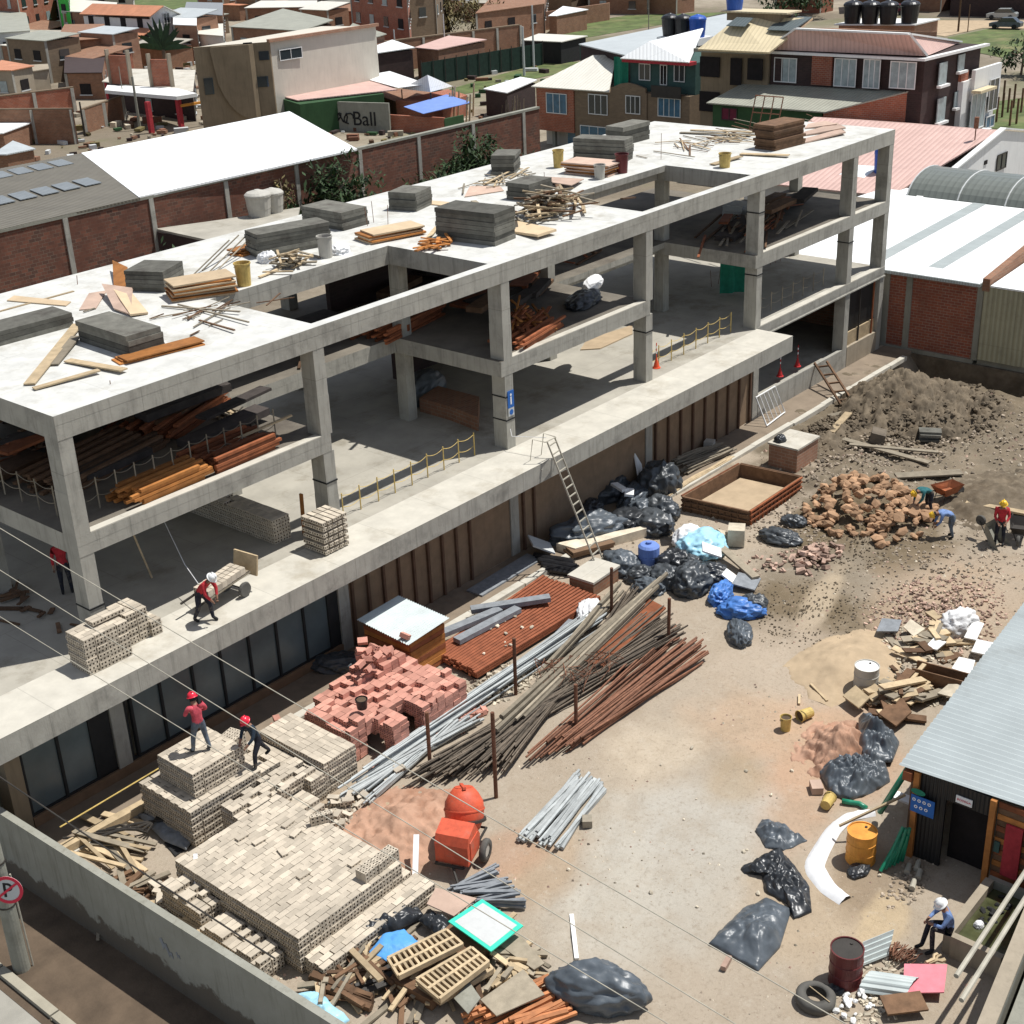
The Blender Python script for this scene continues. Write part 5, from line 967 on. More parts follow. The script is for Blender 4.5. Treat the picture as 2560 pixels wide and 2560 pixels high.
def core(x0, x1, y0, y1, z0, z1): pass
def stackc(*a, **k): stack(*a, **k)
G0 = GY + .02
stackc(-.2, 1.45, -3.8, -2.3, -3.1, -2.3); stackc(-.66, 1.55, -4.15, -1.95, G0, -3.05)
stackc(-2.0, 1.25, -9.7, -5.25, G0, -3.2); stackc(-1.9, 1.6, -10.35, -9.72, G0, -3.72); stackc(1.26, 1.6, -9.7, -7.4, G0, -3.55)
stackc(2.95, 4.1, -5.2, -2.55, G0, -3.15, along='y'); stackc(2.4, 2.93, -5.25, -2.7, G0, -3.4, along='y'); stackc(1.6, 2.38, -4.0, -2.4, G0, -3.3, along='y', missing=.15)
stackc(.1, 1.6, -5.2, -4.35, G0, -3.15, missing=.25); stackc(1.5, 2.7, -5.0, -4.1, G0, -3.3, missing=.3); stackc(1.25, 2.3, -5.9, -5.05, G0, -3.55, missing=.35)
stackc(-2.75, -2.05, -9.2, -7.0, G0, -3.6, missing=.4); stackc(-2.6, -2.02, -6.9, -5.4, G0, -3.4, missing=.3)
stackc(.95, 1.42, -3.35, -2.95, -2.3, -1.6, L=.2, W_=.2, H=.23) if False else None
# upright bricks: bundle next to the pink shirted man, row at the corner of the big stack, bundle on terrace
def upright(x0, y0, nx, ny, z0, nz_, ang=0, pool='cream'):
    for k in range(nz_):
        for i in range(nx):
            for j in range(ny): putb(pool, Matrix.Translation((x0, y0, 0)) @ Matrix.Rotation(ang, 4, 'Z') @ MX((i * BH * 1.02, j * BW * 1.02, z0 + (k + .5) * BL), rnd.uniform(-.02, .02), 0, R(90)), .8)
upright(1.5, -3.35, 4, 3, -2.95, 2, .2); upright(.75, -9.5, 6, 2, -3.2, 1, .05); upright(.3, -9.5, 4, 2, -3.2, 1, .05); upright(1.0, -6.9, 5, 1, -3.2, 1, -.5)
# stacks on the terrace and in the hall
stackc(-.93, .55, -1.05, -.2, .01, 1.1); stackc(.62, 1.35, -.62, .25, .01, .95); stackc(1.3, 1.62, -.7, .1, .01, .5); stackc(-.4, .5, -.7, -.3, 1.1, 1.22)
X = (9.84,1.05)
stackc(-8.88,6.15, 0, 0, 0, 0) if False else None
stackc(7.35, 8.35, -.95, -.15, .01, 1.15, along='y', L=.3, W_=.2, H=.19)
stackc(7.0, 7.5, .9, 5.6, .01, .8, missing=.1)
# loose bricks scattered round the stacks
for k in range(70):
    x, y = rnd.choice(((-2.9, -7.8, .5, 1.8), (-2.6, -5.6, .4, .8), (1.9, -5.6, .6, .5), (2.2, -6.2, .6, .4), (-2.2, -9.6, .5, .7), (3.6, -5.9, .8, .4), (-3.2, -6.6, .4, 1.4)))[:2], 0
    c = rnd.choice(((-2.95, -7.8, .3, 1.2), (-2.6, -5.6, .3, .6), (1.9, -5.9, .4, .4), (2.4, -6.2, .5, .3), (3.3, -5.9, .7, .3), (-3.1, -6.6, .3, 1.1))); x = rnd.gauss(c[0], c[2]); y = rnd.gauss(c[1], c[3])
    if -2.1 < x < 1.3 and -9.7 < y < -5.2: continue
    putb('cream', MX((x, y, GY + .07 + rnd.random() * .25), rnd.random() * 3.1, rnd.uniform(-.3, .3), rnd.uniform(-.3, .3)), .9)
for k in range(14):
    x = rnd.uniform(-1.7, .9); y = rnd.uniform(-9.3, -5.6); putb('cream', MX((x, y, -3.2 + .06), rnd.choice((0, .1, 1.5)) + rnd.uniform(-.2, .2)), .9) if rnd.random() < .35 else None
# salmon coloured bricks: uneven heap-like stack
def pinkstack():
    q = random.Random(31); LX, LY, H = .305, .195, .15
    for i in range(13):
        for j in range(17):
            x = 4.55 + i * LX; y = -5.35 + j * LY
            if x > 8.3 or y > -2.1: continue
            if x < 5.2 and y < -4.6: continue
            if 6.0 < x < 6.5 and y < -4.6: continue
            if x < 5.4 and y > -2.7: continue
            n = 6 + 2 * fbm(x, y, 2, .9) + (1.2 if y < -3 else 0) + (2.4 if 7.0 < x < 8.0 and y > -3.3 else 0); n = int(max(4, min(10, n)))
            for k in range(n):
                inner = 4.9 < x < 8.0 and -5.1 < y < -2.5
                if inner and k < n - 3: continue
                top = k == n - 1
                putb('pink', MX((x + q.uniform(-.015, .015) + .03 * (k % 2), y + q.uniform(-.012, .012), GY + .02 + (k + .5) * H), q.gauss(0, .03) + (q.uniform(-.5, .5) if top and q.random() < .2 else 0)), 1.0 if top else .45)
    for k in range(40):
        x = q.uniform(4.6, 8.6); y = q.choice((-5.65, -5.5)) + q.gauss(0, .2); putb('pink', MX((x, y, GY + .08), q.random() * 3, q.uniform(-.4, .4)), .8)
    for k in range(16):
        x = q.gauss(7.3, .4); y = q.gauss(-2.9, .3); putb('pink', MX((x, y, GY + 1.45 + q.random() * .3), q.random() * 3, q.uniform(-.6, .6), q.uniform(-.4, .4)), 1)
    for k in range(8): putb('pink', MX((q.gauss(4.0, .2), q.gauss(-1.9, .2), -3.95 + .1 * (k % 3)), q.random() * 3), .8)
pinkstack()
def flush(pool, pm, name, label, group, stufflabel, mat):
    L_ = sorted(pools[pool], key=lambda t: -t[0]); rp = Rep(one(name, pm, None, label, 'brick', group)); src = rp.o.data
    for s_, X in L_[:300]: rp.put(X)
    rest = L_[300:]
    if rest:
        base = [v.co.copy() for v in src.vertices]; fs = [tuple(p.vertices) for p in src.polygons]; mi = [p.material_index for p in src.polygons]; b = MB(); b.ms = [m.name for m in src.materials]; ks = {v.name: k for k, v in M.items()}; b.ms = [ks[m.name] for m in src.materials]
        for s_, X in rest:
            o_ = len(b.v); b.v += [X @ v for v in base]; b.f += [tuple(i + o_ for i in f) for f in fs]; b.mi += mi; b.sm += [False] * len(fs)
        one(name + '_mass', b, None, stufflabel, 'bricks', kind='stuff')
flush('cream', creamP, 'hollow_brick', 'cream hollow brick lying in the stacks at the lower left', 'cream hollow bricks in stacks', 'remaining cream hollow bricks packed in the stacks', None)
flush('pink', pinkP, 'salmon_brick', 'salmon pink brick in the uneven stack by the tin roofed hut', 'salmon pink bricks in the uneven stack', 'remaining salmon bricks packed in the uneven stack', None)
# ================================================================ roof slab clutter
def panelstack(lab, X, L, W_, H, n, rz, z=ZR, mat='foam', jit=.04, nm='panel_stack', q=rnd):
    H *= .84; s_ = thing(nm, lab, 'stack', (*X, z)); h = H / n
    for k in range(n): b = MB(); b.box((X[0] + q.uniform(-jit, jit), X[1] + q.uniform(-jit, jit), z + (k + .5) * h), (L + q.uniform(-jit, jit), W_ + q.uniform(-jit, jit), h * .93), rz + q.uniform(-.01, .01)); b.build('panel', mat, s_)
    return s_
panelstack('wide grey board stack at the left edge of the roof', (3.54,6.99), 1.0, 4.2, .62, 3, R(-62)) if False else None
def edge(p, q_): return math.atan2(q_[1] - p[1], q_[0] - p[0]), math.hypot(q_[0] - p[0], q_[1] - p[1])
def pstack2(lab, near_l, near_r, depth, H, n, mat='foam', z=ZR, nm='panel_stack', jit=.03, flip=1):
    """bottom front edge from near_l to near_r, going back by depth"""
    a, L = edge(near_l, near_r); nx, ny = -math.sin(a) * flip, math.cos(a) * flip; c = ((near_l[0] + near_r[0]) / 2 + nx * depth / 2, (near_l[1] + near_r[1]) / 2 + ny * depth / 2)
    return panelstack(lab, c, L, depth, H, n, a, z, mat, jit, nm)
pstack2('long low grey board stack at the left edge of the roof', (1.76,6.41), (4.76,6.23), 1.1, .5, 3)
pstack2('dark based grey board stack near the roof corner', (3.98,4.79), (3.86,2.24), 1.15, .75, 4, 'foam', flip=1)
pstack2('small four layer grey board stack beside the orange plywood sheet', (7.99,8.10), (8.59,6.89), 1.4, .8, 5)
pstack2('long dark board stack behind the broken wood heap with white sacks', (13.01,7.55), (15.71,6.81), 1.0, 1.0, 6, 'foam')
pstack2('grey board stack touching the rear edge of the roof', (17.43,10.23), (17.40,8.01), 1.3, .8, 5)
pstack2('small grey board stack alone on the middle of the roof', (20.78,9.00), (21.11,7.83), 1.3, .85, 5)
pstack2('biggest dark board stack in front of the loose timber heap', (18.27,4.15), (18.59,1.68), 1.3, 1.35, 7, 'foam')
pstack2('grey board stack half hidden behind the loose timber heap', (24.55,6.22), (24.62,5.14), 1.6, .8, 4)
pstack2('compact grey board stack at the rear edge above the low dark bush', (27.84,9.87), (28.33,8.99), 1.4, 1.0, 5)
pstack2('long grey board stack by the yellow bucket near the rear edge', (32.18,8.83), (32.78,6.45), 1.0, 1.15, 6)
pstack2('far grey board stack at the back corner of the roof', (36.00,8.89), (38.08,8.84), 1.0, 1.0, 4)
pstack2('stack of brown scaffold planks near the right end of the roof', (38.22,3.27), (38.09,2.15), 2.2, 1.3, 9, 'woodbrown', nm='plank_stack', jit=.1)
def boardstack(lab, P0, P1, w, h, n, z=ZR, mat='ply', jit=.12, nm='plywood_stack', q=rnd):
    s_ = thing(nm, lab, 'stack', (*P0, z)); t = h / n
    for k in range(n): b = MB(); j = lambda: q.uniform(-jit, jit); b.beam((P0[0] + j(), P0[1] + j(), z + (k + .5) * t), (P1[0] + j(), P1[1] + j(), z + (k + .5) * t), w * (1 + q.uniform(-.1, .1)), t * .8); b.build('board', mat if k % 2 == 0 or k == n - 1 else 'orangewood', s_)
    return s_
boardstack('thick stack of plywood sheets beside the yellow and orange bucket', (8.23,6.15), (9.95,5.30), 1.1, .55, 9, mat='ply')
boardstack('low bundle of yellow planks along the front roof edge', (3.50,2.11), (5.77,1.76), .55, .14, 3, mat='orangewood')
boardstack('plywood sheets stacked left of the biggest dark board stack', (16.65,6.10), (18.82,5.55), 1.1, .35, 5, mat='ply')
boardstack('plywood pile with pale broken ends beyond the grey stacks', (30.26,7.43), (30.35,5.33), 1.2, .5, 7, mat='plypink')
boardstack('orange plank bundle left of the yellow bucket stack', (12.92,8.67), (14.06,8.78), .6, .2, 3, mat='orangewood')
def sheet(lab, P4, mat, dz=(.04, .04, .04, .04), z=ZR, cat='board', nm='plywood_sheet', th=.03, group=None):
    b = MB(); b.quad(*[(p[0], p[1], z + d) for p, d in zip(P4, dz)], th); return one(nm, b, mat, lab, cat, group)
sheet('upright leaning orange plywood sheet beside the four layer grey stack', [(7.92,8.72), (8.09,8.26), (9.07,9.50), (9.35,10.74)], 'orangewood', (.03, .03, .35, .35))
sheet('pinkish plywood sheet lying left of the tented sheets', [(5.81,7.51), (6.19,7.19), (7.60,8.65), (7.09,8.88)], 'plypink')
sheet('curled plywood sheet propped on others behind the dark based stack', [(6.39,6.54), (6.29,5.50), (7.70,7.36), (7.35,8.48)], 'plypink', (.1, .1, .3, .35), th=.06); sheet('plywood sheet overlapping the curled one behind the dark based stack', [(6.24,5.47), (6.75,5.29), (7.54,7.23), (7.35,7.91)], 'ply', (.12, .08, .25, .3), th=.06)
sheet('long thin plywood sheet near the left rear of the roof', [(5.13,10.47), (5.84,8.28), (6.20,8.54), (5.58,10.78)], 'ply')
sheet('broad curled plywood sheet right of the loose timber heap', [(20.46,2.79), (20.04,0.96), (20.99,0.88), (21.58,3.31)], 'ply', (.05, .2, .22, .12), th=.09)
sheet('large plywood sheet behind the loose timber heap', [(27.30,6.78), (27.00,4.89), (28.62,5.50), (28.27,7.96)], 'plypink', (.2, .25, .15, .1)); sheet('second large sheet of plywood left of the timber heap', [(23.95,7.91), (25.64,7.29), (26.22,7.98), (25.60,9.09)], 'plypink')
sheet('small orange board beside the lone grey stack', [(22.24,8.33), (22.36,7.50), (22.92,7.78), (22.75,8.72)], 'ply')
for k, (P4, lb) in enumerate((([(39.86,1.99), (43.02,1.28), (43.95,2.04), (40.36,2.46)], 'front'), ([(41.65,2.92), (44.06,1.83), (45.39,3.00), (42.79,3.28)], 'middle'), ([(43.63,3.75), (44.73,2.65), (45.61,3.70), (44.79,4.21)], 'rear'))): sheet(lb + ' of three curled plywood sheets at the far right end of the roof', P4, 'plypink', (.05, .16, .1, .05), th=.06)
# planks, battens and broken timber: one kind, many copies
PL = {}
def plank(p0, p1, w=.14, t=.04, mat='wood', label=None, group=None, nm='plank'):
    p0, p1 = Vector(p0), Vector(p1); d = p1 - p0; L = d.length; d.normalize(); side = Vector((0, 0, 1)).cross(d); side = side.normalized() if side.length > 1e-3 else Vector((1, 0, 0)); up = d.cross(side)
    X = Matrix(((d.x, side.x, up.x, 0), (d.y, side.y, up.y, 0), (d.z, side.z, up.z, 0), (0, 0, 0, 1))); X.translation = (p0 + p1) / 2; X = X @ Matrix.Diagonal((L, w, t, 1))
    e = PL.setdefault((mat, nm), [None])
    if e[0] is None: b = MB(); b.box((0, 0, 0), (1, 1, 1)); e[0] = Rep(one(nm, b, mat, label, nm.split('_')[-1]))
    o = e[0].put(X, label, group)
    return o
def heap(lab, grp, c, r, n, Lr, z, mats, hgt, q=rnd, w=(.06, .14), t=(.03, .06), dirn=None, spread=1.6, nm=None):
    nm = nm or ('batten' if 'batten' in lab else 'stick' if 'stick' in lab else 'scrap_wood' if 'scrap' in lab else 'broken_board')
    for k in range(n):
        rr = abs(q.gauss(0, .5)); a = q.random() * 6.28; x = c[0] + r[0] * rr * math.cos(a); y = c[1] + r[1] * rr * math.sin(a); L = q.uniform(*Lr); an = (q.random() * 3.14 if dirn is None else dirn + q.gauss(0, spread * .3)); zz = z + .04 + max(0, 1 - rr) * hgt * q.random(); tl = q.uniform(-.25, .25) * min(1, hgt * 2)
        d = Vector((math.cos(an) * math.cos(tl), math.sin(an) * math.cos(tl), math.sin(tl))) * L / 2; p = Vector((x, y, zz + abs(d.z)))
        plank(p - d, p + d, q.uniform(*w), q.uniform(*t), q.choice(mats), lab, grp, nm)
heap('broken formwork batten in the big loose heap on the roof', 'battens in the big loose heap on the roof', (23.41,3.11), (2.9, 1.5), 100, (.7, 2.0), ZR, ('wood', 'woodgrey', 'wood', 'woodbrown'), .85)
heap('broken batten in the small heap beside the white sacks on the roof', 'battens in the small heap on the roof', (12.96,5.87), (1.5, .8), 30, (.5, 1.2), ZR, ('wood', 'woodgrey'), .4)
heap('orange plank scrap before the biggest dark board stack', 'orange scraps before the biggest dark stack', (17.46,3.39), (1.3, .45), 18, (.6, 1.6), ZR, ('orangewood',), .25)
for P0, P1, w, mt, lb in (((0.96,2.56), (4.78,6.03), .3, 'wood', 'long pale plank leaning at the left of the dark based stack'), ((2.25,3.44), (4.03,5.01), .28, 'woodgrey', 'second grey plank beside the long pale one near the roof corner'), ((2.70,3.44), (3.01,1.26), .26, 'wood', 'pale plank pointing at the front roof edge'), ((0.83,2.15), (2.62,1.83), .2, 'wood', 'pale plank lying parallel to the front roof edge'),
 ((36.69,3.02), (37.14,0.88), .35, 'wood', 'long thick plank in front of the brown plank stack'), ((23.52,7.05), (21.98,4.87), .22, 'woodgrey', 'steel grey board leaning on the biggest dark stack'), ((16.95,3.68), (19.37,5.14), .16, 'wood', 'thin board leaning by the orange scraps'), ((34.08,2.82), (35.99,2.59), .3, 'wood', 'short yellow board next to the roof opening'),
 ((39.92,8.37), (40.72,4.93), .25, 'woodgrey', 'long grey board near the rear notch of the roof'), ((40.76,8.32), (41.32,5.10), .18, 'wood', 'long pale board near the rear notch of the roof'), ((7.46,5.57), (8.30,2.87), .07, 'woodgrey', 'thin bar near the left corner of the large roof opening'), ((7.15,3.35), (6.99,1.53), .06, 'woodbrown', 'short dark bar near the front of the left roof opening'), ((7.86,5.29), (7.74,1.79), .05, 'woodgrey', 'second thin bar near the left roof opening')):
    plank((*P0, ZR + .05), (*P1, ZR + .1), w, .04, mt, lb)
heap('small stick lying loose on the roof slab', 'loose sticks on the roof', (27.24,8.86), (3.5, 1.2), 22, (.8, 2.4), ZR, ('wood', 'woodgrey'), .1, w=(.04, .1), t=(.02, .03), dirn=.3, spread=2)
heap('little stick scattered on the right half of the roof', 'sticks scattered on the right half of the roof', (39.59,5.67), (7, 2.5), 40, (.6, 2.8), ZR, ('woodgrey', 'wood', 'woodbrown'), .05, w=(.04, .09), t=(.02, .03), dirn=1.2, spread=2)
heap('little stick scattered on the left part of the roof', 'sticks scattered on the left part of the roof', (7.51,3.98), (3, 1.8), 22, (.4, 1.6), ZR, ('woodgrey', 'woodbrown'), .04, w=(.03, .06), t=(.02, .03), dirn=.2, spread=1.5)
def bucket(lab, X, z, mat='yellow', r=.15, h=.36, band=None, lying=None, nm='bucket'):
    t = thing(nm, lab, 'bucket', (*X, z)); T = MX((*X, z)) if lying is None else MX((*X, z + r), lying, 0, R(90))
    b = MB(); b.lathe([(r * .85, 0), (r, h), (r * 1.08, h), (r * 1.08, h * .94), (r * .93, h * .97), (r * .8, h * .12)], (0, 0, 0), 16, X=T, capt=True); b.build('shell', mat, t)
    b = MB(); b.lathe([(r * .8, .03), (r * .82, .05)], (0, 0, 0), 16, X=T @ Matrix.Translation((0, 0, h * .78))); b.build('contents', band or 'hole', t)
    b = MB(); P_ = [T @ Vector((r * 1.06 * math.cos(a), r * 1.06 * math.sin(a), h * .9 - .1 * abs(math.sin(a)))) for a in [math.pi * k / 8 for k in range(9)]]; b.tube(P_, .008, 4); b.build('handle', 'iron', t); return t
bucket('yellow and orange bucket right of the plywood stack on the roof', (10.53,5.35), ZR, 'yellow', .26, .75, 'woodbrown'); bucket('yellow bucket behind the timber heap on the roof', (30.60,8.41), ZR, 'yellow', .24, .75); bucket('dark red bucket beside the plywood pile on the roof', (30.99,5.31), ZR, 'drumred', .28, .8); bucket('yellow bucket at the corner of the far roof opening', (34.01,2.15), ZR, 'yellow', .26, .6); bucket('grey bucket in front of the plywood pile on the roof', (29.50,5.36), ZR, 'bucket', .24, .6); bucket('pale bucket beside the white sacks on the roof', (14.43,5.72), ZR, 'bucket', .26, .75)
# timber frame trestle at the rear edge
t = thing('trestle', 'tilted rusty steel frame standing at the rear edge of the roof', 'frame', (43.95,5.88, ZR)); b = MB(); X = Vector((42.51,5.42, ZR)); 
for k in range(4): b.cyl(X + Vector((0, .5 * k - .8, 0)), X + Vector((.5, .5 * k - .8, 1.5)), .03, n=5)
for k in range(3): b.cyl(X + Vector((.25 * k, -.8, .75 * k)), X + Vector((.25 * k, .7, .75 * k)), .03, n=5)
b.build('bars', 'rust', t)
# ================================================================ timber stored on the middle floor
def bundle(lab, grp, P0, P1, n, wid, z, hgt, mat, q=rnd, w=.12, t=.1):
    P0, P1 = Vector((*P0, z)), Vector((*P1, z)); d = (P1 - P0).normalized(); s_ = Vector((-d.y, d.x, 0)); rows = max(1, round(hgt / t)); per = max(1, round(n / rows))
    for k in range(n):
        r_, c_ = k // per, k % per; o = s_ * ((c_ - per / 2) * wid / per + q.uniform(-.03, .03)) + Vector((0, 0, t * (r_ + .5))); e = q.uniform(-.25, .25); f = q.uniform(-.25, .25)
        plank(P0 + o + d * e, P1 + o + d * f, w * .9, t * .8, mat, lab, grp, 'stacked_timber')
bundle('yellow orange timber beam stacked at the left of the middle floor', 'timber beams at the left of the middle floor', (2.1, .95), (4.5, 1.05), 24, 1.3, ZM, .5, 'orangewood')
bundle('reddish timber beam stacked right of the yellow ones on the middle floor', 'reddish beams on the middle floor', (4.8, 1.2), (7.2, 1.3), 26, 1.7, ZM, .42, 'redwood')
bundle('reddish timber beam stored deep on the middle floor', 'reddish beams deep on the middle floor', (5.2, 4.4), (8.2, 5.6), 24, 2.2, ZM, .5, 'redwood', w=.16)
bundle('brown timber beam in the dark of the middle floor', 'brown beams in the dark of the middle floor', (1.2, 3.6), (5, 4.4), 24, 2.2, ZM, .4, 'woodbrown', w=.16)
bundle('reddish beam stored beyond the third column', 'reddish beams beyond the third column', (17.9, .9), (20.8, 1.5), 20, 1.6, ZM, .4, 'redwood'); heap('orange scaffold tube piled beyond the third column', 'orange scaffold pieces beyond the third column', (20.0, 1.9), (1.8, 1.2), 34, (1.4, 2.6), ZM, ('orangewood', 'redwood'), .7, dirn=.6, spread=1)
bundle('reddish board stored before the third column', 'reddish boards before the third column', (15.9, 5.7), (19.5, 6.4), 18, 2, ZM, .4, 'redwood'); heap('brown scrap on the middle floor behind the far opening', 'brown scraps on the far middle floor', (37.5, 2.6), (4.5, 2.0), 60, (1.4, 3.4), ZM, ('woodbrown', 'redwood', 'woodgrey'), .35, dirn=.35, spread=.7)
heap('cardboard and plank scrap behind the first column on the middle floor', 'scraps behind the first column', (3, 6.5), (2.6, 1.6), 26, (1, 3), ZM, ('redwood', 'woodbrown'), .5, dirn=.5); heap('dim scrap pile seen through the left roof opening', 'scraps seen through the left roof opening', (12.8, 7.2), (3.5, 1.2), 34, (1, 3), ZM, ('woodbrown', 'woodgrey', 'redwood'), .5, dirn=.2); q = random.Random(77)
for k, (x0, x1, y0, y1) in enumerate(((1, 8, 2.4, 9), (17.5, 24.5, 2.5, 9), (34.5, 44, 1.6, 4.6))):
    for j in range(16 if k < 2 else 10): x, y = q.uniform(x0, x1), q.uniform(y0, y1); L = q.uniform(1.5, 3.2); a = q.gauss(.15, .25); z = ZM + .08 + q.random() * .7; plank((x - L / 2 * math.cos(a), y - L / 2 * math.sin(a), z), (x + L / 2 * math.cos(a), y + L / 2 * math.sin(a), z + q.uniform(-.05, .15)), q.uniform(.4, .9), q.uniform(.08, .25), q.choice(('woodbrown', 'foamdark', 'redwood', 'foamdark')), ('dark formwork panel piled behind the first columns', 'dark formwork panel piled behind the third column', 'dark formwork panel piled at the far right')[k] + ' on the middle floor', ('dark formwork panels behind the first columns', 'dark formwork panels behind the third column', 'dark formwork panels at the far right')[k], 'formwork_sheet')
heap('dark scrap on the middle floor between the two openings', 'dark scraps between the openings', (29.5, 7.0), (3, 1.2), 24, (1.4, 3), ZM, ('woodbrown', 'redwood'), .3, dirn=.3); heap('splintered pale board on the sunlit strip of the middle floor', 'splintered boards on the sunlit strip', (8.05, 3.6), (.4, 1.9), 16, (.7, 1.8), ZM, ('wood', 'woodgrey'), .12, dirn=1.4, spread=.8)
heap('dark scrap on the terrace level floor at the left', 'dark scraps on the terrace level floor', (.3, 4.6), (.6, 3), 26, (.3, .9), 0, ('woodbrown',), .12)
plank((6.3, 1.3, ZM + .35), (8.2, .9, ZM + .6), .1, .05, 'wood', 'pale prop lying across the edge rail near the second column'); plank((3.4, 2.2, .02), (3.1, 2.3, 1.5), .07, .05, 'wood', 'upright timber stake in the shaded hall behind the brick stacks')
plank((8.05, .75, .02), (8.1, .75, 1.35), .12, .06, 'orangewood', 'yellow strip leaning on the back of the second column')
# ================================================================ bags, sheets, soft things
def blob(nm, lab, c, r, mat, seed=0, cat='bag', crumple=.16, flat=.25, rz=0, group=None, fr=1.3, sub=5):
    bm = bmesh.new(); bmesh.ops.create_icosphere(bm, subdivisions=sub, radius=1); off = Vector((seed * 3.7, seed * 1.9, seed * .77))
    for v in bm.verts:
        p = v.co.copy(); n1 = noise.fractal(p * fr + off, 1, 2, 3); n2 = abs(noise.noise(p * fr * 2.3 + off * 2)); n3 = abs(noise.noise(p * fr * 5 + off)) + .6 * abs(noise.noise(p * fr * 11 + off))
        rg = 1 - 2 * abs(noise.noise(p * fr * 1.5 + off * 3)); rg2 = 1 - 2 * abs(noise.noise(p * fr * 3.4 + off * 2)); s_ = 1 + crumple * (n1 * .9 + rg * .8 + rg2 * .38 - n3 * .12); s_ *= .84; q = p * s_; q.z = max(q.z, -flat - .05 * n1) if q.z < -flat else q.z
        v.co = Vector((q.x * r[0], q.y * r[1], (q.z + flat) * r[2]))
    me = bpy.data.meshes.new(nm); bm.to_mesh(me); bm.free(); me.materials.append(M[mat])
    for p in me.polygons: p.use_smooth = True
    o = bpy.data.objects.new(nm, me); COL.objects.link(o); o.matrix_world = MX(c, rz); return tag(o, lab, cat, group)
def cloth(nm, lab, outline, z, mat, hgt=.25, seed=0, cat='sheet', fold=2.2, amp=.1, peak=None, res=34, group=None, axis=None):
    """crumpled sheet filling a polygon outline (xy), with soft folds, resting on the ground"""
    xs = [p[0] for p in outline]; ys = [p[1] for p in outline]; x0, x1, y0, y1 = min(xs), max(xs), min(ys), max(ys); cx_, cy_ = sum(xs) / len(xs), sum(ys) / len(ys)
    n = len(outline); rings = 30; seg = 132; per = []
    L = [math.dist(outline[i], outline[(i + 1) % n]) for i in range(n)]; tot = sum(L)
    for k in range(seg):
        d = tot * k / seg; i = 0
        while d > L[i]: d -= L[i]; i += 1
        f = d / L[i]; a, c_ = outline[i], outline[(i + 1) % n]; per.append((a[0] + (c_[0] - a[0]) * f, a[1] + (c_[1] - a[1]) * f))
    b = MB(); vs = [(cx_, cy_, 0)]; 
    for r_ in range(1, rings + 1):
        f = r_ / rings
        for (x, y) in per: vs.append((cx_ + (x - cx_) * f, cy_ + (y - cy_) * f, f))
    out = []
    for k, (x, y, f) in enumerate(vs):
        e = (1 - f ** 3); w = abs(fbm(x * fold, y * fold, seed, 1, 3)) * amp * 2 + (1 - abs(noise.noise(Vector((x * fold * 1.7 + (y * fold * .4), y * fold * .3 + seed, seed))))) * amp * .5 + abs(noise.noise(Vector((x * 7, y * 7, seed)))) * amp * .35
        dd = 0 if f == 0 else (.05 * fbm(x, y, seed + 4, 3)) * f
        out.append((x + dd, y + dd * .7, z + .015 + e * hgt * (.6 + .4 * fbm(x, y, seed, .8)) + w * (.35 + .65 * e)))
    fs = [(0, 1 + k, 1 + (k + 1) % seg) for k in range(seg)] + [(1 + r_ * seg + k, 1 + (r_ + 1) * seg + k, 1 + (r_ + 1) * seg + (k + 1) % seg, 1 + r_ * seg + (k + 1) % seg) for r_ in range(rings - 1) for k in range(seg)]
    b.add(out + [(p[0], p[1], z - .005) for p in per], fs + [(1 + (rings - 1) * seg + k, len(out) + k, len(out) + (k + 1) % seg, 1 + (rings - 1) * seg + (k + 1) % seg) for k in range(seg)])
    return one(nm, b, mat, lab, cat, group, smooth=True)
cloth('plastic_sheet', 'large grey plastic sheet with radiating creases lying in the open yard', [(4.43,-16.39), (4.39,-17.73), (5.32,-17.74), (6.57,-17.32), (6.53,-16.64), (5.87,-16.41)], GY, 'baggrey', .34, 1, fold=1.0, amp=.13)
cloth('plastic_sheet', 'black crumpled sheet touching the large grey one', [(6.67,-17.14), (6.34,-17.52), (6.78,-17.74), (7.55,-17.24), (8.05,-16.49), (8.34,-15.97), (7.84,-15.76), (7.11,-15.59), (6.99,-15.77), (7.20,-16.14), (6.75,-16.51)], GY, 'bagblack', .22, 2, fold=2.6, amp=.13)
cloth('plastic_sheet', 'small dark grey sheet above the black crumpled one in the yard', [(8.65,-15.09), (8.16,-15.67), (8.34,-16.08), (9.04,-16.36), (9.21,-15.47), (9.10,-15.01)], GY, 'baggrey', .2, 3, fold=1.9, amp=.11)
b = MB(); b.v = []
cloth('cloth_strip', 'long white cloth strip bending across the ground beside the orange drum', [(7.74,-18.23), (7.38,-18.07), (7.54,-17.55), (7.98,-17.05), (8.36,-16.79), (9.11,-16.75), (10.09,-16.62), (10.77,-16.66), (11.10,-17.10), (10.61,-16.95), (10.00,-16.86), (9.18,-16.96), (8.38,-17.14), (8.12,-17.67)], GY, 'bagwhite', .03, 4, fold=2, amp=.07) if False else None
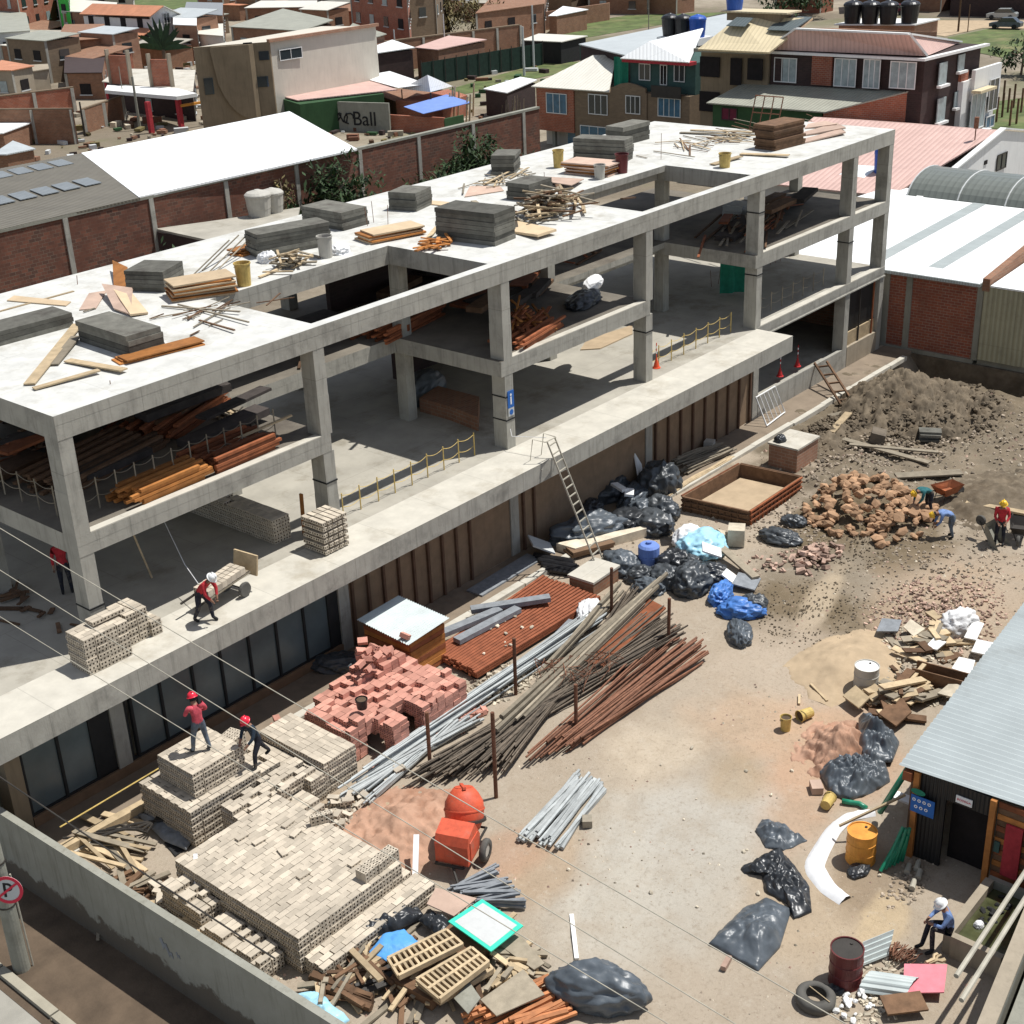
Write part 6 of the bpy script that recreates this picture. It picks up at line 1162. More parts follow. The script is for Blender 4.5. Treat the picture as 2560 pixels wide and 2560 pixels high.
def ribbon(nm, lab, pts, w, mat, cat, z=GY):
    P_ = [Vector((p[0], p[1], z)) for p in pts]; b = MB(); vs = []; m = 7; fine = []
    for a, c_ in zip(P_, P_[1:]):
        for k in range(8): fine.append(a.lerp(c_, k / 8))
    fine.append(P_[-1])
    for _ in range(6): fine = [fine[0]] + [(fine[i - 1] + fine[i] * 2 + fine[i + 1]) / 4 for i in range(1, len(fine) - 1)] + [fine[-1]]
    N_ = len(fine)
    for i, p in enumerate(fine):
        d = (fine[min(i + 1, N_ - 1)] - fine[max(i - 1, 0)]).normalized(); s_ = Vector((-d.y, d.x, 0)); ww = w(i / (N_ - 1))
        for j in range(m): f = j / (m - 1) - .5; e = .05 + .07 * abs(fbm(i * .3, j * .6, 2, 1)) + .06 * (1 - abs(2 * f)) ; vs.append(p + s_ * ww * f + Vector((0, 0, e if 0 < j < m - 1 else .01)))
    b.add(vs, [(i * m + j, (i + 1) * m + j, (i + 1) * m + j + 1, i * m + j + 1) for i in range(N_ - 1) for j in range(m - 1)]); return one(nm, b, mat, lab, cat, smooth=True)
ribbon('cloth_strip', 'long white cloth strip bending across the ground beside the orange drum', [(7.62,-18.17), (7.76,-17.63), (8.07,-17.17), (8.31,-16.94), (8.90,-16.81), (9.84,-16.65), (10.58,-16.71), (11.09,-17.15)], lambda f: .55 - .2 * abs(f - .3) * 2, 'bagwhite', 'cloth')
# wrapped bale at bottom centre
bl = blob('wrapped_bale', 'big rounded bale wrapped in grey plastic at the bottom edge', (1.51,-15.43, GY), (1.15, .6, .62), 'baggrey', 5, 'bale', .2, .5, R(-67), fr=1.1)
cloth('plastic_sheet', 'dark grey crumpled sheet draped over the reddish sand heap', [(14.58,-14.89), (13.31,-15.55), (12.82,-16.12), (13.25,-16.59), (14.14,-16.36), (14.46,-15.78), (14.76,-15.13)], -4.05, 'baggrey', .55, 6, fold=2.4, amp=.16)
cloth('plastic_sheet', 'black bunched sheet at the foot of the reddish sand heap', [(11.80,-15.17), (11.15,-15.89), (11.18,-16.39), (11.86,-16.71), (12.57,-16.87), (13.30,-16.35), (13.10,-15.66), (12.47,-15.24)], GY, 'baggrey', .45, 7, fold=2.6, amp=.2)
# rubbish bag heap by the building
BG = [((22.42,1.42), (1.3, .8, .75), 'bagblack', 'long black bag against the brown wall behind the ladder'), ((23.03,0.55), (1.1, .9, .8), 'bagblack', 'large black bag behind the white foam pieces'), ((24.73,-0.97), (.9, .8, 1.0), 'bagblack', 'tall pointed black bag against the wall right of the white board'),
 ((23.55,-0.64), (1.5, .5, .45), 'baggrey', 'grey plastic sheeting roll across the top of the bag heap'), ((22.52,-1.76), (.7, .6, .5), 'baggrey', 'light grey bag in the middle of the bag heap'), ((22.93,-2.34), (.8, .7, .6), 'bagblack', 'black bag at the right end of the upper bag heap'), ((21.45,-1.90), (1.0, .8, .5), 'bagblack', 'wrinkled black bag below the light grey bag'), ((21.75,-2.73), (.9, .8, .55), 'bagblack', 'wrinkled black bag beside the grey upright board'),
 ((19.83,-1.22), (1.6, .8, .7), 'baggrey', 'long shiny grey bag behind the foot of the ladder'), ((21.39,-0.17), (.6, .5, .5), 'bagblack', 'small black bag under the ladder'), ((18.42,-3.73), (.75, .7, .55), 'baggrey', 'translucent grey bag right of the ladder foot'),
 ((18.19,-4.81), (.6, .5, .4), 'bagblack', 'small black bag below the blue canister'), ((19.52,-5.26), (.75, .6, .6), 'bagblack', 'black bag under the light blue sheet'), ((18.49,-5.57), (.7, .6, .5), 'bagblack', 'black bag at the near side of the lower heap'), ((18.68,-6.50), (.9, .7, .7), 'bagblack', 'biggest black bag at the near side of the lower heap'), ((19.55,-6.69), (.7, .6, .5), 'bagblack', 'black bag at the right of the lower heap'), ((17.66,-5.42), (.6, .45, .35), 'baggrey', 'grey scrap bag at the left of the lower heap'), ((19.51,-5.95), (.6, .5, .55), 'bagblack', 'middle black bag topped by a white foam piece'),
 ((18.70,-7.67), (.75, .4, .4), 'bagblue', 'blue plastic bundle at the right foot of the lower heap'), ((18.14,-8.81), (.5, .8, .4), 'bagblue', 'long blue bag alone right of the heap'), ((18.61,-8.98), (.5, .5, .45), 'bagblack', 'black bag pressed against the long blue bag'), ((16.76,-9.61), (.75, .4, .4), 'baggrey', 'grey green bag nearest the open yard below the blue bag'),
 ((23.63,-7.06), (.8, .5, .35), 'bagblack', 'flat black bag beside the pile of broken bricks'), ((25.11,-6.80), (.5, .35, .3), 'bagblack', 'small black bag behind the flat one near the broken bricks'), ((21.19,-14.94), (.45, .75, .6), 'bagwhite', 'white sack standing at the edge of the debris row'), ((15.01,-4.91), (.75, .4, .45), 'bagwhite', 'bulging white sack between the rust sheets and long poles'),
 ((12.93,6.98), (.35, .3, .3), 'bagwhite', 'white sack on the small batten heap on the roof'), ((15.12,5.80), (.45, .4, .25), 'bagwhite', 'white sack right of the pale bucket on the roof'), ((7.79,-0.57), (.9, .5, .4), 'bagblack', 'black sheet bundle on the shaded walkway by the window panes')]
for k, (X, r, mt, lb) in enumerate(BG):
    z = ZR if 'roof' in lb else GY; blob('plastic_bag', lb, (*X, z), r, 'bagmid' if mt == 'bagblack' and k % 3 else mt, 20 + k, 'bag', .22, .3, rnd.random() * 3, fr=1.5)
blob('plastic_sheet', 'pale blue plastic sheet spread over the lower bag heap', (21.22,-5.27, GY + .1), (1.1, .9, .55), 'baglightblue', 61, 'sheet', .2, .3, .3); blob('plastic_sheet', 'white plastic sheet behind the pale blue one', (21.31,-4.64, GY + .1), (.7, .6, .55), 'bagwhite', 62, 'sheet', .2, .3)
b = MB(); X = (19.24,-4.34); b.lathe([(.34, 0), (.38, .04), (.38, .3), (.36, .32), (.38, .34), (.38, .66), (.3, .74), (.1, .76), (.1, .84)], (*X, GY + .1), 18); one('canister', b, 'greybeam', 'blue grey canister standing in the bag heap', 'canister').data.materials[0] = M['awningblue']
def slabp(nm, lab, c, d, rz, rx, mat, cat='board', ry=0):
    b = MB(); b.box((0, 0, 0), d); o = one(nm, b, mat, lab, cat); o.matrix_world = MX(c, rz, rx, ry); return o
slabp('foam_board', 'white board leaning beside the black bags left of the ladder foot', (17.60,-0.78, -3.75), (.9, .06, .9), .9, R(-62), 'pale'); slabp('foam_board', 'upright grey board at the right of the upper bag heap', (21.46,-3.89, -3.8), (.7, .06, 1.0), .7, R(-12), 'greybeam'); slabp('foam_board', 'white rectangle leaning against the wall above the bags', (24.71,-0.01, -3.3), (.6, .06, 1.0), .3, R(-15), 'whiteplain', ry=.25)
slabp('foam_board', 'white foam piece on top of the upper bag heap', (22.61,-0.61, -3.35), (.8, .3, .1), 1.2, .1, 'whiteplain'); slabp('foam_board', 'second white foam piece on the upper bag heap', (22.52,-1.13, -3.4), (.6, .35, .1), .6, .1, 'whiteplain'); slabp('foam_board', 'square white foam piece on the middle black bag', (20.26,-6.29, -3.45), (.7, .7, .06), .6, R(20), 'whiteplain'); slabp('foam_board', 'white foam wedge beside the blue bundle', (19.69,-7.39, -3.9), (.5, .5, .06), .2, R(30), 'whiteplain'); slabp('foam_board', 'grey board lying at the right of the blue bundle', (19.86,-7.96, -4.0), (.9, .8, .05), .3, R(8), 'greybeam')
plank((22.04,-4.51, -3.7), (20.21,-8.12, -3.95), .3, .08, 'woodgrey', 'long grey steel channel lying over the right of the bag heap')
slabp('cement_block', 'pale cube shaped cement block on a crate behind the bag heap', (22.50,-5.92, -3.85), (.65, .6, .65), .5, 0, 'debris', 'block'); slabp('cement_block', 'tilted pale block left of the cube shaped cement block', (22.29,-5.45, -4.0), (.5, .4, .4), 1.0, .4, 'debris', 'block')
bt = thing('brick_tub', 'low brick and mortar tub at the foot of the ladder', 'tub', (19.62,-2.85, GY)); b = MB()
pr(bt, 'wall', 'debris', [(18.17,-1.01), (18.22,-1.84), (21.07,-2.96), (21.20,-2.75)], GY - .1, GY + .35)
pstack2('pallet of brown hollow blocks under the ladder', (17.93,-1.95), (19.49,-2.64), .9, .25, 2, 'sillbrown', z=-4.1, nm='block_pallet')
bk = slabp('cement_block', 'pale capped box beside the upper end of the rust sheets', (16.89,-3.69, -3.95), (1.5, 1.0, .5), R(2), 0, 'brickbrown', 'box'); slabp('lid_slab', 'pale square slab covering the low brick box', (16.93,-3.66, -3.66), (1.6, 1.1, .08), R(2), 0, 'terrtop', 'slab')
# black corrugated hose bundle and black crate
t = thing('pipe_bundle', 'bundle of black corrugated pipes at the top of the rust sheets', 'pipes', (17.16,-1.99, GY))
for k in range(7): a = Vector((16.77,-1.45, GY + .12)); c_ = Vector((17.17,-2.89, GY + .12)); o_ = Vector((.12 * k - .1, .2 * k - .3, .05 * (k % 2))); b = MB(); b.tube([a + o_ * .9 + (c_ - a) * f for f in (0, .25, .5, .75, 1)], [.09, .1, .085, .1, .09], 7); b.build('pipe', 'black', t)
# rust coloured corrugated sheets in a long low stack
t = thing('steel_profiles', 'long low stack of rust red steel profiles with small stones on top', 'profiles', (12.8, -3.4, GY))
P4 = [Vector(p) for p in ((9.75, -4.6, 0), (15.9, -4.75, 0), (15.9, -2.15, 0), (9.95, -2.6, 0))]
for k in range(17):
    f = (k + .5) / 17
    for lay in range(3):
        a = P4[0].lerp(P4[3], f); c_ = P4[1].lerp(P4[2], f); z = GY + .15 + lay * .085; b = MB(); b.beam((a.x + rnd.uniform(-.06, .06), a.y, z), (c_.x + rnd.uniform(-.05, .05), c_.y, z), .1, .065); b.build('profile', 'rustred', t)
b = MB(); b.prism([(9.85, -4.55), (15.8, -4.7), (15.8, -2.25), (10.05, -2.65)], GY - .05, GY + .1); b.build('shade_base', 'blackmat', t)  # solid black base, painted shade for the gaps between the profiles
for P0, P1, lb in (((10.61,-2.26), (13.00,-2.76), 'left'), ((10.64,-2.97), (13.40,-3.20), 'middle'), ((12.43,-1.98), (14.45,-3.71), 'right')): b = MB(); z = GY + .47; b.beam((*P0, z), (*P1, z + (.12 if lb == 'right' else 0)), .32, .16); one('foam_beam', b, 'greybeam', lb + ' of three grey foam beams lying on the rust red sheets', 'beam')
b = MB(); b.beam((12.26,-5.24, GY + .12), (14.13,-4.92, GY + .2), .32, .2); one('foam_beam', b, 'greybeam', 'grey foam beam on the ground below the white sack', 'beam')
b = MB(); b.beam((14.59,-0.27), (0), .1, .1) if False else None
slabp('foam_board', 'dark grey sheet lying on the shaded walkway beside the wall', (15.6, -.75, -4.13), (3.4, .7, .06), .03, 0, 'greybeam')
# stones: pebbles on sheets, orange rubble stones, broken bricks
def stonemesh(seed, s_=1):
    bm = bmesh.new(); bmesh.ops.create_icosphere(bm, subdivisions=1, radius=.5); q = random.Random(seed)
    for v in bm.verts: v.co *= q.uniform(.7, 1.15); v.co.z *= .7
    b = MB(); b.v = [v.co.copy() for v in bm.verts]; b.f = [tuple(x.index for x in f.verts) for f in bm.faces]; b.mi = [0] * len(b.f); b.sm = [False] * len(b.f); bm.free(); return b
def chunkmesh(seed):
    q = random.Random(seed); b = MB(); b.prism([(-.5 + q.random() * .12, -.3), (.5, -.3 + q.random() * .15), (.45 - q.random() * .3, .3), (-.45, .28 + q.random() * .05)], -.2, .2); return b
STN = {}
def stones(nm, lab, grp, c, r, n, size, mat, hgt, mk=stonemesh, z=GY, q=rnd, seeds=3, cat='stone', peakpow=1.0, stuff=False):
    reps = []; SB = MB()
    if stuff: srcs = [mk(s_ + len(STN)) for s_ in range(seeds)]; SB.mat(mat)
    for s_ in range(0 if stuff else seeds): reps.append(Rep(one(nm, mk(s_ + len(STN)), mat, lab, cat, grp)))
    STN[grp] = 1
    for k in range(n):
        a = q.random() * 6.28; rr = q.random() ** .6; x = c[0] + r[0] * rr * math.cos(a); y = c[1] + r[1] * rr * math.sin(a); s_ = size * q.uniform(.6, 1.5); zz = z + gh(x, y) * (z == GY) + hgt * max(0, 1 - rr) ** peakpow + s_ * (.02 if stuff else .2)
        X = MX((x, y, zz), q.random() * 6.3, q.uniform(-.5, .5), q.uniform(-.5, .5), (s_ * q.uniform(.8, 1.3), s_, s_ * q.uniform(.7, 1.2)))
        if stuff: SB.add(srcs[k % seeds].v, srcs[k % seeds].f, X)
        else: reps[k % seeds].put(X)
    if stuff: one(nm, SB, None, lab, cat, kind='stuff')
stones('small_stone', 'small white stone holding down the rust red sheets', 'white stones on the rust red sheets', (12.3, -3.7), (2.3, .75), 12, .13, 'debris', 0, z=GY + .36)
def mound(nm, lab, c, r, h, mat, seed=0, cat='mound', res=46, rough=.18, rz=0, pk=1.3, fr=1.0):
    b = MB(); n = res; vs = []
    for j in range(n + 1):
        for i in range(n + 1):
            u, v = 2 * i / n - 1, 2 * j / n - 1; d = math.sqrt(u * u + v * v); d *= 1 + .25 * fbm(u + seed, v, 0, 1.3); f = max(0, 1 - d)
            x = c[0] + (u * r[0] * math.cos(rz) - v * r[1] * math.sin(rz)); y = c[1] + (u * r[0] * math.sin(rz) + v * r[1] * math.cos(rz))
            z = h * (f ** pk) + (rough * h * fbm(x, y, seed, 1.6 * fr) + rough * .6 * h * fbm(x, y, seed, 5 * fr)) * min(1, f * 4) - (.12 if f <= 0 else 0); vs.append((x, y, GY + gh(x, y) + z))
    b.add(vs, [(j * (n + 1) + i, j * (n + 1) + i + 1, (j + 1) * (n + 1) + i + 1, (j + 1) * (n + 1) + i) for j in range(n) for i in range(n)]); return one(nm, b, mat, lab, cat, smooth=True)
mound('soil_mound', 'tall conical mound of excavated soil in the far corner of the yard', (38.6, -4.6), (4.2, 3.0), 1.75, 'soil', 1, rough=.22, res=80); mound('soil_mound', 'low spread of soil right of the conical mound', (39.21,-6.44), (4.0, 2.4), .8, 'soil', 2, rough=.5, res=70); mound('soil_mound', 'low ridge of soil along the kerb below the wooden ladder', (33.27,-3.78), (3.0, 1.4), .5, 'soil', 3, rough=.35)
mound('sand_heap', 'reddish sand heap with a dug hollow behind the orange mixer', (3.41,-7.71), (1.9, 1.5), .45, 'sand', 4, rough=.3, res=60); mound('sand_heap', 'lumpy reddish sand heap beside the draped grey sheet', (13.08,-14.96), (1.5, 1.1), .75, 'sand', 5, rough=.35, res=60); mound('sand_heap', 'low smooth tan sand heap left of the debris row', (17.31,-13.17), (2.4, 1.6), .45, 'tansand', 6, rough=.12)
mound('soil_mound', 'low soil heap beside the rubble behind the two workers', (31.62,-11.67), (3.2, 1.6), .35, 'soil', 7, rough=.4)
stones('quarry_stone', 'orange brown quarry stone in the pile next to the workers', 'orange quarry stones in the pile', (27.73,-8.14), (2.7, 2.0), 150, .36, 'stone', .7); stones('quarry_stone', 'orange brown quarry stone on the near slope of the pile', 'orange quarry stones in the pile', (27.36,-10.06), (2.2, 1.1), 70, .36, 'stone', .5)
stones('broken_brick', 'pink broken brick in the small heap by the black bag', 'pink broken bricks in the small heap', (23.05,-8.84), (1.4, .7), 80, .22, 'chip', .3, mk=chunkmesh, cat='brick'); stones('broken_brick', 'broken brick scattered left of the small pink heap', 'broken bricks scattered left of the pink heap', (21.69,-7.77), (1.6, .8), 50, .13, 'chip', .08, mk=chunkmesh, cat='brick')
ST = dict(stuff=True, cat='rubble')
stones('soil_clods', 'dark clods and lumps over the excavated soil mounds', 'a1', (38.5, -4.6), (3.7, 2.7), 900, .17, 'soil', 1.5, peakpow=1.1, **ST); stones('soil_clods', 'dark clods spread right of the conical mound', 'a2', (38.59,-6.31), (4.5, 2.6), 500, .2, 'soil', .7, **ST); stones('soil_rubble', 'pale stones strewn over the excavated soil', 'a3', (33.28,-5.19), (6.5, 2.6), 620, .13, 'rubble', .12, **ST)
stones('soil_rubble', 'pale stones strewn near the far end of the yard', 'a4', (36.08,-7.85), (5.5, 3.6), 520, .12, 'rubble', .1, **ST); stones('soil_rubble', 'dark clods on the ridge below the wooden ladder', 'a9', (33.64,-3.58), (3, 1.3), 420, .17, 'soil', .45, **ST); stones('brick_rubble', 'brick rubble before the metal roofed shed', 'a5', (21.79,-14.00), (3.2, 2.0), 800, .09, 'chip', .1, mk=chunkmesh, **ST); stones('brick_rubble', 'pale and pink rubble around the wheelbarrows', 'a6', (24.71,-12.66), (5, 2.4), 600, .08, 'rubble', .03, mk=chunkmesh, **ST)
stones('soil_clods', 'fine dark crumbs on the soil patches beside the blue bags', 'a7', (19.48,-10.42), (2.6, 2.2), 450, .06, 'soil', .05, **ST); stones('soil_clods', 'fine dark crumbs on the soil below the quarry stones', 'a8', (25.79,-9.43), (3.6, 1.6), 500, .07, 'soil', .05, **ST)
stones('soil_rubble', 'mixed lumps around the formwork box', 'a10', (24.85,-6.80), (2.2, 2.0), 300, .1, 'rubble', .04, **ST); stones('debris_chips', 'rubble chips between the salmon bricks and long bars', 'b1', (10.13,-5.20), (1.4, .9), 240, .11, 'debris', .12, mk=chunkmesh, **ST); stones('debris_chips', 'cream brick chips by the reddish sand', 'b2', (2.49,-6.00), (.9, .6), 220, .1, 'creambrick', .1, mk=chunkmesh, **ST); stones('debris_chips', 'tan scraps at the lower right', 'b4', (5.42,-20.01), (1.3, .8), 260, .09, 'debris', .04, mk=chunkmesh, **ST); stones('debris_chips', 'stones on the shaded ground before the shed door', 'b5', (9.05,-19.02), (1.1, .45), 120, .09, 'rubble', .02, **ST)
stones('debris_chips', 'pale crumbs along the debris row', 'b6', (18.68,-14.85), (3.0, 1.8), 420, .1, 'debris', .1, mk=chunkmesh, **ST); stones('debris_chips', 'pale chips along the inside of the street wall', 'b7', (-3.0, -7.5), (.7, 4), 300, .1, 'debris', .1, mk=chunkmesh, **ST)
stones('rubble_stone', 'white scrap among the rubbish at the lower right', 'white scraps at the lower right', (4.80,-19.91), (.7, .35), 24, .14, 'whiteplain', .1); stones('rubble_stone', 'stone lying alone in the open yard', 'lone stones in the open yard', (8.62,-14.45), (5, 4), 26, .1, 'debris', 0)
# fine gravel everywhere on the yard: stuff
def gravel():
    q = random.Random(99); b = MB(); ks = ['rubble', 'debris', 'chip', 'soil']
    for k in ks: b.mat(k)
    for k in range(11000):
        x = q.uniform(-3.4, 45.5); y = q.uniform(-21.8, -2.2)
        if fbm(x, y, 7, .5) < -.05 + (.1 if x < 20 else -.25): continue
        s_ = (.012 + .05 * q.random() ** 3) * (1 + (x > 18) * .5 + (x > 30) * .6); b.m = q.choice((0, 0, 1, 2, 3) if x > 20 else (0, 1, 1, 2)); z = GY + gh(x, y) + s_ * .15; a = q.random() * 6.3; ca, sa = math.cos(a) * s_, math.sin(a) * s_
        b.add([(x + ca, y + sa, z - s_ * .3), (x - sa, y + ca, z - s_ * .3), (x - ca, y - sa, z - s_ * .3), (x + sa, y - ca, z - s_ * .3), (x + q.uniform(-.3, .3) * s_, y, z + s_ * .6)], [(0, 1, 4), (1, 2, 4), (2, 3, 4), (3, 0, 4)])
    one('gravel', b, None, 'loose gravel and rubble chips over the yard', 'gravel', kind='stuff')
gravel()
def heapmix(lab, grp, c, r, n, mats, hgt, Lr=(.4, 1.3), w=(.12, .35), t=(.03, .08), dirn=None): heap(lab, grp, c, r, n, Lr, GY, mats, hgt, w=w, t=t, dirn=dirn)
heapmix('board or slab fragment in the debris row at the right', 'fragments in the debris row at the right', (20.03,-14.69), (2.6, 1.0), 46, ('wood', 'woodgrey', 'wood', 'woodbrown'), .35); heapmix('broken board among the timber below the debris row', 'broken boards below the debris row', (16.46,-15.23), (1.7, .8), 44, ('wood', 'woodgrey', 'woodbrown', 'wood'), .5, (.6, 1.7), dirn=-.6)
for P0, P1, w, mt, z0, z1, lb in (((37.54,-2.98), (37.67,-5.74), .25, 'wood', .1, .1, 'pale plank below the foot of the wooden ladder'), ((35.43,-2.65), (37.30,-3.62), .3, 'woodgrey', .15, .2, 'grey plank crossing near the foot of the wooden ladder'), ((33.43,-3.82), (35.81,-3.40), .32, 'wood', .3, .35, 'short wide pale board near the soil ridge'), ((33.45,-4.39), (33.10,-8.44), .3, 'woodgrey', .12, .12, 'long grey scaffold plank above the quarry stones'), ((32.89,-4.98), (34.34,-8.25), .22, 'woodgrey', .2, .12, 'second long scaffold plank crossing the first'), ((31.18,-7.91), (32.89,-9.89), .5, 'woodgrey', .1, .14, 'wide weathered plank behind the bending worker'), ((36.38,-5.36), (36.59,-6.41), .12, 'woodbrown', .15, .15, 'short brown stick on the excavated soil')):
    plank((*P0, GY + z0), (*P1, GY + z1), w, .06, mt, lb)
pstack2('small stack of dark slabs on the excavated soil', (35.23,-6.97), (35.64,-7.74), .6, .5, 4, 'foam', z=GY, nm='slab_stack', jit=.08); slabp('loose_rock', 'single large grey rock on the excavated soil', (34.27,-5.58, -3.95), (.8, .6, .45), .4, .2, 'rubble', 'rock'); slabp('timber_strip', 'long pale timber strip lying at the right edge behind the red jacketed worker', (30.65,-12.96, -4.1), (.3, 3.6, .08), .15, 0, 'wood')
for P0, P1, mt, lb in (((20.67,-13.85), (21.15,-14.60), 'woodbrown', 'brown beam in front of the standing white sack'), ((18.16,-14.75), (18.05,-16.55), 'woodbrown', 'black sided trough beside the metal shed roof')): pass
tr = thing('wooden_trough', 'long dark wooden trough lying beside the metal shed roof', 'trough', (18.14,-15.67, GY)); a_, c_ = Vector((17.47,-15.11, 0)), Vector((17.66,-16.67, 0)); dd_ = (c_ - a_).normalized(); s_ = Vector((-dd_.y, dd_.x, 0))
if s_.x < 0: s_ = -s_
for o_, nm_ in ((0, 'side'), (.5, 'side')): b = MB(); b.beam(a_ + s_ * o_ + Vector((0, 0, GY + .28)), c_ + s_ * o_ + Vector((0, 0, GY + .28)), .04, .5); b.build(nm_, 'woodbrown', tr)
b = MB(); b.beam(a_ + s_ * .25 + Vector((0, 0, GY + .05)), c_ + s_ * .25 + Vector((0, 0, GY + .05)), .5, .04); b.build('bottom', 'blackmat', tr)
for P4, mt, lb in (([(19.21,-13.10), (19.60,-13.64), (20.13,-13.50), (19.87,-12.95)], 'greybeam', 'grey plate at the left tip of the debris row'), ([(19.96,-13.65), (19.59,-14.18), (20.04,-14.33), (20.35,-13.70)], 'debris', 'pale tile at the left of the debris row'), ([(20.45,-15.44), (20.52,-15.81), (21.43,-15.66), (21.45,-15.30)], 'whiteplain', 'white square board right of the standing sack'), ([(19.77,-15.97), (19.86,-16.44), (20.48,-16.40), (20.37,-15.88)], 'whiteplain', 'white panel close to the corner of the shed roof'), ([(19.19,-14.73), (19.26,-15.10), (19.67,-15.21), (19.70,-14.79)], 'whiteplain', 'white slab in the middle of the debris row'), ([(18.50,-15.91), (18.52,-16.51), (19.15,-16.35), (19.06,-15.88)], 'whiteplain', 'white bin lid with green mark by the trough'), ([(16.97,-16.16), (17.03,-16.62), (17.70,-16.65), (17.43,-16.28)], 'debris', 'pale sheet between trough and shed roof'), ([(14.99,-15.29), (14.71,-15.97), (15.46,-16.07), (16.11,-15.40)], 'woodbrown', 'dark brown square panel leaning on the broken boards'), ([(15.22,-14.04), (14.91,-14.72), (15.42,-14.79), (15.78,-14.15)], 'wood', 'left pale panel of the crate below the white drum'), ([(15.93,-14.19), (15.47,-14.85), (16.00,-15.01), (16.29,-14.35)], 'wood', 'right pale panel of the crate below the white drum')):
    sheet(lb, P4, mt, (.3, .3, .42, .42), GY, nm='panel', th=.05)
# drums, buckets, tyre, pipes
def drum(lab, X, r, h, mat, top, nm='drum', z=GY):
    t = thing(nm, lab, 'drum', (*X, z)); b = MB(); b.lathe([(r, 0), (r * 1.03, .02), (r, .05), (r, h * .33), (r * 1.035, h * .345), (r, h * .36), (r, h * .66), (r * 1.035, h * .675), (r, h * .69), (r, h - .03), (r * 1.03, h), (r * .95, h), (r * .94, h - .035)], (*X, z), 28, capt=False); b.build('body', mat, t)
    b = MB(); b.lathe([(r * .95, h - .05), (r * .94, h - .03)], (*X, z), 28); b.build('lid', top, t); b = MB(); b.lathe([(.035, h - .03), (.035, h - .005)], (X[0] + r * .55, X[1], z), 8); b.build('cap', 'iron', t); return t
drum('dark red steel drum with blackened top at the lower right', (5.28,-19.39), .36, .95, 'drumred', 'iron'); drum('orange steel drum beside the bundle of green pipes', (9.23,-17.72), .36, .88, 'orange', 'orange'); t = drum('white plastic drum standing behind the pale crate panels', (16.32,-14.22), .36, .85, 'bucket', 'whiteplain')
bucket('upright yellow bucket on the reddish ground', (13.07,-13.40), GY, 'yellow', .16, .45); bucket('yellow bucket lying on its side right of the upright one', (14.10,-13.64), GY, 'yellow', .17, .45, lying=R(160)); bucket('yellow bucket lying near the start of the white cloth strip', (10.44,-16.09), GY, 'yellow', .16, .42, lying=R(10)); bucket('black bucket on the salmon brick stack', (5.30,-4.27), -2.95, 'black', .17, .3)
b = MB(); X = (4.31,-19.20); T = MX((*X, GY + .14), .3, .06)
for R0, R1, a0, a1 in ((.30, .15, 0, 1),):
    prof = [(.22, -.13), (.36, -.14), (.43, -.08), (.43, .08), (.36, .14), (.22, .13), (.25, .08), (.3, 0), (.25, -.08), (.22, -.13)]; n = 36; vs = [];
    for r_, z_ in prof:
        for i in range(n): a = 6.2832 * i / n; vs.append((r_ * math.cos(a), r_ * math.sin(a), z_))
    b.add(vs, [(k * n + i, k * n + (i + 1) % n, (k + 1) * n + (i + 1) % n, (k + 1) * n + i) for k in range(len(prof) - 1) for i in range(n)], T)
one('tyre', b, 'rubber', 'old car tyre lying on the ground at the bottom right', 'tyre', smooth=True)
b = MB(); b.cyl((4.39,-19.00, GY + .3), (4.26,-19.56, GY + .28), .012, n=5); one('stick', b, 'wood', 'thin stick laid across the old tyre', 'stick')
# small stick bits, halved timber, brick pieces in open yard
for X, an, lb in (((14.65,-12.95), .5, 'short stick left of the slanting one in the open yard'), ((15.33,-13.22), 1.0, 'slanting pale stick in the open yard')): L = .5 if 'left' in lb else 1.0; plank((X[0] - L / 2 * math.cos(an), X[1] - L / 2 * math.sin(an), GY + .05), (X[0] + L / 2 * math.cos(an), X[1] + L / 2 * math.sin(an), GY + .05), .07, .04, 'wood', lb)
slabp('brick_piece', 'small red brick piece below the large grey plastic sheet', (4.09,-17.08, -4.12), (.4, .12, .12), .2, 0, 'chip', 'brick'); slabp('brick_piece', 'grey stone on the ground near the galvanised tubes', (6.22,-11.53, -4.08), (.3, .25, .2), .7, 0, 'debris', 'stone'); slabp('brick_piece', 'tan block near the top of the black bunched sheet', (11.08,-15.48, -4.1), (.4, .3, .2), .7, 0, 'plypink', 'block')
b = MB(); b.beam((3.26,-13.32, GY + .04), (2.17,-14.32, GY + .04), .1, .05); one('post', b, 'whiteplain', 'white painted post lying on the ground above the grey bale', 'post'); b = MB(); b.beam((2.56,-8.97, GY + .75), (1.44,-9.92, GY + .1), .14, .05); one('post', b, 'bagwhite', 'white board leaning at the edge of the reddish sand', 'post'); b = MB(); b.beam((-1.57,-5.50, -3.1), (-2.61,-6.69, -4.0), .1, .04); one('post', b, 'bagwhite', 'white board leaning on the dark side of the big brick stack', 'post')
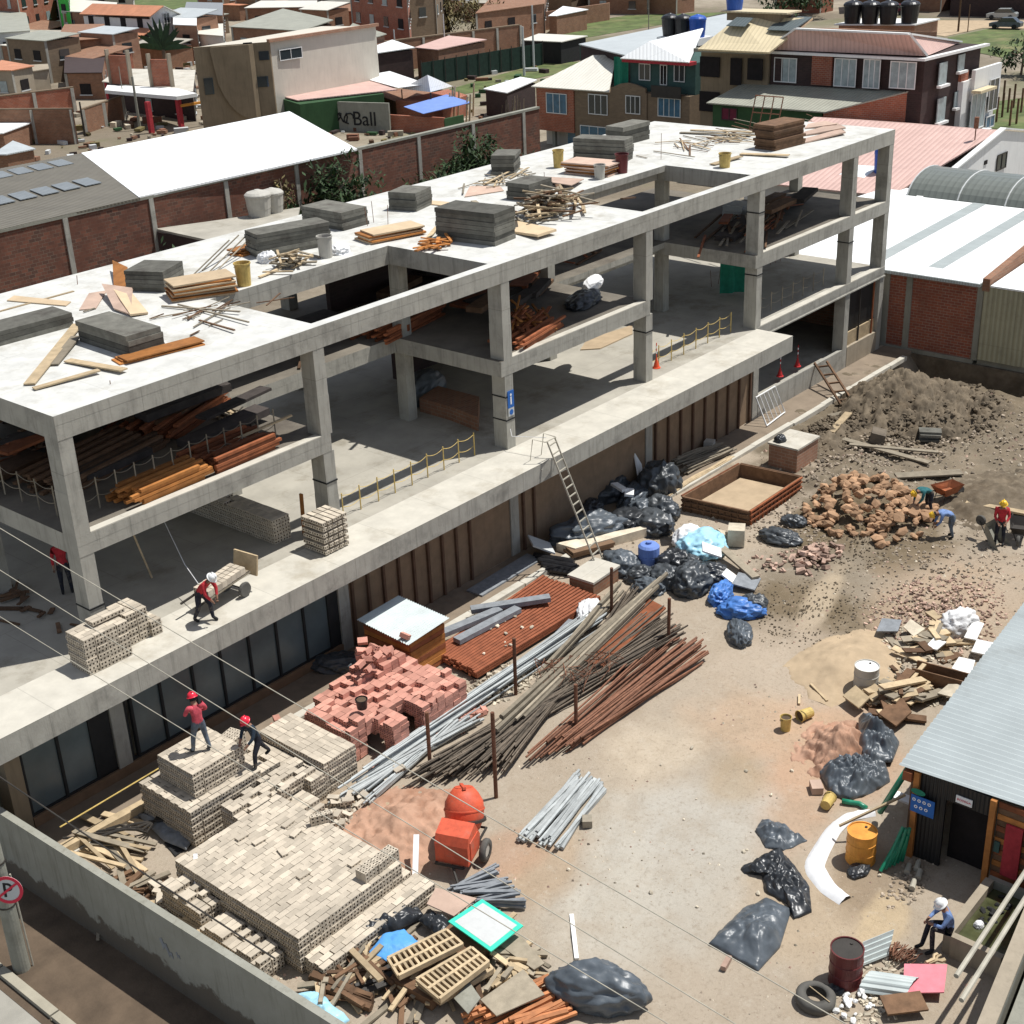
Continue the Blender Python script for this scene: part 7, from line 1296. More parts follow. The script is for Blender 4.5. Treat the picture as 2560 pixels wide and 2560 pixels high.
# ================================================================ long bars and posts in the middle
def rodset(lab, grp, A0, A1, B0, B1, n, mat, r=.018, z=(.05, .4), q=rnd, name='steel_bar', bend=.12, cat='bar'):
    """bars running from the line A0-A1 to the line B0-B1"""
    protos = []
    for v in range(3):
        b = MB(); w_ = bend * .15 / (r / .01); P_ = [(-.5, 0, 0), (-.25, 1.2 * w_ * (v - 1), .6 * w_ * v), (0, 2 * w_ * (v - 1), .8 * w_ * v), (.25, 1.2 * w_ * (v - 1) * -.5, .4 * w_), (.5, 0, 0)]; b.tube([(p[0], p[1], p[2]) for p in P_], .01, 5); protos.append(Rep(one(name, b, mat, lab, cat, grp)))
    for k in range(n):
        f, g_ = q.random(), q.random() * .25; f2 = min(1, max(0, f + q.gauss(0, .12))); a = Vector((A0[0] + (A1[0] - A0[0]) * f, A0[1] + (A1[1] - A0[1]) * f, 0)); c_ = Vector((B0[0] + (B1[0] - B0[0]) * f2, B0[1] + (B1[1] - B0[1]) * f2, 0)); d = c_ - a; a += d * q.uniform(0, .14); c_ -= d * q.uniform(0, .14); a.z = GY + q.uniform(*z); c_.z = GY + q.uniform(*z); d = c_ - a; L = d.length
        d.normalize(); s_ = Vector((-d.y, d.x, 0)).normalized(); u = d.cross(s_); X = Matrix(((d.x, s_.x, u.x, 0), (d.y, s_.y, u.y, 0), (d.z, s_.z, u.z, 0), (0, 0, 0, 1))); X.translation = (a + c_) / 2; k_ = r / .01 * q.uniform(.8, 1.5)
        protos[k % 3].put(X @ Matrix.Diagonal((L, k_, k_, 1)))
rodset('long rusty reinforcing bar in the main bundle between the posts', 'reinforcing bars in the main bundle', (4.29,-6.57), (6.54,-8.56), (15.95,-8.30), (17.31,-5.11), 250, 'rebar', .022, (.05, .5)); rodset('rust orange bar along the yard side of the main bundle', 'rust orange bars on the yard side', (8.63,-9.29), (7.03,-8.58), (15.37,-9.61), (16.09,-7.62), 46, 'rust', .028, (.05, .35)); rodset('galvanised bar on the building side of the bundle', 'galvanised bars on the building side', (2.14,-5.67), (4.76,-5.42), (15.21,-5.79), (15.47,-4.93), 34, 'galv', .028, (.05, .45))
rodset('pale galvanised profile at the left end of the bars', 'pale profiles at the left end of the bars', (3.00,-5.46), (3.15,-6.46), (8.34,-6.39), (8.08,-5.58), 26, 'galv', .035, (.05, .3)); rodset('long thick timber pole on top of the bar bundle', 'timber poles on the bar bundle', (7.14,-7.77), (6.73,-6.79), (18.04,-6.04), (17.82,-5.75), 7, 'woodgrey', .06, (.45, .7), bend=.05, name='timber_pole', cat='pole'); rodset('grey timber pole rising past the white sack', 'grey poles past the white sack', (9.17,-6.72), (10.47,-6.34), (17.29,-5.01), (17.08,-4.71), 7, 'woodgrey', .055, (.3, .6), name='timber_pole', cat='pole')
t = thing('rust_trough', 'rusty red steel formwork sheets lying amid the bars', 'sheet', (15.56,-6.68, GY))
for P4 in ([(12.08,-6.44), (12.25,-7.55), (16.40,-7.02), (16.61,-6.08)],): b = MB(); b.quad(*[(p[0], p[1], GY + .42) for p in P4], .05); b.build('sheet', 'redwood', t)
for k, (u, vb, vt) in enumerate(((967, 1310, 1205), (812, 1455, 1345), (936, 1505, 1350), (1087, 1380, 1295), (1155, 1165, 1070), (1262, 1222, 1130))): pass
for P_, h, lb in (((9.92,-6.00), 1.93, 'rusty upright post left of the rust red sheets'), ((5.49,-6.63), 1.91, 'rusty upright post below the salmon brick stack'), ((5.67,-8.88), 2.69, 'tallest rusty upright post behind the orange mixer'), ((9.44,-8.67), 1.57, 'rusty upright post in the middle of the bar bundle'), ((15.42,-5.52), 1.83, 'rusty upright post next to the white sack'), ((14.91,-8.13), 1.76, 'rusty upright post at the right end of the bundle')):
    b = MB(); b.cyl((*P_, GY - .1), (P_[0] + .03, P_[1], GY + h), .055, n=8); one('steel_post', b, 'rust', lb, 'post')
rodset('galvanised square tube in the loose pile on the open ground', 'galvanised tubes on the open ground', (4.46,-10.54), (4.77,-11.75), (7.81,-10.02), (7.95,-11.01), 44, 'galv', .04, (.04, .2), bend=0, name='galvanised_tube', cat='tube')
rodset('dark steel tube in the tangle below the mixer', 'dark steel tubes below the mixer', (1.95,-10.27), (2.05,-11.34), (3.50,-10.77), (2.79,-12.40), 34, 'greybeam', .035, (.05, .3), bend=.03, name='steel_tube', cat='tube'); rodset('orange pole in the bundle at the bottom edge', 'orange poles at the bottom edge', (-0.88,-13.53), (-0.32,-14.91), (1.15,-14.36), (0.81,-15.38), 26, 'orangepole', .05, (.05, .35), bend=.03, name='orange_pole', cat='pole')
rodset('black pole in the pile at the bottom left of the crates', 'black poles left of the crates', (-1.88,-10.45), (-1.82,-11.41), (-0.23,-10.66), (-0.58,-11.86), 24, 'iron', .05, (.05, .3), name='dark_pole', cat='pole'); rodset('brown log beside the inner face of the street wall', 'brown logs beside the street wall', (-2.07,-9.94), (-2.19,-10.32), (-1.62,-11.66), (-1.93,-11.86), 6, 'woodbrown', .09, (.1, .3), name='log', cat='log')
# tangle wire
for k in range(16):
    q = random.Random(k); c_ = ((11.10,-6.52), (11.27,-7.42), (10.95,-6.99), (12.01,-7.74))[k % 4]; P_ = [(c_[0] + q.gauss(0, .5), c_[1] + q.gauss(0, .35), GY + .45 + q.random() * .35) for _ in range(5)]
    b = MB(); b.tube(P_, .012, 4); one('tie_wire', b, 'rust', 'tangled tie wire on the bar bundle', 'wire', 'tangled tie wires on the bar bundle')
# ================================================================ huts, formwork, crates bottom centre
hut = thing('tool_hut', 'small plank walled hut with pale tin roof beside the salmon bricks', 'hut', (9.2, -2.1, GY)); wbox(hut, 'wall', 'brickorange', 8.55, 10.05, -3.0, -1.05, GY, -2.78); 
M['brickplank'] = corr('hut_planks', (.36, .15, .07), pitch=.16, rough=.8, var=.3, dirt=.3, bs=.6)
for ch in hut.children: ch.data.materials[0] = M['redwood']
for k in range(8):
    z = GY + .05 + k * .17
    b = MB(); b.b2(8.53, 10.07, -3.03 - .012 * (k % 2), -3.001, z, z + .155); b.build('plank', 'orangewood' if k % 3 else 'redwood', hut); b = MB(); b.b2(8.52 - .012 * (k % 2), 8.549, -3.0, -1.05, z, z + .155); b.build('plank', 'redwood' if k % 2 else 'orangewood', hut)
def wavyroof(par, nm, mat, a, b_, c, d, pitch=.15, amp=.02, th=0):
    a, b_, c, d = map(Vector, (a, b_, c, d)); n = int((b_ - a).length / pitch * 4); m = MB(); vs = []
    for i in range(n + 1):
        f = i / n; h_ = amp * math.sin(i * math.pi / 2); p = a.lerp(b_, f); q = d.lerp(c, f); vs += [p + Vector((0, 0, h_)), q + Vector((0, 0, h_))]
    m.add(vs, [(2 * i, 2 * i + 2, 2 * i + 3, 2 * i + 1) for i in range(n)]); return m.build(nm, mat, par)
A('tinplain', plain('tin_plain', (.47, .52, .51), rough=.35, var=.12, scale=1.5, spec=.6, bmp=.05)); A('tinwhite', plain('tin_white', (.40, .44, .44), rough=.5, var=.08, scale=.8, spec=.4, bmp=.05, dark=(.3, .32, .31)))
wavyroof(hut, 'roof', 'tinplain', (8.3, -3.2, -2.7), (8.3, -1.0, -2.55), (10.15, -1.0, -2.5), (10.15, -3.2, -2.6), .1, .018)
# dark formwork box with concrete base
fw = thing('formwork_box', 'open square brown formwork box with pale sand floor', 'formwork', (26.27,-3.78, GY)); q4 = [Vector((23.73,-2.77, 0)), Vector((24.02,-5.51, 0)), Vector((27.89,-5.49, 0)), Vector((27.66,-2.88, 0))]
HH = 0.62
for i in range(4):
    a, c_ = q4[i], q4[(i + 1) % 4]; d = (c_ - a).normalized(); b = MB(); b.beam(a + Vector((0, 0, GY + HH / 2)), c_ + Vector((0, 0, GY + HH / 2)), .05, HH); b.build('side', 'woodbrown', fw)
    b = MB(); nrm_ = Vector((d.y, -d.x, 0))
    for zz in (.35, .7, .98): b.beam(a + nrm_ * .06 + Vector((0, 0, GY + HH * zz)), c_ + nrm_ * .06 + Vector((0, 0, GY + HH * zz)), .07, .06)
    L = (c_ - a).length
    for k in range(int(L / .28)): p = a + d * (k * .28 + .1) + nrm_ * .05; b.beam(p + Vector((0, 0, GY)), p + Vector((0, 0, GY + HH)), .05, .05)
    b.build('waling', 'redwood' if i % 2 else 'woodbrown', fw)
b = MB(); b.prism([(p.x, p.y) for p in [q4[0].lerp(q4[2], .06), q4[1].lerp(q4[3], .06), q4[2].lerp(q4[0], .06), q4[3].lerp(q4[1], .06)]], GY, GY + HH * .2); b.build('floor', 'tansand', fw)
sb = thing('brick_shaft', 'square brick inspection shaft with pale slab top', 'shaft', (30.09,-3.96, GY)); X = (30.28,-3.90); wbox(sb, 'wall', 'brickpale', X[0] - .85, X[0] + .85, X[1] - .55, X[1] + .75, GY - .1, GY + .95); wbox(sb, 'cover', 'terrtop', X[0] - .9, X[0] + .9, X[1] - .6, X[1] + .8, GY + .951, GY + 1.03); blob('dark_bag', 'small dark bundle on top of the brick inspection shaft', (X[0] - .5, X[1] + .45, GY + 1.03), (.3, .25, .25), 'bagblack', 71)
rodset('cut branch in the tangle beside the formwork box', 'cut branches beside the formwork box', (26.30,-1.09), (27.19,0.20), (29.79,-1.52), (30.03,-0.50), 26, 'woodgrey', .03, (.05, .3), name='branch', cat='branch'); rodset('long batten laid beside the formwork box', 'long battens beside the formwork box', (24.16,-1.50), (23.94,-1.84), (29.29,-1.74), (29.35,-1.31), 7, 'wood', .05, (.05, .15), name='batten', cat='batten')
# white frame gate by the wall
gt = thing('barrier_frame', 'white tubular barrier frame leaning at the end of the batten wall', 'barrier', (33.6, -1.1, GY)); b = MB(); Q4 = [(33.0, -.95, -4.1), (34.9, -.75, -4.1), (34.8, -.25, -2.95), (33.1, -.3, -2.95)]; b.tube(Q4 + [Q4[0]], .035, 6)
for k in range(1, 5): f = k / 5; b.cyl(Vector(Q4[0]).lerp(Vector(Q4[1]), f), Vector(Q4[3]).lerp(Vector(Q4[2]), f), .018, n=5)
b.build('bars', 'whiteplain', gt)
slabp('cement_block', 'grey hollow block standing in the branches by the batten wall', (29.42,-0.31, -3.95), (.4, .4, .4), .3, 0, 'bucket', 'block')
# crates and boards bottom centre
def crate(lab, P4, z, n=12, mats=('wood', 'woodbrown')):
    """flat slatted formwork tray: two long rails and many cross slats; P4 = near-left, near-right, far-right, far-left"""
    t = thing('formwork_tray', lab, 'tray', (*P4[0], z)); a, b_, c, d = [Vector((*p, z + .12)) for p in P4]
    for p, q in ((a, b_), (d, c), (a.lerp(d, .5), b_.lerp(c, .5))): b = MB(); b.beam(p, q, .07, .14); b.build('rail', mats[0], t)
    for k in range(n + 1): f = k / n; b = MB(); b.beam(a.lerp(b_, f) + Vector((0, 0, .015)), d.lerp(c, f) + Vector((0, 0, .015)), .06, .09); b.build('slat', mats[0], t)
    b = MB(); b.quad(*[p - Vector((0, 0, .07)) for p in (a, b_, c, d)], .03); b.build('base', mats[1], t)
crate('upper slatted timber formwork tray at the bottom centre', [(-1.15,-11.97), (0.45,-12.42), (0.57,-11.82), (-0.91,-11.40)], -3.7); crate('lower slatted timber formwork tray at the bottom centre', [(-1.10,-13.15), (0.39,-13.25), (0.49,-12.66), (-0.99,-12.36)], -3.7); crate('third formwork tray stacked under the lower one', [(-0.93,-12.96), (0.51,-13.25), (0.69,-12.67), (-0.90,-12.24)], -4.0)
b = MB(); X = (-0.06,-12.15); b.box((X[0] + .1, X[1], -4.0), (2.2, 1.2, .3), .05); one('timber_pile', b, 'woodbrown', 'dark packed timber beneath the slatted trays', 'timber'); heap('dark board end sticking out under the slatted trays', 'boards under the slatted trays', X, (1.9, 1.2), 60, (.8, 2.0), GY, ('woodbrown', 'woodgrey', 'woodbrown', 'wood'), .3, dirn=.5, spread=1.5)
sheet('grey weathered plywood board in front of the trays', [(-0.52,-14.25), (0.59,-14.67), (0.89,-13.82), (-0.38,-13.67)], 'woodgrey', (.1, .1, .1, .1), -3.9); sheet('small grey board left of the weathered plywood', [(-0.70,-13.18), (-0.85,-13.73), (-0.34,-13.64), (-0.13,-13.13)], 'greywall', (.1, .1, .1, .1), -3.9); sheet('brown grey board right of the green framed panel', [(1.15,-13.91), (1.45,-13.97), (1.85,-12.85), (1.27,-12.76)], 'woodgrey', (.05, .05, .05, .05), -4)
gp_ = thing('framed_panel', 'grey panel with bright green border lying on the timber', 'panel', (1.31,-12.41, -3.7)); P4 = [Vector((0.81,-11.65, -3.55)), Vector((0.71,-13.04, -3.6)), Vector((1.84,-13.04, -3.65)), Vector((1.90,-11.73, -3.6))]; b = MB(); b.quad(*P4, .03); b.build('border', 'framegreen', gp_); cc = sum(P4, Vector()) / 4; b = MB(); b.quad(*[cc + (p - cc) * .83 + Vector((0, 0, .006)) for p in P4], .004); b.build('face', 'pale', gp_)
sheet('pink tinted plywood behind the green framed panel', [(1.02,-10.76), (1.14,-11.51), (1.93,-11.53), (1.57,-10.54)], 'plypink', (.15, .1, .1, .15), -3.8); cloth('tarpaulin', 'bright blue tarpaulin piece left of the slatted trays', [(-0.83,-10.69), (-0.77,-11.23), (0.11,-11.44), (0.20,-10.79), (-0.23,-10.52)], -3.85, 'tarpblue', .08, 9, fold=1.2, amp=.04)
cloth('plastic_sheet', 'black plastic sheet behind the blue tarpaulin', [(-0.81,-9.69), (-0.76,-10.23), (0.00,-10.45), (0.95,-10.69), (1.10,-10.38), (0.17,-10.17), (-0.49,-9.71)], -4.05, 'bagblack', .28, 10, fold=2.2, amp=.14); cloth('plastic_sheet', 'black plastic sheet on the timber right of the blue tarpaulin', [(0.74,-10.72), (0.61,-11.53), (1.12,-11.51), (1.17,-10.67)], -4.0, 'bagblack', .2, 11, fold=2, amp=.1)
cloth('plastic_sheet', 'pale blue white sheet behind the street wall at the bottom', [(-2.67,-10.13), (-2.81,-10.63), (-2.71,-11.66), (-2.43,-11.70), (-2.29,-10.53)], -4.0, 'baglightblue', .2, 12, fold=1.5, amp=.07)
heapmix('scrap timber piece in the bottom centre pile', 'scrap timber in the bottom centre pile', (-1.25,-10.82), (1.5, .9), 44, ('woodbrown', 'woodgrey', 'wood'), .4, (.5, 1.8), (.06, .16)); heapmix('scrap batten between the trays and the bale', 'scrap battens between the trays and the bale', (1.00,-13.45), (1.0, .8), 34, ('wood', 'woodgrey', 'wood'), .3, (.4, 1.5), (.05, .14)); heapmix('scrap piece along the inner side of the street wall', 'scraps along the inner side of the street wall', (-3.2, -9.4), (.4, 2.6), 44, ('wood', 'woodgrey', 'woodbrown'), .2, (.4, 1.4), (.06, .2)); heapmix('scrap piece behind the street wall corner', 'scraps behind the street wall corner', (-2.9, -4.3), (.8, 1.2), 30, ('wood', 'woodgrey', 'woodbrown'), .25, (.4, 1.6), (.06, .16))
for k in range(9): plank((-3.55 + .13 * k, -5.4 - .12 * k, GY + .25), (-3.3 + .13 * k, -8.0 - .1 * k, GY + .25), .1, .06, 'wood', 'long pale board laid along the inside of the street wall', 'long boards along the inside of the street wall')
cloth('tarpaulin', 'blue grey tarpaulin drooping over the pit left of the big stack', [(-0.77,-1.77), (-1.03,-3.29), (-0.91,-4.06), (-0.57,-3.89), (-0.45,-3.16), (-0.58,-2.21)], -4.1, 'greybeam', .2, 13, fold=1.5, amp=.05)
b = MB(); b.beam((-3.3, -2.6, -4.05), (-.6, -2.2, -4.05), .1, .1) if False else None
plank((-3.03,-1.64, -3.95), (-0.38,-1.78, -3.95), .26, .2, 'wood', 'thick pale beam along the walkway edge behind the street wall')
b = MB(); b.cyl((-2.95,-1.76, -3.2), (0.16,-1.69, -3.2), .02, n=6); one('caution_rope', b, 'yellow', 'yellow rope stretched along the walkway at the left', 'rope')
for k in range(4): X = (-1.81,-2.52); b = MB(); b.tube([(X[0] - .9 + .3 * k, X[1] + 1.2 - .2 * k, GY + .3), (X[0] - .3 + .2 * k, X[1] + .4, GY + .35), (X[0] + .5, X[1] + .1 - .2 * k, GY + .4), (X[0] + 1.2, X[1] - .3 + .1 * k, GY + .3)], .035, 6); one('black_hose', b, 'iron', 'black hose looped over the boards by the street wall', 'hose', 'black hoses by the street wall')
heap('long board dumped beside the pit behind the street wall', 'boards dumped beside the pit', (-1.95,-2.71), (1.4, 1.1), 14, (1.0, 2.4), GY, ('wood', 'woodgrey', 'wood'), .3, w=(.1, .22), dirn=-1.3, spread=1.2)
b = MB(); b.prism([(-1.05,-3.32), (-1.20,-3.98), (-0.46,-3.91), (-0.04,-3.57), (-0.11,-3.10)], GY - .02, GY + .06); one('gap_shadow', b, 'blackmat', 'black patch painted as the shadow in the gap beside the big stack', 'painted shadow')  # flat black polygon painted as the shadow between the stacks
# timber by steel pipes near wall (rolled tin, pink board)
rt = thing('tin_roll', 'curled corrugated tin sheet beside the pink board', 'tin sheet', (5.68,-20.19, GY)); X = Vector((5.52,-20.27, GY + .1)); b = MB(); vs = []; n = 30
for i in range(n + 1):
    a = math.pi * 1.15 * i / n; rr = .42 + .02 * math.sin(i * 1.6)
    for g_ in (0, 1): vs.append((X.x + (.9 if g_ else -.35) * .35 - rr * math.cos(a) * .8, X.y + (g_ * 1.0 - .5) * -.9, X.z + rr * math.sin(a) * .6))
b.add(vs, [(2 * i, 2 * i + 1, 2 * i + 3, 2 * i + 2) for i in range(n)]); b.build('sheet', 'tinplain', rt)
t2 = thing('tin_sheet_pile', 'corrugated tin sheets leaning behind the dark red drum', 'tin sheet', (6.26,-19.62, GY)); wavyroof(t2, 'sheet', 'tinplain', (5.75,-19.48, GY + .1), (6.12,-19.36, GY + .5), (6.97,-19.70, GY + .45), (6.48,-19.83, GY + .1), .12, .025)
sheet('flat pink board at the lower right', [(5.53,-20.63), (6.04,-21.33), (6.87,-21.03), (6.36,-20.26)], 'pinkboard', (.2, .25, .25, .2), GY, nm='pink_board'); slabp('dark_board', 'dark brown board beside the curled tin sheet', (5.22,-20.80, -3.95), (.9, .5, .05), -.75, .1, 'woodbrown')
rodset('twig in the brown twig pile behind the tin sheets', 'twigs in the brown twig pile', (6.44,-19.85), (6.39,-20.30), (6.86,-19.79), (6.94,-20.49), 40, 'rust', .012, (.03, .3), name='twig', cat='twig'); rodset('pale stick on the twig pile', 'pale sticks on the twig pile', (6.63,-20.54), (6.62,-20.68), (7.17,-20.49), (7.05,-20.93), 5, 'wood', .03, (.15, .25), name='stick', cat='stick')
# ================================================================ shed at right, basin, wall
sh = thing('site_shed', 'site shed with pale corrugated roof, dark door and timber planked wall', 'shed', (9.85, -18.7, GY))
RZ = -1.62; cN = Vector((9.95, -18.2, RZ)); 
wavyroof(sh, 'roof', 'tinwhite', (9.98, -18.17, RZ), (24, -17.25, RZ + .35), (24, -25.5, RZ + .35), (10.5, -25.5, RZ), .22, .03)
wbox(sh, 'dark_wall', 'shutter', 10.12, 10.2, -19.35, -18.5, GY, RZ - .05); wbox(sh, 'dark_wall', 'shutter', 10.12, 10.2, -20.4, -19.35, GY + 2.0, RZ - .05); wbox(sh, 'doorway', 'void', 10.6, 10.65, -20.35, -19.35, GY, GY + 2.0); wbox(sh, 'side_wall', 'woodbrown', 10.2, 24, -18.5, -18.42, GY, RZ - .04)
for x_, y_, mt in ((10.06, -18.62, 'orangewood'), (10.08, -20.5, 'orangewood')): wbox(sh, 'post', mt, x_ - .04, x_ + .08, y_ - .07, y_ + .07, GY, RZ - .06)
for k in range(15): z = GY + .02 + k * .165; b = MB(); b.b2(10.15 + .012 * (k % 2), 10.2, -25, -20.6, z, z + .15); b.build('plank', ('orangewood', 'woodbrown', 'redwood', 'woodbrown')[k % 4], sh)
wbox(sh, 'red_cloth', 'redpaint', 10.07, 10.13, -21.25, -20.85, GY + .55, GY + 2.0); wbox(sh, 'red_cap', 'redwood', 9.95, 10.2, -18.52, -18.3, RZ - .35, RZ - .1)
sg = thing('safety_board', 'blue safety notice board with white round symbols beside the shed door', 'sign', (10.0, -18.9, -2.6)); wbox(sg, 'plate', 'signblue', 9.98, 10.0, -19.15, -18.55, -2.78, -2.3)
for k in range(7): y = -18.63 - .13 * (k % 4) - (.06 if k > 3 else 0); z = -2.42 - .19 * (k // 4); b = MB(); b.lathe([(.045, 0), (.045, .004)], (0, 0, 0), 12, X=MX((9.979, y, z), 0, 0, R(-90))); o = b.build('symbol', 'whiteplain', sg); b = MB(); b.lathe([(.022, 0), (.022, .003)], (0, 0, 0), 8, X=MX((9.9745, y, z), 0, 0, R(-90))); b.build('emblem', 'signblue', o)
s2_ = thing('door_sign', 'small white sign with red edge above the shed door', 'sign', (10.1, -19.8, -1.95)); wbox(s2_, 'plate', 'whiteplain', 10.09, 10.11, -20.0, -19.6, -2.13, -1.93); text3('BODEGA', .085, (10.084, -19.8, -2.03), (0, -1, 0), (0, 0, 1), 'signred', s2_, ext=.002)
s3_ = thing('green_oval_sign', 'green oval plate above the blue notice board', 'sign', (10, -18.7, -2.2)); b = MB(); b.lathe([(.14, 0), (.14, .01)], (0, 0, 0), 20, X=MX((9.97, -18.72, -2.17), 0, 0, R(-90), (.6, 1.3, 1))); b.build('plate', 'netgreen', s3_); wbox(thing('wall_notice', 'small grey green notice on the planked wall by the door', 'sign', (10.1, -20.6, -3)), 'plate', 'teal', 10.1, 10.14, -20.75, -20.62, GY + 1.1, GY + 1.4)
for k in range(9): b = MB(); b.tube([(9.05 + .09 * k + .05 * math.sin(k * 2.1), -18.35 - .03 * k, GY + .06), (9.75 + .05 * math.cos(k * 3.3), -18.52 - .02 * k, GY + .95 + .13 * math.sin(k * 1.7))], .045, 8); one('green_pipe', b, 'pipegreen', 'short green pipe leaning on the shed corner post', 'pipe', 'short green pipes leaning on the shed corner')
b = MB(); b.tube([(10.87,-17.41, -3.9), (10.70,-18.09, -2.2)], .08, 12); one('green_pipe', b, 'pipegreen', 'long thick green pipe leaning up to the shed roof corner', 'pipe', smooth=True); b = MB(); b.tube([(10.98,-16.29, GY + .08), (11.05,-16.49, GY + .08), (11.14,-16.70, GY + .08), (11.08,-16.93, GY + .08)], .07, 10); one('green_pipe', b, 'pipegreen', 'bent light green pipe on the ground before the white strip', 'pipe', smooth=True)
plank((9.55,-16.94, -3.75), (10.76,-18.08, -3.0), .06, .05, 'wood', 'long thin pale batten leaning over the orange drum'); slabp('white_scrap', 'white plate on the rubbish beside the thick green pipe', (11.70,-17.59, -3.85), (.35, .5, .05), .4, .3, 'whiteplain')
for k in range(4): X = ((9.36,-18.89), (9.60,-19.02), (9.32,-19.19), (8.90,-19.24))[k]; b = MB(); b.cyl((*X, GY + .08), (X[0] + .3, X[1] + .08, GY + .1), .075, .06, 10); one('plastic_bottle', b, 'pipe', 'grey plastic bottle on the shaded ground before the shed', 'bottle', 'bottles on the shaded ground')
blob('dark_bag', 'dark rags at the foot of the orange drum', (8.81,-17.90, GY), (.4, .25, .15), 'bagblack', 75, 'rags'); blob('dark_bag', 'charred scraps at the foot of the dark red drum', (5.00,-19.38, GY), (.35, .22, .12), 'bagblack', 76, 'rags')
bs_ = thing('water_basin', 'low concrete basin of murky water on which the white helmeted man sits', 'basin', (8.5, -21.2, GY))
wbox(bs_, 'wall', 'beigewall', 7.45, 9.75, -20.85, -20.65, GY - .05, -3.62); wbox(bs_, 'wall', 'beigewall', 7.38, 7.55, -22.0, -20.852, GY - .05, -3.625); wbox(bs_, 'wall', 'greywall', 9.752, 9.9, -22.0, -20.7, GY - .05, -3.63); wbox(bs_, 'water', 'water', 7.56, 9.74, -22, -20.86, GY, -3.85)
stones('floating_scrap', 'round scrap floating in the murky basin', 'scraps in the murky basin', (9.0, -21.2), (.6, .25), 24, .12, 'blackmat', 0, z=-3.86); blob('floating_sack', 'white scrap floating in the basin', (8.33,-21.11, -3.86), (.14, .12, .12), 'bagwhite', 77, 'scrap')
rw = thing('site_wall', 'light concrete site wall along the lower right edge', 'wall', (6, -22.6, GY)); wl0, wl1 = (11.5, -21.72), (1.5, -23.2)
def wstrip(o0, o1, z0, z1, nm, mt): b = MB(); b.prism([(wl0[0], wl0[1] - o0), (wl1[0], wl1[1] - o0), (wl1[0], wl1[1] - o1), (wl0[0], wl0[1] - o1)], z0, z1); return b.build(nm, mt, rw)
wstrip(.04, .26, -4.5, -2.08, 'wall', 'greywall'); wstrip(0, .32, -2.079, -2.0, 'coping', 'beigewall'); wstrip(.4, 1.0, -4.6, -2.6, 'outer_wall', 'greywall')
for a_, c_, lb in (((8.35,-21.93), (4.54,-22.07), 'left of two long poles running along the lower right wall'), ((7.49,-22.26), (3.99,-22.42), 'right of two long poles running along the lower right wall')): a_, c_ = Vector((*a_, -1.95)), Vector((*c_, -1.95)); b = MB(); b.cyl(c_, a_ + (a_ - c_) * .6, .055, n=8); one('timber_pole', b, 'pipe', lb, 'pole')
# ================================================================ mixer
mx_ = thing('concrete_mixer', 'orange concrete mixer with square engine housing and one visible tyre', 'mixer', (2.99,-10.09, GY)); C0 = Vector((3.02,-9.96, GY))
dX, dY = Vector((.93, .36, 0)), Vector((-.36, .93, 0)); TT = Matrix(((dX.x, dY.x, 0, C0.x), (dX.y, dY.y, 0, C0.y), (0, 0, 1, C0.z), (0, 0, 0, 1))) @ Matrix.Scale(1.04, 4)
b = MB(); V3 = Matrix(((1, 0, 0, 0), (0, 0, -1, 0), (0, 1, 0, 0), (0, 0, 0, 1))); b.prism([(-.45, .38), (.28, .38), (.38, .75), (.1, 1.25), (-.35, 1.12), (-.45, .9)], -.42, .42, X=TT @ V3); b.build('engine_housing', 'mixer', mx_)
Xd = TT @ MX((.78, .12, .95), 0, R(-8), R(24)); b = MB(); b.lathe([(.2, -.42), (.36, -.40), (.47, -.15), (.49, .1), (.47, .28), (.36, .48), (.24, .62), (.2, .62)], (0, 0, 0), 28, X=Xd, capt=False); dr = b.build('drum', 'mixer', mx_, smooth=True)
b = MB(); b.lathe([(.23, .60), (.225, .635)], (0, 0, 0), 20, X=Xd); b.build('mouth', 'mixer', dr)
b = MB(); b.lathe([(.495, .07), (.51, .1), (.495, .13)], (0, 0, 0), 28, X=Xd, capb=False, capt=False); b.build('ring', 'mixer', dr, smooth=True); b = MB(); b.box((0, .02, .64), (.6, .08, .06), .5, X=Xd); b.build('brace', 'mixer', dr); b = MB(); b.lathe([(.475, -.2), (.53, -.19), (.53, -.13), (.475, -.12)], (0, 0, 0), 36, X=Xd, capb=False, capt=False); b.build('gear_ring', 'iron', dr); b = MB(); b.box((-.05, -.43, .7), (.5, .02, .5), X=TT); b.build('side_door', 'mixer', mx_)
b = MB(); b.tube([TT @ Vector(p) for p in ((-.5, -.3, .35), (1.1, -.3, .35), (1.1, .4, .35), (-.5, .4, .35), (-.5, -.3, .35))], .04, 6); b.tube([TT @ Vector(p) for p in ((-.45, 0, .35), (-1.0, -.4, .12), (-1.5, -.7, .08))], .035, 6); b.tube([TT @ Vector(p) for p in ((1.0, .05, .35), (1.15, .05, .95))], .05, 6); b.build('chassis', 'iron', mx_)
for yy in (-.55, .6):
    c_ = TT @ Vector((.35, yy, .3)); ax = TT.to_3x3() @ Vector((0, 1, 0)); Xw = Matrix.Translation(c_) @ ax.to_track_quat('Z', 'Y').to_matrix().to_4x4(); b = MB(); b.lathe([(.17, -.07), (.27, -.08), (.3, -.04), (.3, .04), (.27, .08), (.17, .07)], (0, 0, 0), 24, X=Xw, capb=False, capt=False); w_ = b.build('wheel', 'rubber', mx_, smooth=True); b = MB(); b.lathe([(.17, -.05), (.05, -.04), (.05, .04), (.17, .05)], (0, 0, 0), 16, X=Xw); b.build('rim', 'bucket', w_)
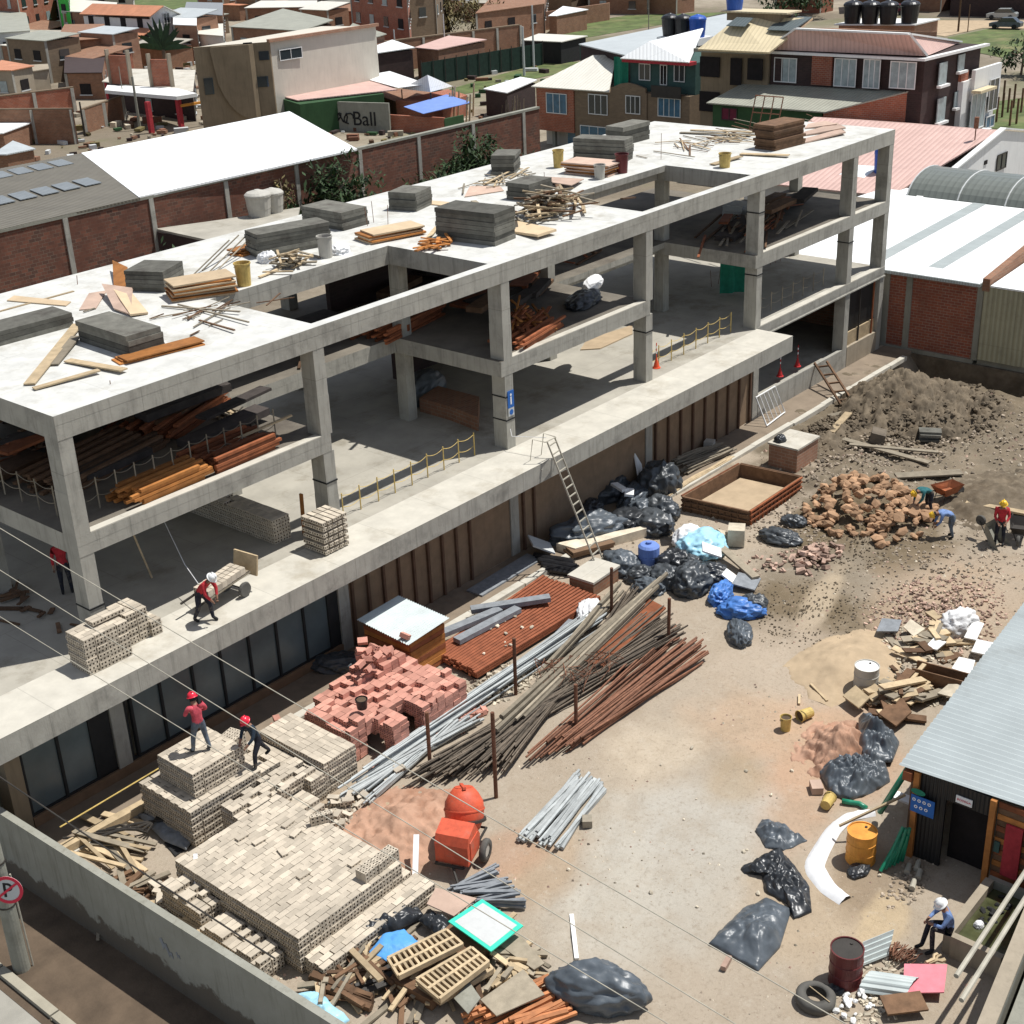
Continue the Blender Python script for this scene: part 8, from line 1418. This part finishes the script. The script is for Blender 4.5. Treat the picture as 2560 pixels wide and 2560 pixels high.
# ladders, wheelbarrows, cones, trolley
def ladder(lab, a0, a1, wid, n, mat, r=.025, nm='ladder', wv=None):
    t = thing(nm, lab, 'ladder', tuple(a0)); a0, a1 = Vector(a0), Vector(a1); d = (a1 - a0).normalized(); s_ = wv.normalized() if wv else Vector((0, 0, 1)).cross(d).normalized()
    for k in (-1, 1): b = MB(); b.beam(a0 + s_ * k * wid / 2, a1 + s_ * k * wid / 2, r * 2, r * 2); b.build('rail', mat, t)
    for k in range(n): f = (k + .5) / n; p = a0.lerp(a1, f); b = MB(); b.beam(p - s_ * wid / 2, p + s_ * wid / 2, r * 1.6, r * 1.6); b.build('rung', mat, t)
    return t
lad = ladder('tall steel ladder from the bag heap up onto the terrace', (17.85,-3.38, GY), (17.05, -1.82, .75), .5, 16, 'pipe', .024, wv=Vector((1, .15, 0)))
b = MB(); p = Vector((17.05, -1.82, .75)); b.tube([p + Vector((-.3, 0, 0)), p + Vector((-.55, .35, .1)), p + Vector((-.45, .6, -.9)), p + Vector((-.5, 0, -.95))], .02, 5); b.tube([p + Vector((.28, 0, 0)), p + Vector((.1, .4, .1)), p + Vector((.15, .6, -.9)), p + Vector((.25, 0, -.95))], .02, 5); b.tube([p + Vector((-.3, 0, 0)), p + Vector((.28, 0, 0))], .02, 5); b.build('hand_loop', 'pipe', lad)
b = MB(); b.tube([(17.32, .3, .95), (16.9, -.2, .55), (17.2, -1.5, .7)], .012, 4); one('tie_rope', b, 'bagwhite', 'white rope from the signed column to the ladder head', 'rope')
b = MB(); b.tube([(4.2, 3.0, 2.6), (4.1, 2.2, 1.6), (3.5, .6, .9), (3.1, -.6, .7)], .012, 4); one('tie_rope', b, 'bagwhite', 'pale rope hanging behind the worker with the trolley', 'rope')
ladder('short wooden ladder leaning on the grey parapet wall', (38.6, -1.75, GY), (38.0, -.06, -3.0), .75, 5, 'woodbrown', .05, wv=Vector((1, .2, 0))) if False else None
wl_ = ladder('short wooden ladder leaning on the grey parapet wall', (37.46,-2.49, -4.15), (39.20,-0.12, -3.1), .62, 5, 'woodbrown', .045)
def cone(lab, X, z, mat='cone', s_=1):
    t = thing('traffic_cone', lab, 'cone', (*X, z)); b = MB(); b.lathe([(.17, 0), (.17, .03), (.13, .04), (.05, .34), (.03, .42)], (*X, z), 14); b.build('cone', mat, t); b = MB(); b.cyl((*X, z + .42), (*X, z + 1.05), .02, n=6); b.build('rod', mat, t); b = MB(); b.cyl((*X, z + .6), (*X, z + .7), .026, n=6); b.cyl((*X, z + .82), (*X, z + .92), .026, n=6); b.build('band', 'whiteplain', t)
cone('orange cone with rod on the terrace beside the fourth column', (26.91,0.68), 0); cone('left red cone with striped rod on the lower floor edge', (36.61,0.54), -3.17, 'conered'); cone('right red cone with striped rod on the lower floor edge', (38.25,0.57), -3.17, 'conered')
def barrow(lab, X, rz, tub='woodgrey', tilt=0, load=None):
    t = thing('wheelbarrow', lab, 'wheelbarrow', (*X, GY)); T = MX((*X, GY + .02), rz, 0, tilt)
    b = MB(); b.prism([(-.3, -.3), (.42, -.22), (.42, .22), (-.3, .3)], .3, .34, X=T); a = [(-.3, -.3, .34), (.42, -.22, .34), (.42, .22, .34), (-.3, .3, .34), (-.48, -.38, .62), (.62, -.32, .6), (.62, .32, .6), (-.48, .38, .62)]; b.add(a, [(0, 1, 5, 4), (1, 2, 6, 5), (2, 3, 7, 6), (3, 0, 4, 7)], T); b.add([(p[0] * .97, p[1] * .97, p[2] + .002) for p in a], [(4, 5, 1, 0), (5, 6, 2, 1), (6, 7, 3, 2), (7, 4, 0, 3)], T); b.build('tray', tub, t)
    b = MB()
    for s_ in (-1, 1): b.tube([T @ Vector(p) for p in ((.75, s_ * .08, .2), (.2, s_ * .2, .28), (-.95, s_ * .28, .5))], .02, 6); b.tube([T @ Vector(p) for p in ((-.25, s_ * .22, .36), (-.35, s_ * .24, 0))], .018, 6)
    b.build('frame', 'iron', t); c_ = T @ Vector((.75, 0, .2)); ax = T.to_3x3() @ Vector((0, 1, 0)); b = MB(); b.lathe([(.08, -.05), (.18, -.05), (.2, 0), (.18, .05), (.08, .05)], (0, 0, 0), 18, X=Matrix.Translation(c_) @ ax.to_track_quat('Z', 'Y').to_matrix().to_4x4()); b.build('wheel', 'rubber', t)
    return t
barrow('upended grey wheelbarrow held by the red jacketed worker', (27.82,-13.03), R(80), 'greywall', R(-55)); barrow('rusty wheelbarrow behind the two bending workers', (30.31,-10.39), R(-20), 'redwood'); barrow('dark wheelbarrow at the right edge of the yard', (28.77,-13.85), R(200), 'iron')
# brick trolley on the terrace
tr = thing('brick_trolley', 'two wheeled trolley loaded with hollow bricks on the terrace', 'trolley', (3.6, -.9, 0)); P0, P1 = Vector((2.95, -.75, .5)), Vector((4.6, -.55, .62)); d = (P1 - P0).normalized(); s_ = Vector((-d.y, d.x, 0)); b = MB(); b.beam(P0, P1, .62, .05); b.build('bed', 'woodgrey', tr)
b = MB(); b.beam(P0 - d * .5 + s_ * .28, P1 + s_ * .28, .05, .05); b.beam(P0 - d * .5 - s_ * .28, P1 - s_ * .28, .05, .05); b.build('frame', 'iron', tr)
b = MB(); q = P1 + d * .08; b.add([q - s_ * .45 + Vector((0, 0, -.15)), q + s_ * .45 + Vector((0, 0, -.15)), q + s_ * .45 + Vector((.1, 0, .45)), q - s_ * .45 + Vector((.1, 0, .45))] + [q - s_ * .45 + Vector((.05, 0, -.15)), q + s_ * .45 + Vector((.05, 0, -.15)), q + s_ * .45 + Vector((.15, 0, .45)), q - s_ * .45 + Vector((.15, 0, .45))], [(0, 1, 2, 3), (7, 6, 5, 4), (0, 4, 5, 1), (1, 5, 6, 2), (2, 6, 7, 3), (3, 7, 4, 0)]); b.build('headboard', 'wood', tr)
for k in (-1, 1):
    c_ = P1 - d * .35 + s_ * k * .36; c_.z = .23; b = MB(); b.lathe([(.1, -.05), (.2, -.055), (.23, 0), (.2, .055), (.1, .05)], (0, 0, 0), 20, X=Matrix.Translation(c_) @ s_.to_track_quat('Z', 'Y').to_matrix().to_4x4()); w_ = b.build('wheel', 'rubber', tr); b = MB(); b.lathe([(.1, -.03), (.1, .03)], (0, 0, 0), 12, X=Matrix.Translation(c_) @ s_.to_track_quat('Z', 'Y').to_matrix().to_4x4()); b.build('rim', 'bucket', w_)
for k in range(5):
    c_ = P0 + d * (.05 if k % 2 else .12) ; b = MB(); b.cyl(P1 - d * .35 - s_ * .36 + Vector((0, 0, -.35)), P1 - d * .35 + s_ * .36 + Vector((0, 0, -.35)), .02, n=6) if k == 0 else None
    if k == 0: b.build('axle', 'iron', tr)
TB = Rep(one('trolley_brick', brickmesh(.2, .13, .24, 2, 2), None, 'upright hollow brick carried on the terrace trolley', 'brick', 'bricks on the terrace trolley'))
for i in range(8):
    for j in range(3): p = P0 + d * (.12 + i * .185) + s_ * (j - 1) * .2; TB.put(MX((p.x, p.y, p.z + .03 + .1), math.atan2(d.y, d.x), 0, R(90) * 0, (.9, 1.3, .8)))
# things inside the hall on the terrace level
blob('covered_heap', 'grey plastic covered heap inside the shaded hall', (19.21,6.25, 0), (1.5, .8, .8), 'baglightblue', 81, 'heap', .15, .35, .3, fr=1).data.materials[0] = M['baggrey']; stackc(12, 12.5, 1.6, 4.2, 0, .5) if False else None
b = MB(); b.prism([(17.88,5.18), (17.85,3.63), (17.61,2.00), (19.26,3.39), (19.27,5.52)], 0, .55); one('brick_stack', b, 'brickbrown', 'low brown brick stack inside the shaded hall behind the signed column', 'bricks'); mound('sand_heap', 'x', (0, 0), (.1, .1), .1, 'tansand') if False else None
b = MB(); b.prism([(26.98,4.58), (27.56,3.98), (28.55,4.00), (29.96,4.04), (30.97,4.77), (29.81,4.92), (28.19,5.17)], .002, .05); one('sand_spill', b, 'tansand', 'thin tan sand spill on the sunlit terrace floor', 'sand')
blob('dark_bag', 'white sacks beside the reddish planks in the open middle floor', (25.78,2.96, ZM), (.9, .35, .35), 'bagwhite', 84, 'sack', .12, .35, .3); blob('dark_bag', 'dark tarpaulin heap on the middle floor right of the orange tubes', (23.79,1.92, ZM), (1.3, .6, .35), 'bagblack', 85, 'tarpaulin', .2, .3, .3); panelstack('white insulation bundles on the far middle floor', (39.12,4.57), 1.2, 1.0, .7, 2, .1, ZM, 'pale')
panelstack('dark boards stored on the middle floor left of the second column', (6.6, 7.2), 3.2, 1.4, .7, 5, .2, ZM, 'foamdark'); panelstack('dark board stack deep in the middle floor', (13.5, 7.4), 5.5, 1.6, .8, 5, .0, ZM, 'foamdark')
# ================================================================ people
def person(lab, loc, rz, J, cols, helm, hold=None, scale=1.0, hair='blackmat'):
    """J: joint positions in local metres (x forward, y left, z up). one skinned body mesh, materials by nearest bone"""
    names = ['pelvis', 'waist', 'chest', 'neck', 'head', 'l_sh', 'l_el', 'l_wr', 'l_ha', 'r_sh', 'r_el', 'r_wr', 'r_ha', 'l_hip', 'l_kn', 'l_an', 'l_toe', 'r_hip', 'r_kn', 'r_an', 'r_toe']
    rad = {'pelvis': (.15, .12), 'waist': (.14, .11), 'chest': (.17, .12), 'neck': (.06, .06), 'head': (.088, .1), 'l_sh': (.075, .075), 'l_el': (.052, .052), 'l_wr': (.036, .036), 'l_ha': (.032, .02), 'l_hip': (.105, .105), 'l_kn': (.07, .07), 'l_an': (.052, .052), 'l_toe': (.045, .04)}
    E_ = [('pelvis', 'waist'), ('waist', 'chest'), ('chest', 'neck'), ('neck', 'head'), ('chest', 'l_sh'), ('l_sh', 'l_el'), ('l_el', 'l_wr'), ('l_wr', 'l_ha'), ('chest', 'r_sh'), ('r_sh', 'r_el'), ('r_el', 'r_wr'), ('r_wr', 'r_ha'), ('pelvis', 'l_hip'), ('l_hip', 'l_kn'), ('l_kn', 'l_an'), ('l_an', 'l_toe'), ('pelvis', 'r_hip'), ('r_hip', 'r_kn'), ('r_kn', 'r_an'), ('r_an', 'r_toe')]
    for s_ in 'lr':
        J[s_ + '_ha'] = J[s_ + '_wr'] + (J[s_ + '_wr'] - J[s_ + '_el']).normalized() * .08
        if s_ + '_toe' not in J: J[s_ + '_toe'] = J[s_ + '_an'] + Vector((.17, 0, -.05))
    me = bpy.data.meshes.new('body'); me.from_pydata([tuple(J[n] * scale) for n in names], [(names.index(a), names.index(b)) for a, b in E_], []); o = bpy.data.objects.new('person', me); COL.objects.link(o)
    md = o.modifiers.new('s', 'SKIN'); md.use_smooth_shade = True; sv = me.skin_vertices[0].data
    for i, n in enumerate(names): r = rad.get(n) or rad['l_' + n[2:]]; sv[i].radius = (r[0] * scale, r[1] * scale); sv[i].use_root = (n == 'pelvis')
    md2 = o.modifiers.new('u', 'SUBSURF'); md2.levels = 2; md2.render_levels = 2
    bpy.context.view_layer.update(); m2 = bpy.data.meshes.new_from_object(o.evaluated_get(bpy.context.evaluated_depsgraph_get())); bpy.data.objects.remove(o)
    b = MB(); b.v = [v.co.copy() for v in m2.vertices]; b.f = [tuple(p.vertices) for p in m2.polygons]; b.ms = ['skin', cols[0], cols[1], 'blackmat']; b.sm = [True] * len(b.f)
    segs = [(J[a] * scale, J[c] * scale, a, c) for a, c in E_]
    def near(p):
        best = None
        for a, c, na, nc in segs:
            ab = c - a; t = max(0, min(1, (p - a).dot(ab) / max(1e-6, ab.dot(ab)))); d = (p - a - ab * t).length
            if best is None or d < best[0]: best = (d, na, nc, t)
        return best
    for p in m2.polygons:
        d, na, nc, t = near(p.center); k = 1
        if nc in ('head',) or (nc == 'neck' and t > .75) or nc.endswith('_ha'): k = 0
        elif nc.endswith('_wr') and t > (.75 if cols[2] else .25): k = 0
        elif nc.endswith('_toe') or (nc.endswith('_an') and t > .92): k = 3
        elif nc.endswith('_kn') or nc.endswith('_an') or nc.endswith('_hip') or (nc == 'waist' and t < .35): k = 2
        b.mi.append(k)
    # fingers: five short tapered chains per hand, thumb off the side
    b.m = 0; b.smooth = True
    for s_ in 'lr':
        h = J[s_ + '_ha'] * scale; d = (J[s_ + '_ha'] - J[s_ + '_wr']).normalized(); up = Vector((0, 0, 1)) if abs(d.z) < .9 else Vector((1, 0, 0)); sd_ = d.cross(up).normalized(); cu = sd_.cross(d).normalized() * -1
        for k, L in enumerate((.068, .08, .084, .078, .062)):
            if k == 0: r0 = h - d * .035 + sd_ * .03 * (1 if s_ == 'l' else -1); P_ = [r0, r0 + (sd_ * (1 if s_ == 'l' else -1) + d).normalized() * .04, r0 + (sd_ * .5 * (1 if s_ == 'l' else -1) + d).normalized() * .07 + cu * .02]
            else: r0 = h + d * .01 + sd_ * (.016 * (k - 2.5)) * (-1 if s_ == 'l' else 1); P_ = [r0, r0 + d * L * .5, r0 + d * L * .8 + cu * L * .35]
            b.tube(P_, [.011, .0095, .007], 6)
    # nose, ears
    hd = J['head'] * scale; nk = J['neck'] * scale; hu = (hd - nk).normalized(); fw_ = J.get('face', Vector((1, 0, 0))); fw_ = (fw_ - hu * fw_.dot(hu)).normalized(); sd_ = hu.cross(fw_)
    b.cyl(hd + fw_ * .085 + hu * .01, hd + fw_ * .115 - hu * .015, .012, .015, 6)
    for k in (-1, 1): b.box(tuple(hd + sd_ * k * .088 - fw_ * .005), (.03, .02, .045))
    o = b.build('person', None); tag(o, lab, 'person'); T = MX(loc, rz); o.matrix_world = T
    f = MB(); f.mat('ink')
    for k in (-1, 1): f.cyl(hd + fw_ * .083 + sd_ * k * .032 + hu * .02, hd + fw_ * .094 + sd_ * k * .032 + hu * .02, .009, n=6)
    f.beam(hd + fw_ * .09 - sd_ * .022 - hu * .04, hd + fw_ * .09 + sd_ * .022 - hu * .04, .008, .007); q = f.build('face_features', None); q.parent = o
    hb = MB(); Xh = Matrix.Translation(hd - fw_ * .012 + hu * .005) @ Matrix(((fw_.x, sd_.x, hu.x, 0), (fw_.y, sd_.y, hu.y, 0), (fw_.z, sd_.z, hu.z, 0), (0, 0, 0, 1)))
    hb.lathe([(.098, -.02), (.1, .03), (.09, .07)], (0, 0, 0), 16, X=Xh, capb=False); hb.lathe([(.098, -.06), (.098, -.02)], (0, 0, 0), 16, X=Xh @ Matrix.Translation((-.014, 0, 0)) @ Matrix.Diagonal((.9, .95, 1, 1)), capb=False, capt=False); q = hb.build('hair', hair, None, True); q.parent = o
    hm = MB(); hm.lathe([(.128 if helm[1] < 1 else .128, .035), (.122, .06), (.118, .1), (.095, .145), (.055, .172), (.0, .18)], (0, 0, 0), 24, X=Xh, capt=False)
    hm.lathe([(.12, .036), (helm[1], .03), (helm[1], .042), (.12, .052)], (0, 0, 0), 24, X=Xh, capb=False, capt=False)
    hm.prism([(.1, -.07), (.17, -.045), (.185, 0), (.17, .045), (.1, .07)], .034, .048, X=Xh); hm.box((0, 0, .172), (.2, .03, .025), X=Xh)
    q = hm.build('helmet', helm[0], None, True); q.parent = o
    return o
V = Vector
def base(**k):
    J = dict(pelvis=V((0, 0, .92)), waist=V((0, 0, 1.06)), chest=V((.01, 0, 1.32)), neck=V((.01, 0, 1.5)), head=V((.03, 0, 1.62)), l_sh=V((.0, .19, 1.42)), l_el=V((-.02, .25, 1.14)), l_wr=V((.08, .25, .9)), r_sh=V((.0, -.19, 1.42)), r_el=V((-.02, -.25, 1.14)), r_wr=V((.08, -.25, .9)), l_hip=V((0, .1, .86)), l_kn=V((.02, .12, .47)), l_an=V((-.01, .13, .09)), r_hip=V((0, -.1, .86)), r_kn=V((.02, -.12, .47)), r_an=V((-.01, -.13, .09)))
    J.update(k); return J
ST = dict
# worker pulling the trolley on the terrace, bent, facing the camera side
person('person in red jacket and white helmet bending over the brick trolley on the terrace', (2.68, -1.12, .0), R(-75), base(waist=V((.08, 0, 1.02)), chest=V((.27, 0, 1.2)), neck=V((.38, 0, 1.32)), head=V((.46, 0, 1.4)), l_sh=V((.3, .18, 1.26)), l_el=V((.38, .24, 1.0)), l_wr=V((.45, .14, .78)), r_sh=V((.3, -.18, 1.26)), r_el=V((.38, -.24, 1.0)), r_wr=V((.47, -.12, .78)), l_kn=V((.18, .14, .5)), l_an=V((.2, .16, .09)), r_kn=V((0, -.14, .48)), r_an=V((-.2, -.15, .1)), face=V((.9, 0, -.5))), ('shirtred', 'trouser', True), ('helmwhite', .15))
person('person in pink red shirt and red helmet standing on the tallest brick stack', (0.62,-3.17, -2.3), R(75), base(l_el=V((.08, .29, 1.2)), l_wr=V((.26, .16, 1.12)), r_el=V((.06, -.3, 1.2)), r_wr=V((.24, -.18, 1.1)), l_kn=V((.05, .17, .47)), l_an=V((.06, .22, .09)), r_kn=V((.0, -.15, .47)), r_an=V((-.06, -.2, .09)), chest=V((.04, 0, 1.31)), neck=V((.08, 0, 1.48)), head=V((.12, 0, 1.59))), ('shirtpink', 'jean', True), ('helmred', .15))
person('person in navy shirt and red helmet striding across the lower bricks', (1.86,-3.89, -3.1), R(180), base(waist=V((.06, 0, 1.02)), chest=V((.16, 0, 1.25)), neck=V((.22, 0, 1.4)), head=V((.28, 0, 1.5)), l_sh=V((.18, .19, 1.32)), l_el=V((.3, .24, 1.08)), l_wr=V((.46, .18, .92)), r_sh=V((.16, -.19, 1.32)), r_el=V((.25, -.26, 1.08)), r_wr=V((.42, -.16, .9)), l_hip=V((.0, .1, .85)), l_kn=V((.22, .12, .5)), l_an=V((.26, .13, .09)), r_kn=V((-.22, -.14, .5)), r_an=V((-.5, -.18, .12))), ('shirtdark', 'trouser', True), ('helmred', .15))
bend = lambda: base(pelvis=V((0, 0, .9)), waist=V((.14, 0, .98)), chest=V((.4, 0, 1.0)), neck=V((.56, 0, .98)), head=V((.67, 0, .95)), l_sh=V((.42, .19, 1.02)), l_el=V((.5, .22, .74)), l_wr=V((.62, .12, .52)), r_sh=V((.42, -.19, 1.02)), r_el=V((.5, -.22, .74)), r_wr=V((.62, -.12, .52)), l_hip=V((0, .1, .84)), l_kn=V((.08, .14, .47)), l_an=V((-.02, .16, .09)), r_hip=V((0, -.1, .84)), r_kn=V((.04, -.14, .47)), r_an=V((-.1, -.17, .09)), face=V((.4, 0, -1)))
person('person in dark clothes and yellow helmet bending over the quarry stones', (28.68,-10.46, GY + .1), R(150), bend(), ('shirtteal', 'trouser', True), ('helmyellow', .15))
person('person in blue shirt and yellow helmet bending beside the quarry stones', (27.39,-11.92, GY), R(130), bend(), ('shirtblue', 'jean', True), ('helmyellow', .14))
person('person in red jacket and yellow helmet standing behind the upended wheelbarrow', (27.82,-13.52, GY), R(-155), base(head=V((.08, 0, 1.6)), neck=V((.04, 0, 1.49)), l_el=V((.08, .24, 1.14)), l_wr=V((.28, .14, 1.0)), r_el=V((.08, -.24, 1.14)), r_wr=V((.3, -.14, 1.0)), face=V((.9, 0, -.3))), ('shirtred', 'trouser', True), ('helmyellow', .15))
person('person in blue shirt and white hard hat sitting on the corner of the basin', (7.55, -20.75, -3.62 - .16), R(135), dict(pelvis=V((0, 0, .26)), waist=V((.03, 0, .4)), chest=V((.12, 0, .64)), neck=V((.2, 0, .8)), head=V((.27, 0, .9)), l_sh=V((.12, .19, .72)), l_el=V((.3, .25, .48)), l_wr=V((.5, .12, .5)), r_sh=V((.12, -.19, .72)), r_el=V((.3, -.25, .48)), r_wr=V((.48, -.12, .44)), l_hip=V((.06, .1, .24)), l_kn=V((.46, .12, .36)), l_an=V((.42, .13, -.3)), r_hip=V((.06, -.1, .24)), r_kn=V((.44, -.12, .32)), r_an=V((.56, -.13, -.32)), face=V((.9, 0, -.4))), ('shirtblue', 'trouser', True), ('helmwhite', .165))
person('person in red jacket half hidden behind the front left column in the shade', (1.40,3.48, 0), R(-120), base(), ('shirtred', 'trouser', True), ('helmred', .15))
